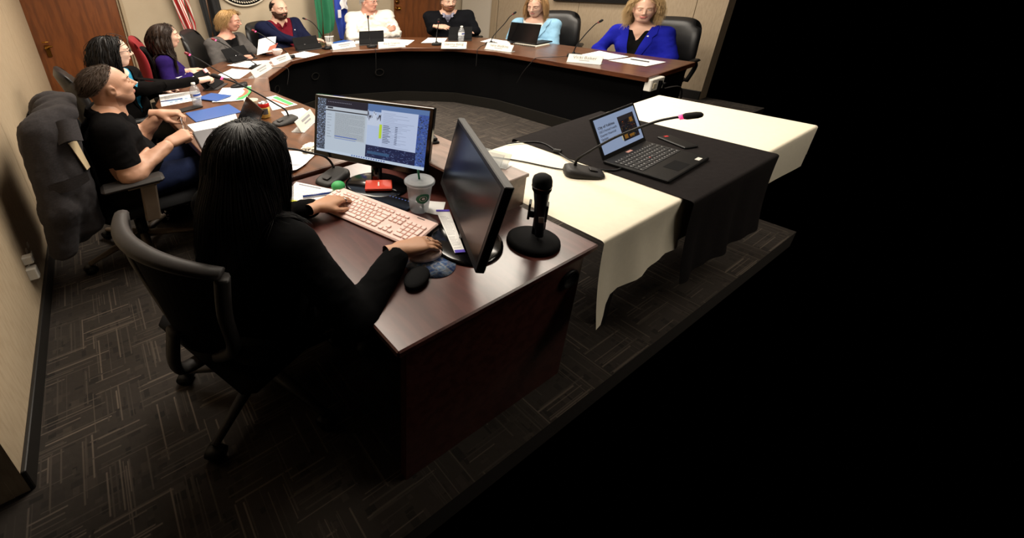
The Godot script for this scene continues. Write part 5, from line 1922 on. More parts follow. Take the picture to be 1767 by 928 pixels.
# ------------------------------------------------------------------ smooth bodies
class Field:
	var o: Vector3
	var c: float
	var nx: int
	var ny: int
	var nz: int
	var d: PackedFloat32Array
	func _init(lo: Vector3, hi: Vector3, cell: float) -> void:
		o = lo
		c = cell
		nx = int(ceil((hi.x - lo.x) / cell)) + 1
		ny = int(ceil((hi.y - lo.y) / cell)) + 1
		nz = int(ceil((hi.z - lo.z) / cell)) + 1
		d = PackedFloat32Array()
		d.resize(nx * ny * nz)
		d.fill(1.0)
	func span(lo: Vector3, hi: Vector3) -> Array:
		var a := (lo - o) / c
		var b := (hi - o) / c
		return [maxi(0, int(a.x)), mini(nx - 1, int(b.x) + 1), maxi(0, int(a.y)), mini(ny - 1, int(b.y) + 1), maxi(0, int(a.z)), mini(nz - 1, int(b.z) + 1)]
	func bone(a: Vector3, b: Vector3, ra: float, rb: float, k: float) -> void:
		var e := maxf(ra, rb) + k * 0.6 + c * 2.0
		var s := span(Vector3(minf(a.x, b.x), minf(a.y, b.y), minf(a.z, b.z)) - Vector3.ONE * e, Vector3(maxf(a.x, b.x), maxf(a.y, b.y), maxf(a.z, b.z)) + Vector3.ONE * e)
		var ba := b - a
		var l2 := maxf(ba.length_squared(), 0.0000001)
		for i in range(s[0], s[1] + 1):
			for j in range(s[2], s[3] + 1):
				var row := (i * ny + j) * nz
				for m in range(s[4], s[5] + 1):
					var p := o + Vector3(i, j, m) * c - a
					var h := clampf(p.dot(ba) / l2, 0.0, 1.0)
					var v := (p - ba * h).length() - ra - (rb - ra) * h
					var w := d[row + m]
					var q := k - absf(w - v)
					d[row + m] = minf(w, v) - (q * q / (4.0 * k) if q > 0.0 else 0.0)
	func egg(at: Vector3, r: Vector3, k: float, turn := Basis()) -> void:
		var big := maxf(r.x, maxf(r.y, r.z)) + k * 0.6 + c * 2.0
		var s := span(at - Vector3.ONE * big, at + Vector3.ONE * big)
		var inv := turn.transposed()
		for i in range(s[0], s[1] + 1):
			for j in range(s[2], s[3] + 1):
				var row := (i * ny + j) * nz
				for m in range(s[4], s[5] + 1):
					var p := inv * (o + Vector3(i, j, m) * c - at)
					var pr := p / r
					var k0 := pr.length()
					var k1 := (pr / r).length()
					var v := k0 * (k0 - 1.0) / maxf(k1, 0.0001)
					if k0 < 0.05:
						v = -minf(r.x, minf(r.y, r.z))
					var w := d[row + m]
					var q := k - absf(w - v)
					d[row + m] = minf(w, v) - (q * q / (4.0 * k) if q > 0.0 else 0.0)
	func carve(at: Vector3, r: float, k: float) -> void:
		var s := span(at - Vector3.ONE * (r + k + c), at + Vector3.ONE * (r + k + c))
		for i in range(s[0], s[1] + 1):
			for j in range(s[2], s[3] + 1):
				var row := (i * ny + j) * nz
				for m in range(s[4], s[5] + 1):
					var v := -((o + Vector3(i, j, m) * c - at).length() - r)
					var w := d[row + m]
					var q := k - absf(w - v)
					d[row + m] = maxf(w, v) + (q * q / (4.0 * k) if q > 0.0 else 0.0)
	func value(p: Vector3) -> float:
		var g := (p - o) / c
		var i := clampi(int(g.x), 0, nx - 2)
		var j := clampi(int(g.y), 0, ny - 2)
		var m := clampi(int(g.z), 0, nz - 2)
		var f := g - Vector3(i, j, m)
		var b := (i * ny + j) * nz + m
		var sy := nz
		var sx := ny * nz
		var x0 := lerpf(lerpf(d[b], d[b + 1], f.z), lerpf(d[b + sy], d[b + sy + 1], f.z), f.y)
		var x1 := lerpf(lerpf(d[b + sx], d[b + sx + 1], f.z), lerpf(d[b + sx + sy], d[b + sx + sy + 1], f.z), f.y)
		return lerpf(x0, x1, f.x)
	func hit(from: Vector3, dir: Vector3, reach := 0.6) -> Vector3:
		# where a ray from outside meets the surface
		var t := 0.0
		while t < reach:
			var v := value(from + dir * t)
			if v < 0.0005:
				break
			t += clampf(v * 0.8, 0.001, 0.02)
		return from + dir * t
	func net() -> Array:
		var vs := PackedVector3Array()
		var ix := PackedInt32Array()
		var at := PackedInt32Array()
		at.resize(nx * ny * nz)
		at.fill(-1)
		var sy := nz
		var sx := ny * nz
		var off := [0, sx, sy, sx + sy, 1, sx + 1, sy + 1, sx + sy + 1]
		var edges := [[0, 1], [2, 3], [4, 5], [6, 7], [0, 2], [1, 3], [4, 6], [5, 7], [0, 4], [1, 5], [2, 6], [3, 7]]
		var far := c * 2.2
		for i in nx - 1:
			for j in ny - 1:
				var row := (i * ny + j) * nz
				for m in nz - 1:
					var b := row + m
					if absf(d[b]) > far:
						continue
					var neg := 0
					for k in 8:
						if d[b + off[k]] < 0.0:
							neg += 1
					if neg == 0 or neg == 8:
						continue
					var sum := Vector3.ZERO
					var cnt := 0
					for e in edges:
						var a0: float = d[b + off[e[0]]]
						var a1: float = d[b + off[e[1]]]
						if (a0 < 0.0) != (a1 < 0.0):
							var t: float = a0 / (a0 - a1)
							var p0 := Vector3(e[0] & 1, (e[0] >> 1) & 1, (e[0] >> 2) & 1)
							var p1 := Vector3(e[1] & 1, (e[1] >> 1) & 1, (e[1] >> 2) & 1)
							sum += p0.lerp(p1, t)
							cnt += 1
					at[b] = vs.size()
					vs.append(o + (Vector3(i, j, m) + sum / cnt) * c)
		var side := [[sx, sy, 1], [sy, 1, sx], [1, sx, sy]]
		for i in range(1, nx - 1):
			for j in range(1, ny - 1):
				var row := (i * ny + j) * nz
				for m in range(1, nz - 1):
					var b := row + m
					if at[b] < 0:
						continue
					for s in side:
						var a0: float = d[b]
						var a1: float = d[b + s[0]]
						if (a0 < 0.0) == (a1 < 0.0):
							continue
						var q := [at[b], at[b - s[1]], at[b - s[1] - s[2]], at[b - s[2]]]
						if q.min() < 0:
							continue
						if a0 < 0.0:
							ix.append_array([q[0], q[2], q[1], q[0], q[3], q[2]])
						else:
							ix.append_array([q[0], q[1], q[2], q[0], q[2], q[3]])
		return [vs, ix]

func normals_of(vs: PackedVector3Array, ix: PackedInt32Array) -> PackedVector3Array:
	var ns := PackedVector3Array()
	ns.resize(vs.size())
	for t in range(0, ix.size(), 3):
		var a := ix[t]
		var b := ix[t + 1]
		var e := ix[t + 2]
		var n := (vs[a] - vs[e]).cross(vs[a] - vs[b])
		ns[a] += n
		ns[b] += n
		ns[e] += n
	for i in ns.size():
		ns[i] = ns[i].normalized()
	return ns

func soup(vs: PackedVector3Array, ns: PackedVector3Array, ix: PackedInt32Array) -> Array:
	# loose triangles: [points, normals]
	var a := PackedVector3Array()
	var b := PackedVector3Array()
	a.resize(ix.size())
	b.resize(ix.size())
	for i in ix.size():
		a[i] = vs[ix[i]]
		b[i] = ns[ix[i]]
	return [a, b]

func split(so: Array, f: Callable) -> Array:
	# cuts loose triangles along f = 0: [inside (f > 0), outside]
	var vp: PackedVector3Array = so[0]
	var vn: PackedVector3Array = so[1]
	var ip := PackedVector3Array()
	var inn := PackedVector3Array()
	var op := PackedVector3Array()
	var on := PackedVector3Array()
	for t in range(0, vp.size(), 3):
		var w := [f.call(vp[t]), f.call(vp[t + 1]), f.call(vp[t + 2])]
		if w[0] > 0 and w[1] > 0 and w[2] > 0:
			for k in 3:
				ip.append(vp[t + k])
				inn.append(vn[t + k])
			continue
		if w[0] <= 0 and w[1] <= 0 and w[2] <= 0:
			for k in 3:
				op.append(vp[t + k])
				on.append(vn[t + k])
			continue
		for pass_in in [true, false]:
			var pp := []
			var nn := []
			for k in 3:
				var k2 := (k + 1) % 3
				if (w[k] > 0) == pass_in:
					pp.append(vp[t + k])
					nn.append(vn[t + k])
				if (w[k] > 0) != (w[k2] > 0):
					var h: float = w[k] / (w[k] - w[k2])
					pp.append(vp[t + k].lerp(vp[t + k2], h))
					nn.append(vn[t + k].lerp(vn[t + k2], h).normalized())
			for k in range(1, pp.size() - 1):
				for q in [0, k, k + 1]:
					if pass_in:
						ip.append(pp[q])
						inn.append(nn[q])
					else:
						op.append(pp[q])
						on.append(nn[q])
	return [[ip, inn], [op, on]]

func soup_mesh(so: Array) -> ArrayMesh:
	var arr := []
	arr.resize(Mesh.ARRAY_MAX)
	arr[Mesh.ARRAY_VERTEX] = so[0]
	arr[Mesh.ARRAY_NORMAL] = so[1]
	var m := ArrayMesh.new()
	if so[0].size() > 0:
		m.add_surface_from_arrays(Mesh.PRIMITIVE_TRIANGLES, arr)
	return m

func moved(so: Array, t: Transform3D) -> Array:
	var a: PackedVector3Array = t * so[0]
	var nb := t.basis.inverse().transposed()
	var b := PackedVector3Array()
	b.resize(so[1].size())
	for i in b.size():
		b[i] = (nb * so[1][i]).normalized()
	if t.basis.determinant() < 0:
		for i in range(0, a.size(), 3):
			var x := a[i]
			a[i] = a[i + 1]
			a[i + 1] = x
			var y := b[i]
			b[i] = b[i + 1]
			b[i + 1] = y
	return [a, b]

func joined_soup(list: Array) -> Array:
	var a := PackedVector3Array()
	var b := PackedVector3Array()
	for s in list:
		a.append_array(s[0])
		b.append_array(s[1])
	return [a, b]

var shapes := {}

# head frame: x forward, y up, z to the person's right; the middle lies between the ears
func head_soup(kind: String) -> Array:
	if shapes.has(kind):
		return shapes[kind]
	var man := kind.begins_with("man")
	var cell := 0.0045
	var f := Field.new(Vector3(-0.125, -0.19, -0.105), Vector3(0.14, 0.145, 0.105), cell)
	f.egg(Vector3(-0.014, 0.038, 0), Vector3(0.1, 0.09, 0.076), 0.02)
	f.egg(Vector3(0.034, -0.025, 0), Vector3(0.062, 0.09, 0.062), 0.03)
	f.bone(Vector3(0.05, -0.098, 0.014), Vector3(0.05, -0.098, -0.014), 0.025 if man else 0.022, 0.025 if man else 0.022, 0.025)
	for s in [-1.0, 1.0]:
		var jw := 0.054 if man else 0.048
		f.bone(Vector3(0.0, -0.045, s * jw), Vector3(0.045, -0.092, s * 0.02), 0.024, 0.02, 0.03)
		f.egg(Vector3(0.056, -0.025, s * 0.036), Vector3(0.026, 0.022, 0.022), 0.025)
		f.bone(Vector3(0.084, 0.028, s * 0.014), Vector3(0.068, 0.028, s * 0.046), 0.011 if man else 0.008, 0.009, 0.014)
	for s in [-1.0, 1.0]:
		f.carve(Vector3(0.1, 0.006, s * 0.032), 0.0165, 0.012)
	f.bone(Vector3(0.09, 0.014, 0), Vector3(0.112, -0.028, 0), 0.0085, 0.013 if man else 0.011, 0.012)
	for s in [-1.0, 1.0]:
		f.bone(Vector3(0.1, -0.034, s * 0.011), Vector3(0.093, -0.036, s * 0.014), 0.0085, 0.007, 0.006)
		# eyelids over the eyeballs
		f.egg(Vector3(0.0795, 0.0065, s * 0.0315), Vector3(0.0135, 0.0125, 0.0155), 0.004)
	f.bone(Vector3(0.0905, -0.0625, 0.012), Vector3(0.0905, -0.0625, -0.012), 0.0058, 0.0058, 0.009)
	f.bone(Vector3(0.0885, -0.0725, 0.011), Vector3(0.0885, -0.0725, -0.011), 0.0064, 0.0064, 0.007)
	for s in [-1.0, 1.0]:
		f.bone(Vector3(0.0895, -0.0645, s * 0.011), Vector3(0.082, -0.065, s * 0.025), 0.0056, 0.004, 0.007)
		f.egg(Vector3(-0.012, -0.008, s * 0.078), Vector3(0.02, 0.031, 0.009), 0.008, Basis(Vector3.UP, s * -0.35) * Basis(Vector3.BACK, -0.15))
		f.carve(Vector3(-0.008, -0.006, s * 0.094), 0.012, 0.006)
		f.carve(Vector3(-0.008, -0.012, s * 0.093), 0.009, 0.005)
	f.bone(Vector3(-0.03, -0.05, 0), Vector3(-0.045, -0.185, 0), 0.058 if man else 0.05, 0.062 if man else 0.052, 0.03)
	var m := f.net()
	var so := soup(m[0], normals_of(m[0], m[1]), m[1])
	shapes[kind] = so
	shapes[kind + " field"] = f
	return so

# right hand: wrist at the middle, fingers along x, palm down, thumb towards -z
func hand_soup(pose: String) -> Array:
	if shapes.has("hand " + pose):
		return shapes["hand " + pose]
	var f := Field.new(Vector3(-0.05, -0.105, -0.095), Vector3(0.215, 0.05, 0.075), 0.0038)
	f.bone(Vector3(-0.045, 0, 0), Vector3(0.005, 0, 0), 0.027, 0.025, 0.02)
	var zs := [-0.029, -0.0095, 0.0095, 0.027]
	var ls := [0.074, 0.083, 0.077, 0.06]
	var curl := {"flat": [0.22, 0.3, 0.2], "type": [0.16, 0.34, 0.28], "grip": [0.9, 1.25, 0.7], "pinch": [0.7, 0.9, 0.5], "mouse": [0.18, 0.32, 0.22]}
	var cu: Array = curl[pose]
	for k in 4:
		var kn := Vector3(0.088 - absf(k - 1.0) * 0.005, 0.004, zs[k])
		f.bone(Vector3(0.005, 0, zs[k] * 0.55), kn, 0.0165, 0.0125, 0.018)
		f.bone(Vector3(0.02, -0.008, zs[k] * 0.7), kn + Vector3(-0.012, -0.008, 0), 0.014, 0.01, 0.014)
		var a: float = -cu[0] * (1.0 + 0.12 * k)
		var p := kn
		var seg: Array = [ls[k] * 0.46, ls[k] * 0.31, ls[k] * 0.25]
		var rr := [0.0102, 0.0092, 0.0082, 0.0068] if k < 3 else [0.009, 0.0082, 0.0072, 0.006]
		for q in 3:
			var spread: float = zs[k] * 0.9
			var n: Vector3 = p + Vector3(cos(a), sin(a), spread * (1.0 if q == 0 else 0.4)).normalized() * seg[q]
			f.bone(p, n, rr[q], rr[q + 1], 0.005)
			p = n
			a -= cu[mini(q + 1, 2)]
	var th := [Vector3(0.015, -0.006, -0.02), Vector3(0.045, -0.018, -0.046), Vector3(0.072, -0.026, -0.056), Vector3(0.098, -0.03, -0.058)]
	if pose == "grip" or pose == "pinch":
		th = [Vector3(0.015, -0.008, -0.02), Vector3(0.045, -0.034, -0.04), Vector3(0.072, -0.05, -0.036), Vector3(0.092, -0.056, -0.024)]
	f.bone(th[0], th[1], 0.018, 0.0145, 0.016)
	f.bone(th[1], th[2], 0.0125, 0.011, 0.006)
	f.bone(th[2], th[3], 0.011, 0.0085, 0.005)
	var m := f.net()
	var so := soup(m[0], normals_of(m[0], m[1]), m[1])
	shapes["hand " + pose] = so
	return so
func elbow(sh: Vector3, wr: Vector3, pole: Vector3, l1 := 0.285, l2 := 0.26) -> Vector3:
	var d := wr - sh
	var l := minf(d.length(), (l1 + l2) * 0.985)
	var n := d.normalized()
	var a := (l1 * l1 - l2 * l2 + l * l) / (2.0 * l)
	var h := sqrt(maxf(l1 * l1 - a * a, 0.0))
	var side := (pole - n * pole.dot(n)).normalized()
	return sh + n * a + side * h

func person(c: Dictionary) -> Dictionary:
	var turn := deg_to_rad(c.turn)
	var node := thing("person", c.label, "person", P(c.pos[0], 0, c.pos[1]), turn)
	var fr := Transform3D(Basis(Vector3.UP, turn), P(c.pos[0], 0, c.pos[1]))
	var inv := fr.affine_inverse()
	var g: float = c.get("girth", 1.0)
	var sw: float = c.get("sw", 0.175)
	var hc: Vector3 = inv * P(c.head[0], c.head[1], c.head[2])
	var hs: float = c.get("head_size", 1.0)
	var hb := inv.basis * Basis(Vector3.UP, deg_to_rad(c.head_turn)) * Basis(Vector3.BACK, deg_to_rad(c.get("head_tilt", 0.0))) * Basis(Vector3.RIGHT, deg_to_rad(c.get("head_roll", 0.0)))
	var ht := Transform3D(hb * Basis.from_scale(Vector3.ONE * hs), hc)
	var nb: Vector3 = hc + Vector3(-0.045, -0.19 * hs - c.get("neck", 0.0), 0) + Vector3(c.get("hunch", 0.0), 0, 0)
	nb.z += c.get("side", 0.0)
	var sh_up: float = c.get("shrug", 0.0)
	var shl := [nb + Vector3(-0.005 + c.get("sh_x", [0.0, 0.0])[0], -0.05 + sh_up, -sw), nb + Vector3(-0.005 + c.get("sh_x", [0.0, 0.0])[1], -0.05 + sh_up, sw)]
	var wr := []
	var el := []
	for k in 2:
		var w: Array = c.wrist[k]
		wr.append(inv * P(w[0], w[1], w[2]))
		var pole: Vector3 = c.get("pole", [Vector3(-0.3, -1, -0.55), Vector3(-0.3, -1, 0.55)])[k]
		var e := elbow(shl[k], wr[k], pole)
		if c.has("elbow") and c.elbow[k] != null:
			e = inv * P(c.elbow[k][0], c.elbow[k][1], c.elbow[k][2])
		el.append(e)
	var cell: float = c.get("cell", 0.016)
	var lo := Vector3(-0.3, 0.36, -0.3)
	var hi := Vector3(0.3, hc.y - 0.0, 0.3)
	for p in wr + el + shl:
		lo = Vector3(minf(lo.x, p.x - 0.12), minf(lo.y, p.y - 0.1), minf(lo.z, p.z - 0.12))
		hi = Vector3(maxf(hi.x, p.x + 0.12), maxf(hi.y, p.y + 0.1), maxf(hi.z, p.z + 0.12))
	var f := Field.new(lo, hi, cell)
	var wst := Vector3(c.get("waist_x", 0.0), 0.66, 0)
	var sleeve: float = c.get("sleeve", 1.0)
	for s in [-1.0, 1.0]:
		var ch := Vector3(nb.x - 0.005, nb.y - 0.15, nb.z + s * (sw - 0.095))
		f.bone(ch, wst + Vector3(0.0, 0, s * 0.07 * g), 0.108 * g, 0.108 * g, 0.05)
		f.bone(wst + Vector3(0.01, 0, s * 0.07 * g), Vector3(0, 0.54, s * 0.085 * g), 0.112 * g, 0.122 * g, 0.05)
		if c.get("bust", 0.0) > 0.0:
			f.egg(ch + Vector3(0.075, -0.05, s * -0.01), Vector3.ONE * 0.066 * c.bust, 0.05)
		f.bone(nb + Vector3(-0.005, -0.025, 0), shl[0 if s < 0 else 1] + Vector3(0, 0.005, 0), 0.062, 0.06 * sleeve, 0.05)
	if c.get("belly", 0.0) > 0.0:
		f.egg(Vector3(0.06, 0.66, 0), Vector3(0.12, 0.14, 0.15) * c.belly, 0.06)
	f.bone(nb + Vector3(0, -0.04, 0), hc + hb * Vector3(-0.038, -0.10, 0) * hs, 0.06 * hs, 0.055 * hs, 0.04)
	for k in 2:
		f.bone(shl[k], el[k], 0.06 * sleeve, 0.05 * sleeve, 0.035)
		f.bone(el[k], wr[k] + (el[k] - wr[k]).normalized() * 0.035, 0.05 * sleeve, 0.036 * sleeve, 0.03)
	var m := f.net()
	var vs: PackedVector3Array = m[0]
	var ns := normals_of(vs, m[1])
	# creases in the cloth
	var amp: float = c.get("crease", 0.005)
	for i in vs.size():
		var q := vs[i]
		var w1 := fine.get_noise_3d(q.x * 9.0 + c.pos[0] * 9.0, q.y * 13.0, q.z * 9.0)
		var w2 := 1.0 - absf(fine.get_noise_3d(q.x * 6.0, q.y * 10.0 + q.z * 5.0, c.pos[1] * 5.0 + q.z * 6.0)) * 2.4
		vs[i] = q + ns[i] * (w1 * amp + maxf(w2, 0.0) * amp * 0.9) * smoothstep(nb.y + 0.01, nb.y - 0.08, q.y)
	ns = normals_of(vs, m[1])
	var so := soup(vs, ns, m[1])
	var skin := []
	# neck and neckline
	var vy: float = nb.y - c.get("vneck", 0.0)
	var vw: float = c.get("vwidth", 0.55)
	var cut: Array = split(so, func(p: Vector3) -> float:
		var ring: float = p.y - (nb.y + c.get("collar", 0.0) - 0.35 * (p.x - nb.x))
		var rad := 0.105 - Vector2(p.x - nb.x, p.z - nb.z).length()
		var a := minf(ring, rad)
		if c.has("vneck"):
			var b := minf(minf((p.y - vy) * vw - absf(p.z - nb.z), p.x - nb.x - 0.01), nb.y + 0.08 - p.y)
			b = minf(b, off_arms(p, el, wr, sleeve))
			a = maxf(a, b)
		return a)
	skin.append(cut[0])
	so = cut[1]
	for k in 2:
		if c.get("short_sleeve", false):
			var at: Vector3 = shl[k].lerp(el[k], 0.78)
			var dir: Vector3 = (el[k] - shl[k]).normalized()
			var bar: Array = split(so, func(p: Vector3) -> float:
				var near: float = 0.066 - Geometry3D.get_closest_point_to_segment(p, el[k], wr[k]).distance_to(p)
				var near2: float = 0.1 - Geometry3D.get_closest_point_to_segment(p, at, el[k]).distance_to(p)
				return maxf(minf(near2, (p - at).dot(dir)), near))
			skin.append(bar[0])
			so = bar[1]
	if c.has("inner"):
		var iy: float = nb.y - c.inner[0]
		var cut2: Array = split(so, func(p: Vector3) -> float:
			return minf(minf(minf((p.y - iy) * c.inner[1] - absf(p.z - nb.z - c.get("skew", 0.0)), p.x - nb.x + 0.03), nb.y + 0.06 - p.y), off_arms(p, el, wr, sleeve)))
		put_mesh(soup_mesh(cut2[0]), c.inner_name, M[c.inner_mat], node)
		so = cut2[1]
	put_mesh(soup_mesh(so), c.top_name, M[c.top_mat], node)
	# head and hands
	var kind: String = c.kind
	var hso := head_soup(kind)
	if c.get("beard", "") != "":
		var low: float = c.get("beard_top", -0.03)
		var bd: Array = split(hso, func(p: Vector3) -> float:
			var lip := Vector2((p.y + 0.068) / 0.011, p.z / 0.026).length() - 1.0
			var edge := low - 0.028 * smoothstep(0.02, 0.06, p.x) - p.y
			if c.get("goatee", false):
				edge = minf(edge - 0.005, 0.034 - absf(p.z) )
			var tache := minf(minf(-0.043 - p.y, p.x - 0.07), 0.034 - absf(p.z))
			return minf(minf(maxf(edge, tache), minf(lip * 0.01, p.y + 0.125 + 0.2 * (p.x - 0.05))), p.x + 0.012))
		hso = bd[1]
		var bs: Array = bd[0]
		var bp: PackedVector3Array = bs[0]
		for i in bp.size():
			bp[i] += bs[1][i] * (0.0035 + 0.002 * fine.get_noise_3dv(bp[i] * 300.0)) * c.get("beard_len", 1.0)
		put_mesh(soup_mesh(moved([bp, bs[1]], ht)), "beard", M[c.beard], node)
	var lips: Array = split(hso, func(p: Vector3) -> float:
		var up: float = c.get("smile", 0.0) * p.z * p.z
		return minf(1.0 - Vector2((p.y + 0.0675 - up) / (0.0145 if c.has("beard") else 0.0105), p.z / ((0.03 if c.has("beard") else 0.0245) + 0.0004 * c.get("smile", 0.0))).length(), (p.x - 0.07) * 20.0))
	put_mesh(soup_mesh(moved(lips[0], ht)), "lips", M[c.get("lips", "lips")], node)
	skin.append(moved(lips[1], ht))
	for k in 2:
		var hand: Array = c.get("hand", [null, null])[k] if c.has("hand") and c.hand[k] != null else []
		if hand.size() == 0:
			continue
		var dir: Vector3 = (inv.basis * P(hand[1][0], hand[1][1], hand[1][2])).normalized()
		var up: Vector3 = (inv.basis * P(hand[2][0], hand[2][1], hand[2][2])).normalized()
		up = (up - dir * up.dot(dir)).normalized()
		var b := Basis(dir, up, dir.cross(up))
		if k == 0:
			b = b * Basis.from_scale(Vector3(1, 1, -1))
		skin.append(moved(hand_soup(hand[0]), Transform3D(b * Basis.from_scale(Vector3.ONE * c.get("hand_size", 0.95)), wr[k])))
	put_mesh(soup_mesh(joined_soup(skin)), "body", M[c.skin], node)
	face_details(node, ht, c)
	# legs, seated
	var lf := Field.new(Vector3(-0.22, 0.0, -0.3), Vector3(0.72, 0.66, 0.3), 0.02)
	var reach: float = c.get("knee", 0.42)
	for s in [-1.0, 1.0]:
		var hip := Vector3(0.0, 0.535, s * 0.095)
		var kn := Vector3(reach, 0.53 + c.get("knee_up", 0.0), s * (0.12 + c.get("splay", 0.0)))
		var an := Vector3(reach - 0.04, 0.09, s * 0.13)
		lf.bone(hip, kn, 0.1 * g, 0.07, 0.05)
		lf.bone(kn, an, 0.066, 0.045, 0.03)
		lf.bone(an + Vector3(-0.03, -0.045, 0), an + Vector3(0.15, -0.055, s * 0.02), 0.04, 0.034, 0.03)
	lf.bone(Vector3(-0.04, 0.54, -0.09), Vector3(-0.04, 0.54, 0.09), 0.115, 0.115, 0.05)
	m = lf.net()
	vs = m[0]
	ns = normals_of(vs, m[1])
	for i in vs.size():
		vs[i] += ns[i] * 0.006 * fine.get_noise_3d(vs[i].x * 14.0, vs[i].y * 8.0, vs[i].z * 12.0)
	var legs := soup(vs, normals_of(vs, m[1]), m[1])
	var shoe: Array = split(legs, func(p: Vector3) -> float: return 0.105 - p.y)
	put_mesh(soup_mesh(shoe[1]), "trousers", M[c.get("legs", "black trousers")], node)
	var pair: Array = split(shoe[0], func(p: Vector3) -> float: return p.z)
	put_mesh(soup_mesh(pair[0]), "shoe", M["shoe leather"], node)
	put_mesh(soup_mesh(pair[1]), "shoe", M["shoe leather"], node)
	return {"node": node, "field": f, "nb": nb, "ht": ht, "inv": inv, "shl": shl, "el": el, "wr": wr, "fr": fr}

func off_arms(p: Vector3, el: Array, wr: Array, sleeve: float) -> float:
	var d := 1.0
	for k in 2:
		d = minf(d, Geometry3D.get_closest_point_to_segment(p, el[k], wr[k]).distance_to(p) - 0.072 * sleeve)
	return d

func face_details(node: Node3D, ht: Transform3D, c: Dictionary) -> void:
	if c.get("no_face", false):
		return
	var shut: bool = c.get("eyes_down", false)
	var st := S(true)
	for s in [-1.0, 1.0]:
		ball(st, Vector3(0.0795, 0.006, s * 0.0315), Vector3(0.0156, 0.003 if shut else 0.0064, 0.0128), Basis(), 6, 12)
	put(st, "eyes", M["eye white"], node).transform = ht
	st = S(true)
	for s in [-1.0, 1.0]:
		ball(st, Vector3(0.0795, 0.006, s * 0.0315 + c.get("gaze", 0.0)), Vector3(0.0166, 0.0028 if shut else 0.006, 0.0062), Basis(), 6, 10)
	put(st, "irises", M[c.get("iris", "iris brown")], node).transform = ht
	st = S(true)
	for s in [-1.0, 1.0]:
		tube(st, [Vector3(0.0885, 0.0105, s * 0.019), Vector3(0.0935, 0.0128, s * 0.03), Vector3(0.0875, 0.0105, s * 0.043)], [0.0008, 0.0015, 0.0008], 5)
	put(st, "lashes", M["lash"], node).transform = ht
	st = S(true)
	for s in [-1.0, 1.0]:
		tube(st, [Vector3(0.0955, 0.026, s * 0.014), Vector3(0.094, 0.0305, s * 0.03), Vector3(0.08, 0.028, s * 0.049)], [0.003, 0.0036, 0.0015], 6, 0.7)
	put(st, "eyebrows", M[c.get("brow", "hair dark brown")], node).transform = ht
	if c.has("glasses"):
		st = S(true)
		var bs := Basis(Vector3.FORWARD, PI / 2)
		for s in [-1.0, 1.0]:
			var ring := []
			for k in 17:
				var a := TAU * k / 16
				var e := 0.7
				ring.append(Vector3(0.104 - 0.004 * absf(cos(a)), 0.003 + signf(sin(a)) * pow(absf(sin(a)), e) * 0.0155, s * 0.033 + signf(cos(a)) * pow(absf(cos(a)), e) * 0.0225))
			tube(st, ring, c.get("glass_r", 0.0018), 6, 1.0, false)
			tube(st, [Vector3(0.1, 0.008, s * 0.055), Vector3(0.06, 0.01, s * 0.078), Vector3(-0.01, 0.006, s * 0.084)], c.get("glass_r", 0.0018), 6)
		tube(st, [Vector3(0.107, 0.007, 0.011), Vector3(0.11, 0.009, 0.0), Vector3(0.107, 0.007, -0.011)], c.get("glass_r", 0.0018), 6)
		put(st, "eyeglasses", M[c.glasses], node).transform = ht

# ------------------------------------------------------------------ hair
func scalp_ok(d: Vector3, o: Dictionary) -> bool:
	var a := rad_to_deg(absf(atan2(d.z, d.x)))
	var e := rad_to_deg(asin(clampf(d.y, -1, 1)))
	var front: float = o.get("front", 40.0)
	var side: float = o.get("side", 4.0)
	var back: float = o.get("back", -38.0)
	var lim := front
	if a < 42.0:
		lim = front
	elif a < 80.0:
		lim = lerpf(front, side, (a - 42.0) / 38.0)
	elif a < 130.0:
		lim = lerpf(side, back, (a - 80.0) / 50.0)
	else:
		lim = back
	if o.has("bald"):
		if e > o.bald + maxf(0.0, a - 90.0) * 0.35:
			return false
	return e > lim

const HAIR_C := Vector3(-0.014, 0.036, 0)
const HAIR_R := Vector3(0.1, 0.092, 0.078)

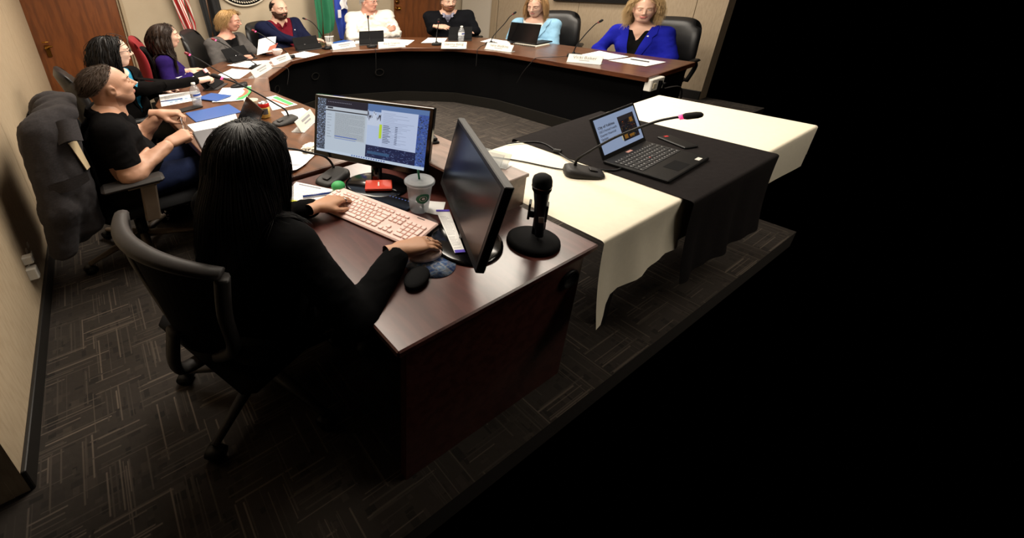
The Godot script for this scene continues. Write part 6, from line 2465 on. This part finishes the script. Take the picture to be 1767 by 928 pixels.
func grow(p: Vector3, v: Vector3, length: float, layer: float, o: Dictionary, ht: Transform3D, f: Field, r: RandomNumberGenerator) -> Array:
	# one strand: leaves the scalp along v, falls, and stays outside head, face, neck and clothes
	var steps: int = o.get("steps", 10)
	var ds := length / steps
	var thick: float = o.get("vol", 0.1)
	var down := (ht.basis.inverse() * Vector3.DOWN).normalized()
	var pts := [p]
	var ph := r.randf() * TAU
	var curl: float = o.get("curl", 0.0)
	var messy: float = o.get("messy", 0.04)
	var fw: float = o.get("face_w", 0.07)
	var wide: float = o.get("neck_w", 0.062)
	for k in steps:
		if o.has("bias") and p.y < -0.03:
			v += o.bias * Vector3(1, 1, signf(p.z))
		v = (v + down * o.get("gravity", 0.35) + Vector3(r.randfn(), r.randfn(), r.randfn()) * messy).normalized()
		var was := p
		p += v * ds
		var shell := HAIR_R * (1.03 + thick * layer)
		if p.y > HAIR_C.y:
			var e := (p - HAIR_C) / shell
			if e.length() < 1.0:
				p = HAIR_C + e.normalized() * shell
		else:
			var k2 := lerpf(1.0, wide / HAIR_R.z, smoothstep(HAIR_C.y, -0.17, p.y))
			var w := Vector2((p.x - HAIR_C.x) / (shell.x * k2), p.z / (shell.z * k2))
			if w.length() < 1.0 and w.length() > 0.0001:
				w = w.normalized()
				p.x = HAIR_C.x + w.x * shell.x * k2
				p.z = w.y * shell.z * k2
		if o.get("clear_face", true) and p.x > 0.03 and p.y < 0.085 and absf(p.z) < fw:
			p.z = signf(p.z if p.z != 0.0 else 1.0) * lerpf(absf(p.z), fw + 0.012 * layer, 0.8)
			p.x = lerpf(p.x, 0.03, 0.35)
		if o.get("clear_face", true) and p.y < 0.07 and p.x > o.get("face_x", 0.02):
			p.x = lerpf(p.x, o.get("face_x", 0.02), 0.6)
		if f != null:
			var wp := ht * p
			var keep := 0.006 + 0.012 * layer
			var dv := f.value(wp)
			if dv < keep:
				var h := 0.012
				var gr := Vector3(f.value(wp + Vector3(h, 0, 0)) - dv, f.value(wp + Vector3(0, h, 0)) - dv, f.value(wp + Vector3(0, 0, h)) - dv).normalized()
				wp += gr * minf(keep - dv, 0.05)
				p = ht.affine_inverse() * wp
		v = (v * 0.5 + (p - was).normalized() * 0.5).normalized()
		var show := p
		if curl > 0.0:
			var a := ph + k * 1.25
			show += Vector3(cos(a), 0.3 * sin(a * 1.3), sin(a)) * curl * minf(1.0, k / 3.0)
		pts.append(show)
	return pts

func hair(node: Node3D, ht: Transform3D, o: Dictionary, f: Field = null, called := "hair") -> void:
	var r := RandomNumberGenerator.new()
	r.seed = o.get("seed", 5)
	var st := S(true)
	# cap
	var rows := 24
	var cols := 48
	var lift: float = 1.0 + o.get("cap", 0.05)
	for i in rows:
		for k in cols:
			var q := []
			var ok := true
			for w in [[i, k], [i + 1, k], [i + 1, k + 1], [i, k + 1]]:
				var e: float = -PI / 2 + PI * w[0] / rows
				var a: float = TAU * w[1] / cols
				var d := Vector3(cos(e) * cos(a), sin(e), cos(e) * sin(a))
				ok = ok and scalp_ok(d, o)
				q.append(ht * (HAIR_C + d * HAIR_R * lift))
			if ok:
				face(st, q, (q[0] + q[2]) * 0.5 - ht * HAIR_C)
	var crown: Vector3 = o.get("crown", Vector3(-0.25, 0.95, 0)).normalized()
	if o.has("shell"):
		# hanging masses: guides fall from the crown all round, except over the face
		var n: int = o.get("guides", 72)
		for layer in o.get("shell_layers", [0.25, 0.75]):
			var g := []
			for k in n + 1:
				var a: float = deg_to_rad(lerpf(o.shell, 360.0 - o.shell, float(k) / n))
				var d := Vector3(cos(a) * 0.25 - 0.12, 0.93, sin(a) * 0.25).normalized()
				var v := Vector3(cos(a), 0.1, sin(a)).normalized()
				var ridge: float = layer + o.get("ridge", 0.18) * (sin(k * 2.1 + layer * 9.0) + 0.6 * sin(k * 0.83))
				var L: float = lerpf(o.len[0], o.len[1], 0.35 + 0.3 * sin(k * 1.7) + 0.35 * layer)
				var o2 := o.duplicate()
				o2["messy"] = 0.0
				o2["curl"] = o.get("curl", 0.0) * 0.6
				g.append(grow(HAIR_C + d * HAIR_R * (1.02 + o.get("vol", 0.1) * ridge * 0.7), v, L, clampf(ridge, 0.0, 1.0), o2, ht, f, r))
			var m: int = g[0].size() - 1
			for k in n:
				for j in m:
					var q := [ht * g[k][j], ht * g[k + 1][j], ht * g[k + 1][j + 1], ht * g[k][j + 1]]
					face(st, q, (q[0] + q[2]) * 0.5 - ht * Vector3(-0.03, g[k][j].y, 0))
	var count: int = o.get("count", 260)
	var rr: float = o.get("r", 0.005)
	var part: float = o.get("part", 0.0)
	var made := 0
	var tries := 0
	while made < count and tries < count * 12:
		tries += 1
		var d := Vector3(r.randfn(), r.randfn(), r.randfn()).normalized()
		if not scalp_ok(d, o):
			continue
		made += 1
		var layer := r.randf()
		var nrm := (d / HAIR_R).normalized()
		var comb: Vector3 = (d - crown) * Vector3(1, 0.4, 1) + o.get("comb", Vector3.ZERO)
		if d.x > -0.1 and o.get("fan", 0.0) > 0.0:
			comb = comb.lerp(Vector3(-0.5, 0, (1.0 if d.z * HAIR_R.z > part else -1.0)), smoothstep(-0.1, 0.35, d.x))
		var v: Vector3 = (comb - nrm * comb.dot(nrm)).normalized() + nrm * o.get("lift", 0.15)
		var pts := grow(HAIR_C + d * HAIR_R * (1.01 + 0.02 * layer), v.normalized(), lerpf(o.len[0], o.len[1], r.randf()), layer, o, ht, f, r)
		var world := []
		var radii := []
		for k in pts.size():
			world.append(ht * pts[k])
			var tt := float(k) / (pts.size() - 1)
			radii.append(rr * (1.0 if tt < 0.6 else lerpf(1.0, o.get("tip", 0.25), (tt - 0.6) / 0.4)))
		tube(st, world, radii, 4, o.get("flat", 0.6), false)
	put(st, called, M[o.mat], node)

# ------------------------------------------------------------------ clothing details
func on_front(b: Dictionary, y: float, z: float, off: float) -> Vector3:
	var f: Field = b.field
	var p := f.hit(Vector3(minf(0.45, f.o.x + f.nx * f.c - 0.03), y, z), Vector3.LEFT, 0.75)
	return p + Vector3(off, 0, 0)

func lapels(b: Dictionary, depth: float, slope: float, wide: float, m: Material, skew := 0.0) -> void:
	for s in [-1.0, 1.0]:
		var st := S(true)
		var nb: Vector3 = b.nb
		var fl := func(q: float, t: float) -> Vector3:
			var y := lerpf(nb.y - depth, nb.y + 0.03, q)
			var z0: float = (y - (nb.y - depth)) * slope
			var w: float = wide * (sin(minf(q * 1.25, 1.0) * PI * 0.5) if q < 0.8 else lerpf(1.0, 0.7, (q - 0.8) / 0.2))
			if q > 0.7 and q < 0.76:
				w *= 0.72
			var z: float = nb.z + skew + s * (z0 - 0.006 + w * t)
			var back := smoothstep(0.82, 1.0, q)
			return on_front(b, y - 0.012 * back, z, 0.013 * (1.0 - 0.3 * t) + 0.004)
		sheet(st, 12, 4, fl, 0.004, Vector3.RIGHT)
		put(st, "lapel", m, b.node)

func collar(b: Dictionary, r: float, h: float, gap: float, m: Material, y := 0.0, drop := 0.03) -> void:
	# a turned-down shirt collar round the neck
	var st := S(true)
	var nb: Vector3 = b.nb + Vector3(0.006, y, 0)
	var col := func(q: float, t: float) -> Vector3:
		var a := lerpf(gap, TAU - gap, q)
		var front := cos(a)
		var top := nb.y + h - 0.3 * r * front - 0.01 * maxf(front, 0.0)
		var rr := r
		var yy := top
		if t < 0.5:
			yy = top - h * (0.5 - t) * 2.0
		else:
			var k := (t - 0.5) * 2.0
			rr = r + 0.006 + 0.016 * k
			yy = top - k * (drop + 0.02 * maxf(front, 0.0))
		return Vector3(nb.x + cos(a) * rr * 0.98, yy, nb.z + sin(a) * rr)
	sheet(st, 26, 6, col, 0.0, Vector3.UP)
	put(st, "collar", m, b.node)

func buttons(b: Dictionary, ys: Array, z: float, m: Material, r := 0.006) -> void:
	for dy in ys:
		var st := S(true)
		var p := on_front(b, b.nb.y - dy, b.nb.z + z, 0.002)
		ball(st, p, Vector3(0.003, r, r), Basis(), 4, 8)
		put(st, "button", m, b.node)
# ------------------------------------------------------------------ people
func build_people_materials() -> void:
	mat("skin fair", rgb8(212, 170, 148), 0.5)
	mat("skin pale", rgb8(236, 196, 174), 0.5)
	mat("skin ruddy", rgb8(204, 148, 128), 0.5)
	mat("skin warm", rgb8(188, 142, 116), 0.5)
	mat("skin tan", rgb8(192, 144, 112), 0.5)
	mat("lips", rgb8(178, 112, 100), 0.5)
	mat("lips red", rgb8(176, 52, 60), 0.4)
	mat("lips pink", rgb8(192, 112, 106), 0.45)
	mat("eye white", rgb8(204, 192, 184), 0.3)
	mat("iris brown", rgb8(52, 34, 24), 0.2)
	mat("iris blue", rgb8(74, 92, 110), 0.2)
	mat("lash", rgb8(30, 22, 20), 0.6)
	for h in [["hair black", 14, 11, 11], ["hair dark brown", 38, 26, 19], ["hair brown", 78, 54, 36], ["hair blond", 168, 134, 88], ["hair pale blond", 206, 178, 132], ["hair dark blond", 158, 124, 84], ["hair grey", 176, 172, 166], ["hair greying", 66, 52, 42]]:
		mat(h[0], rgb8(h[1], h[2], h[3]), 0.5, {"metallic_specular": 0.35 if h[1] < 100 else 0.4})
	mat("beard dark", rgb8(70, 44, 30), 0.7)
	mat("beard brown", rgb8(128, 84, 58), 0.7)
	mat("beard grey", rgb8(156, 116, 94), 0.7)
	mat("black trousers", rgb8(22, 22, 25), 0.85)
	mat("shoe leather", rgb8(20, 17, 15), 0.4)
	mat("glasses black", rgb8(12, 12, 12), 0.25)
	mat("glasses metal", rgb8(150, 140, 130), 0.25, {"metallic": 0.8})
	mat("pin silver", rgb8(225, 225, 230), 0.25)
	cloth_mat("jeans", rgb8(34, 42, 70), 0.9, 0.2, 0.1, 18.0)
	cloth_mat("jacket cloth", rgb8(60, 57, 59), 0.95, 0.3, 0.1, 16.0)
	mat("lining tan", rgb8(206, 186, 150), 0.9)
	cloth_mat("black knit", rgb8(12, 12, 13), 0.9, 0.2, 0.1, 16.0)
	cloth_mat("polo black", rgb8(20, 19, 20), 0.9, 0.2, 0.1, 16.0)
	cloth_mat("blazer black", rgb8(18, 16, 16), 0.9, 0.2, 0.1, 16.0)
	cloth_mat("turquoise top", rgb8(48, 150, 190), 0.7, 0.2, 0.05, 12.0)
	cloth_mat("purple knit", rgb8(44, 28, 92), 0.9, 0.3, 0.1, 14.0)
	cloth_mat("grey tweed", rgb8(118, 114, 112), 0.95, 0.2, 0.28, 40.0)
	cloth_mat("black top", rgb8(18, 18, 19), 0.8, 0.2, 0.1, 14.0)
	cloth_mat("navy blazer", rgb8(28, 32, 58), 0.85, 0.25, 0.08, 16.0)
	cloth_mat("maroon shirt", rgb8(108, 24, 38), 0.75, 0.2, 0.06, 14.0)
	cloth_mat("white shirt", rgb8(226, 221, 212), 0.8, 0.05, 0.02, 12.0)
	cloth_mat("check shirt", rgb8(168, 170, 196), 0.8, 0.1, 0.12, 60.0)
	cloth_mat("charcoal sweater", rgb8(24, 25, 29), 0.95, 0.3, 0.12, 20.0)
	cloth_mat("light blue blazer", rgb8(142, 188, 218), 0.85, 0.2, 0.04, 14.0)
	cloth_mat("white top", rgb8(240, 236, 230), 0.8, 0.1, 0.02, 12.0)
	cloth_mat("royal blue blazer", rgb8(30, 36, 160), 0.8, 0.2, 0.06, 14.0)

func build_people() -> void:
	clerk()
	polo_man()
	glasses_woman()
	purple_woman()
	grey_woman()
	navy_man()
	white_man()
	sweater_man()
	light_blue_woman()
	royal_blue_woman()

func clerk() -> void:
	var b := person({"label": "person in black seen from behind with long straight black hair, typing", "pos": [0.235, 1.10], "turn": 16.0,
		"head": [0.30, 1.168, 1.12], "head_turn": 40.0, "head_tilt": -16.0, "kind": "woman", "head_size": 1.02, "sw": 0.19, "girth": 1.08, "bust": 1.0, "cell": 0.012, "sleeve": 1.08, "hunch": 0.02,
		"wrist": [[0.545, 0.80, 1.235], [0.625, 0.795, 0.865]], "pole": [Vector3(0.1, -1, -0.9), Vector3(0.0, -1, 0.9)],
		"hand": [["type", [0.9, -0.12, 0.25], [0.0, 1, 0.0]], ["mouse", [0.93, -0.1, -0.12], [0.0, 1, 0.0]]], "hand_size": 0.92,
		"top_name": "sweater", "top_mat": "black knit", "skin": "skin tan", "crease": 0.004})
	hair(b.node, b.ht, {"mat": "hair black", "len": [0.27, 0.33], "count": 2600, "steps": 16, "part": 0.01, "r": 0.001, "vol": 0.18, "gravity": 0.42, "cap": 0.03, "messy": 0.004, "lift": 0.05, "seed": 3, "front": 42.0, "fan": 0.9, "face_w": 0.07, "tip": 0.3, "shell": 62.0, "guides": 220, "ridge": 0.03, "neck_w": 0.095}, b.field)
	for k in [[0, 2, 0.052], [1, 1, 0.055]]:
		var st := S(true)
		var hb: Vector3 = b.wr[k[0]] + (b.inv.basis * Vector3(0.105, -0.012, 0.0))
		tube(st, ring_path(hb, Basis(Vector3.UP, Vector3.RIGHT, Vector3.BACK), 0.0105, 12), 0.0018, 6, 1.0, false)
		put(st, "finger_ring", M["chrome"], b.node)

func polo_man() -> void:
	var b := person({"label": "person in a black polo shirt and jeans holding folded eyeglasses", "pos": [0.02, 2.42], "turn": 0.0,
		"head": [0.045, 1.175, 2.40], "head_turn": 12.0, "head_tilt": 10.0, "kind": "man", "head_size": 1.02, "sw": 0.2, "girth": 1.16, "belly": 0.9, "cell": 0.012, "sleeve": 1.06, "neck": -0.045,
		"wrist": [[0.255, 0.885, 2.60], [0.235, 0.79, 2.285]], "elbow": [[0.12, 0.72, 2.64], [0.03, 0.70, 2.15]],
		"hand": [["pinch", [0.9, -0.1, -0.35], [0.3, 1, 0.0]], ["grip", [0.85, 0.25, 0.2], [0.1, 0.8, -0.4]]], "hand_size": 1.12, "short_sleeve": true,
		"top_name": "polo_shirt", "top_mat": "polo black", "skin": "skin warm", "legs": "jeans", "vneck": 0.05, "vwidth": 0.5, "collar": 0.02,
		"beard": "beard grey", "beard_top": -0.045, "beard_len": 0.0, "brow": "hair greying", "knee": 0.46, "knee_up": 0.04})
	collar(b, 0.078, 0.035, 0.45, M["polo black"], -0.012, 0.045)
	hair(b.node, b.ht, {"mat": "hair greying", "len": [0.018, 0.034], "count": 1500, "steps": 4, "r": 0.0014, "vol": 0.06, "gravity": 0.1, "cap": 0.035, "front": 48.0, "side": 14.0, "back": -32.0, "comb": Vector3(-0.7, 0.1, 0), "fan": 0.25, "lift": 0.25, "seed": 9, "clear_face": false})

	var g := thing("folded_glasses", "thin metal eyeglasses held between the polo shirt man's hands", "eyeglasses", P(0.335, 0.835, 2.45))
	var st := S(true)
	for k in 2:
		var c := Vector3(0.0, 0.024 - 0.05 * k, 0.012 * k)
		tube(st, ring_path(c, Basis(Vector3(0.25, 0, -0.97), Vector3(0.97, 0, 0.25), Vector3.UP), 0.022, 18), 0.0016, 6, 1.0, false)
	tube(st, [Vector3(0, 0.004, 0.0), Vector3(0.0, -0.006, 0.006)], 0.0016, 6)
	put(st, "rims", M["glasses metal"], g)
	st = S(true)
	tube(st, curve([Vector3(0.0, 0.045, 0.0), Vector3(0.012, 0.0, 0.01), Vector3(0.012, -0.07, 0.02)]), 0.0018, 6)
	put(st, "temple", M["glasses metal"], g)
	for k in 2:
		st = S(true)
		ball(st, Vector3(0.0, 0.024 - 0.05 * k, 0.012 * k), Vector3(0.001, 0.021, 0.021), Basis(Vector3.UP, -0.25), 6, 14)
		put(st, "lens", M["clear plastic"], g)

func glasses_woman() -> void:
	var b := person({"label": "person with long black hair and black glasses in a black blazer over turquoise", "pos": [0.13, 3.5], "turn": -40.0,
		"head": [0.155, 1.19, 3.48], "head_turn": 2.0, "head_tilt": -2.0, "kind": "woman", "head_size": 1.0, "sw": 0.175, "girth": 1.0, "bust": 1.0, "sleeve": 1.1,
		"wrist": [[0.42, 0.78, 3.55], [0.655, 0.85, 3.42]], "hand": [["grip", [0.9, 0.0, -0.2], [0, 1, 0.2]], ["pinch", [0.95, 0.05, -0.1], [0, 1, -0.3]]], "hand_size": 0.88,
		"top_name": "blazer", "top_mat": "blazer black", "skin": "skin pale", "vneck": 0.13, "vwidth": 0.55, "inner": [0.36, 0.3], "inner_name": "top", "inner_mat": "turquoise top", "glasses": "glasses black", "glass_r": 0.0026, "lips": "lips red", "brow": "hair black"})
	lapels(b, 0.36, 0.3, 0.06, M["blazer black"])
	hair(b.node, b.ht, {"mat": "hair black", "len": [0.28, 0.36], "count": 620, "steps": 13, "part": 0.0, "r": 0.0024, "vol": 0.3, "gravity": 0.36, "cap": 0.04, "messy": 0.025, "lift": 0.03, "seed": 4, "front": 46.0, "curl": 0.006, "fan": 0.9, "face_w": 0.07, "shell": 68.0, "neck_w": 0.09}, b.field)

func purple_woman() -> void:
	var b := person({"label": "person with long wavy brown hair in a purple top", "pos": [0.56, 4.2], "turn": -12.0,
		"head": [0.615, 1.17, 4.2], "head_turn": -4.0, "head_tilt": -2.0, "kind": "woman", "head_size": 0.98, "sw": 0.165, "girth": 0.92, "bust": 0.95, "sleeve": 1.0,
		"wrist": [[0.74, 0.78, 4.16], [0.74, 0.77, 4.03]], "hand": [["flat", [0.9, 0, -0.2], [0, 1, 0]], ["flat", [0.9, 0, -0.1], [0, 1, 0]]], "hand_size": 0.88,
		"top_name": "knit_top", "top_mat": "purple knit", "skin": "skin fair", "collar": 0.01, "lips": "lips pink", "brow": "hair dark brown"})
	hair(b.node, b.ht, {"mat": "hair dark brown", "len": [0.36, 0.46], "count": 620, "steps": 14, "part": -0.02, "r": 0.0024, "vol": 0.2, "gravity": 0.36, "cap": 0.03, "messy": 0.03, "lift": 0.05, "seed": 6, "front": 46.0, "curl": 0.009, "fan": 0.9, "face_w": 0.068, "shell": 66.0, "neck_w": 0.08, "bias": Vector3(0.16, 0, 0.06)}, b.field)

func grey_woman() -> void:
	var b := person({"label": "person with short blond hair in a grey tweed blazer reading a paper", "pos": [1.25, 4.74], "turn": -58.0,
		"head": [1.335, 1.185, 4.76], "head_turn": -32.0, "head_tilt": -8.0, "kind": "woman", "head_size": 1.0, "sw": 0.2, "girth": 1.12, "bust": 1.05, "sleeve": 1.12, "side": 0.06,
		"wrist": [[1.56, 0.80, 4.50], [1.30, 0.79, 4.42]], "hand": [["pinch", [0.7, 0.15, -0.5], [0.3, 1, 0.2]], ["grip", [0.7, 0.0, -0.6], [0, 1, 0]]], "hand_size": 0.9,
		"top_name": "blazer", "top_mat": "grey tweed", "skin": "skin ruddy", "vneck": 0.04, "vwidth": 1.0, "inner": [0.33, 0.32], "inner_name": "top", "inner_mat": "black top", "glasses": "glasses metal", "glass_r": 0.0013, "brow": "hair dark blond", "lips": "lips"})
	lapels(b, 0.34, 0.33, 0.065, M["grey tweed"])
	hair(b.node, b.ht, {"mat": "hair blond", "len": [0.10, 0.13], "count": 900, "steps": 8, "part": 0.03, "r": 0.0014, "vol": 0.24, "gravity": 0.3, "cap": 0.03, "curl": 0.004, "messy": 0.05, "shell": 50.0, "guides": 90, "ridge": 0.2, "neck_w": 0.07, "seed": 8, "front": 36.0, "side": -6.0, "back": -40.0, "lift": 0.15, "fan": 0.3, "face_x": 0.03, "face_w": 0.06})

func navy_man() -> void:
	var b := person({"label": "person with a dark beard in a navy blazer over a maroon shirt", "pos": [1.98, 4.98], "turn": -78.0,
		"head": [1.99, 1.245, 5.04], "head_turn": -76.0, "head_tilt": -2.0, "kind": "man", "head_size": 1.06, "neck": -0.03, "sw": 0.225, "girth": 1.2, "belly": 1.0, "sleeve": 1.15,
		"wrist": [[2.22, 0.82, 4.72], [2.10, 0.81, 4.66]], "hand": [["flat", [0.55, -0.05, -0.5], [0, 1, 0]], ["flat", [0.75, -0.05, -0.2], [0, 1, 0]]], "hand_size": 1.0,
		"top_name": "blazer", "top_mat": "navy blazer", "skin": "skin fair", "vneck": 0.09, "vwidth": 0.4, "inner": [0.46, 0.3], "inner_name": "shirt", "inner_mat": "maroon shirt", "beard": "beard dark", "beard_top": -0.022, "beard_len": 2.0, "brow": "hair dark brown"})
	lapels(b, 0.46, 0.3, 0.065, M["navy blazer"])
	collar(b, 0.078, 0.03, 0.5, M["maroon shirt"], -0.01, 0.04)
	buttons(b, [0.12, 0.2, 0.28, 0.36], 0.0, M["white plastic"])
	lapel_pin(b, 0.13, -0.12)
	hair(b.node, b.ht, {"mat": "hair dark brown", "len": [0.012, 0.02], "count": 700, "steps": 3, "r": 0.0016, "vol": 0.05, "gravity": 0.4, "cap": 0.035, "front": 60.0, "side": 0.0, "back": -38.0, "bald": 34.0, "comb": Vector3(-0.6, -0.2, 0), "fan": 0.1, "seed": 12, "clear_face": false})

func white_man() -> void:
	var b := person({"label": "person in a white shirt with folded arms and glasses", "pos": [3.04, 4.82], "turn": -118.0,
		"head": [3.06, 1.245, 4.82], "head_turn": -72.0, "head_tilt": -4.0, "kind": "man", "head_size": 1.04, "neck": -0.035, "sw": 0.22, "girth": 1.25, "belly": 1.0, "sleeve": 1.2, "crease": 0.014,
		"wrist": [[2.90, 0.80, 4.50], [3.12, 0.84, 4.52]], "elbow": [[3.26, 0.76, 4.56], [2.74, 0.76, 4.72]],
		"hand": [["flat", [-0.8, 0.2, 0.2], [-0.3, 0.3, -0.8]], ["flat", [0.8, 0.25, 0.1], [0.2, 0.4, -0.8]]],
		"top_name": "shirt", "top_mat": "white shirt", "skin": "skin ruddy", "vneck": 0.05, "vwidth": 0.6, "glasses": "glasses metal", "brow": "hair grey"})
	collar(b, 0.082, 0.035, 0.5, M["white shirt"], -0.008, 0.045)
	buttons(b, [0.1, 0.18], 0.0, M["white plastic"])
	hair(b.node, b.ht, {"mat": "hair grey", "len": [0.02, 0.035], "count": 800, "steps": 4, "r": 0.0016, "vol": 0.07, "gravity": 0.15, "cap": 0.04, "front": 52.0, "side": 4.0, "seed": 14, "clear_face": false})

func sweater_man() -> void:
	var b := person({"label": "person with a short brown beard in a black zip sweater over a check shirt", "pos": [3.86, 4.22], "turn": -132.0,
		"head": [3.80, 1.20, 4.24], "head_turn": -116.0, "head_tilt": -4.0, "kind": "man", "head_size": 1.04, "neck": -0.04, "sw": 0.225, "girth": 1.1, "sleeve": 1.15,
		"wrist": [[3.80, 0.78, 3.93], [3.60, 0.87, 4.20]], "elbow": [[4.02, 0.76, 4.0], [3.68, 0.78, 4.38]],
		"hand": [["flat", [-0.1, 0.25, -0.9], [0.3, 0.9, -0.1]], ["flat", [0.5, -0.1, -0.75], [-0.6, 0.7, -0.3]]],
		"top_name": "sweater", "top_mat": "charcoal sweater", "skin": "skin fair", "vneck": 0.03, "vwidth": 0.5, "inner": [0.15, 0.42], "inner_name": "shirt", "inner_mat": "check shirt", "beard": "beard brown", "beard_top": -0.026, "brow": "hair brown"})
	collar(b, 0.08, 0.034, 0.42, M["check shirt"], -0.008, 0.04)
	collar(b, 0.098, 0.03, 0.62, M["charcoal sweater"], -0.022, 0.04)
	hair(b.node, b.ht, {"mat": "hair brown", "len": [0.03, 0.05], "count": 900, "steps": 4, "r": 0.0016, "vol": 0.1, "gravity": 0.1, "cap": 0.05, "front": 42.0, "side": 4.0, "seed": 15, "clear_face": false})

func light_blue_woman() -> void:
	var b := person({"label": "person with straight dark blond hair in a light blue blazer at the laptop", "pos": [4.13, 3.17], "turn": -160.0,
		"head": [4.085, 1.165, 3.225], "head_turn": -166.0, "head_tilt": -14.0, "kind": "woman", "head_size": 1.0, "sw": 0.185, "girth": 1.0, "bust": 1.0, "sleeve": 1.12,
		"wrist": [[3.86, 0.78, 3.02], [3.88, 0.78, 3.24]], "hand": [["type", [-0.9, 0, 0.1], [0, 1, 0]], ["type", [-0.9, 0, 0], [0, 1, 0]]], "hand_size": 0.88, "eyes_down": true,
		"top_name": "blazer", "top_mat": "light blue blazer", "skin": "skin fair", "vneck": 0.03, "vwidth": 1.2, "inner": [0.34, 0.34], "inner_name": "top", "inner_mat": "white top", "lips": "lips pink", "brow": "hair brown"})
	lapels(b, 0.35, 0.35, 0.06, M["light blue blazer"])
	hair(b.node, b.ht, {"mat": "hair dark blond", "len": [0.25, 0.3], "count": 560, "steps": 11, "part": -0.015, "r": 0.002, "vol": 0.14, "gravity": 0.42, "cap": 0.03, "face_x": 0.045, "ridge": 0.08, "messy": 0.012, "seed": 16, "front": 50.0, "fan": 0.9, "face_w": 0.07, "shell": 64.0, "neck_w": 0.075}, b.field)

func royal_blue_woman() -> void:
	var b := person({"label": "person with curly blond hair smiling in a royal blue blazer", "pos": [4.17, 2.12], "turn": -168.0,
		"head": [4.135, 1.18, 2.165], "head_turn": -150.0, "head_tilt": -2.0, "kind": "woman", "head_size": 1.02, "sw": 0.185, "girth": 1.0, "bust": 1.0, "sleeve": 1.06, "neck": 0.0, "smile": 16.0,
		"wrist": [[3.98, 0.62, 2.0], [3.98, 0.62, 2.28]], "elbow": [[4.16, 0.70, 1.88], [4.06, 0.72, 2.46]],
		"hand": [["flat", [-0.9, -0.1, 0.2], [0, 1, 0]], ["flat", [-0.9, -0.1, -0.2], [0, 1, 0]]], "hand_size": 0.88, "iris": "iris blue",
		"top_name": "blazer", "top_mat": "royal blue blazer", "skin": "skin fair", "vneck": 0.14, "vwidth": 0.42, "inner": [0.44, 0.2], "inner_name": "top", "inner_mat": "black top", "lips": "lips pink", "brow": "hair dark blond"})
	lapels(b, 0.44, 0.2, 0.075, M["royal blue blazer"])
	lapel_pin(b, 0.075, -0.085)
	hair(b.node, b.ht, {"mat": "hair pale blond", "len": [0.2, 0.25], "count": 1500, "steps": 11, "part": 0.015, "r": 0.0014, "face_x": 0.05, "vol": 0.34, "gravity": 0.34, "cap": 0.04, "messy": 0.03, "seed": 17, "front": 50.0, "fan": 0.9, "curl": 0.009, "face_w": 0.07, "lift": 0.25, "shell": 66.0, "neck_w": 0.085}, b.field)

func lapel_pin(b: Dictionary, dy: float, dz: float) -> void:
	var st := S(true)
	ball(st, on_front(b, b.nb.y - dy, b.nb.z + dz, 0.016), Vector3(0.004, 0.009, 0.009), Basis(), 5, 10)
	put(st, "lapel_pin", M["pin silver"], b.node)
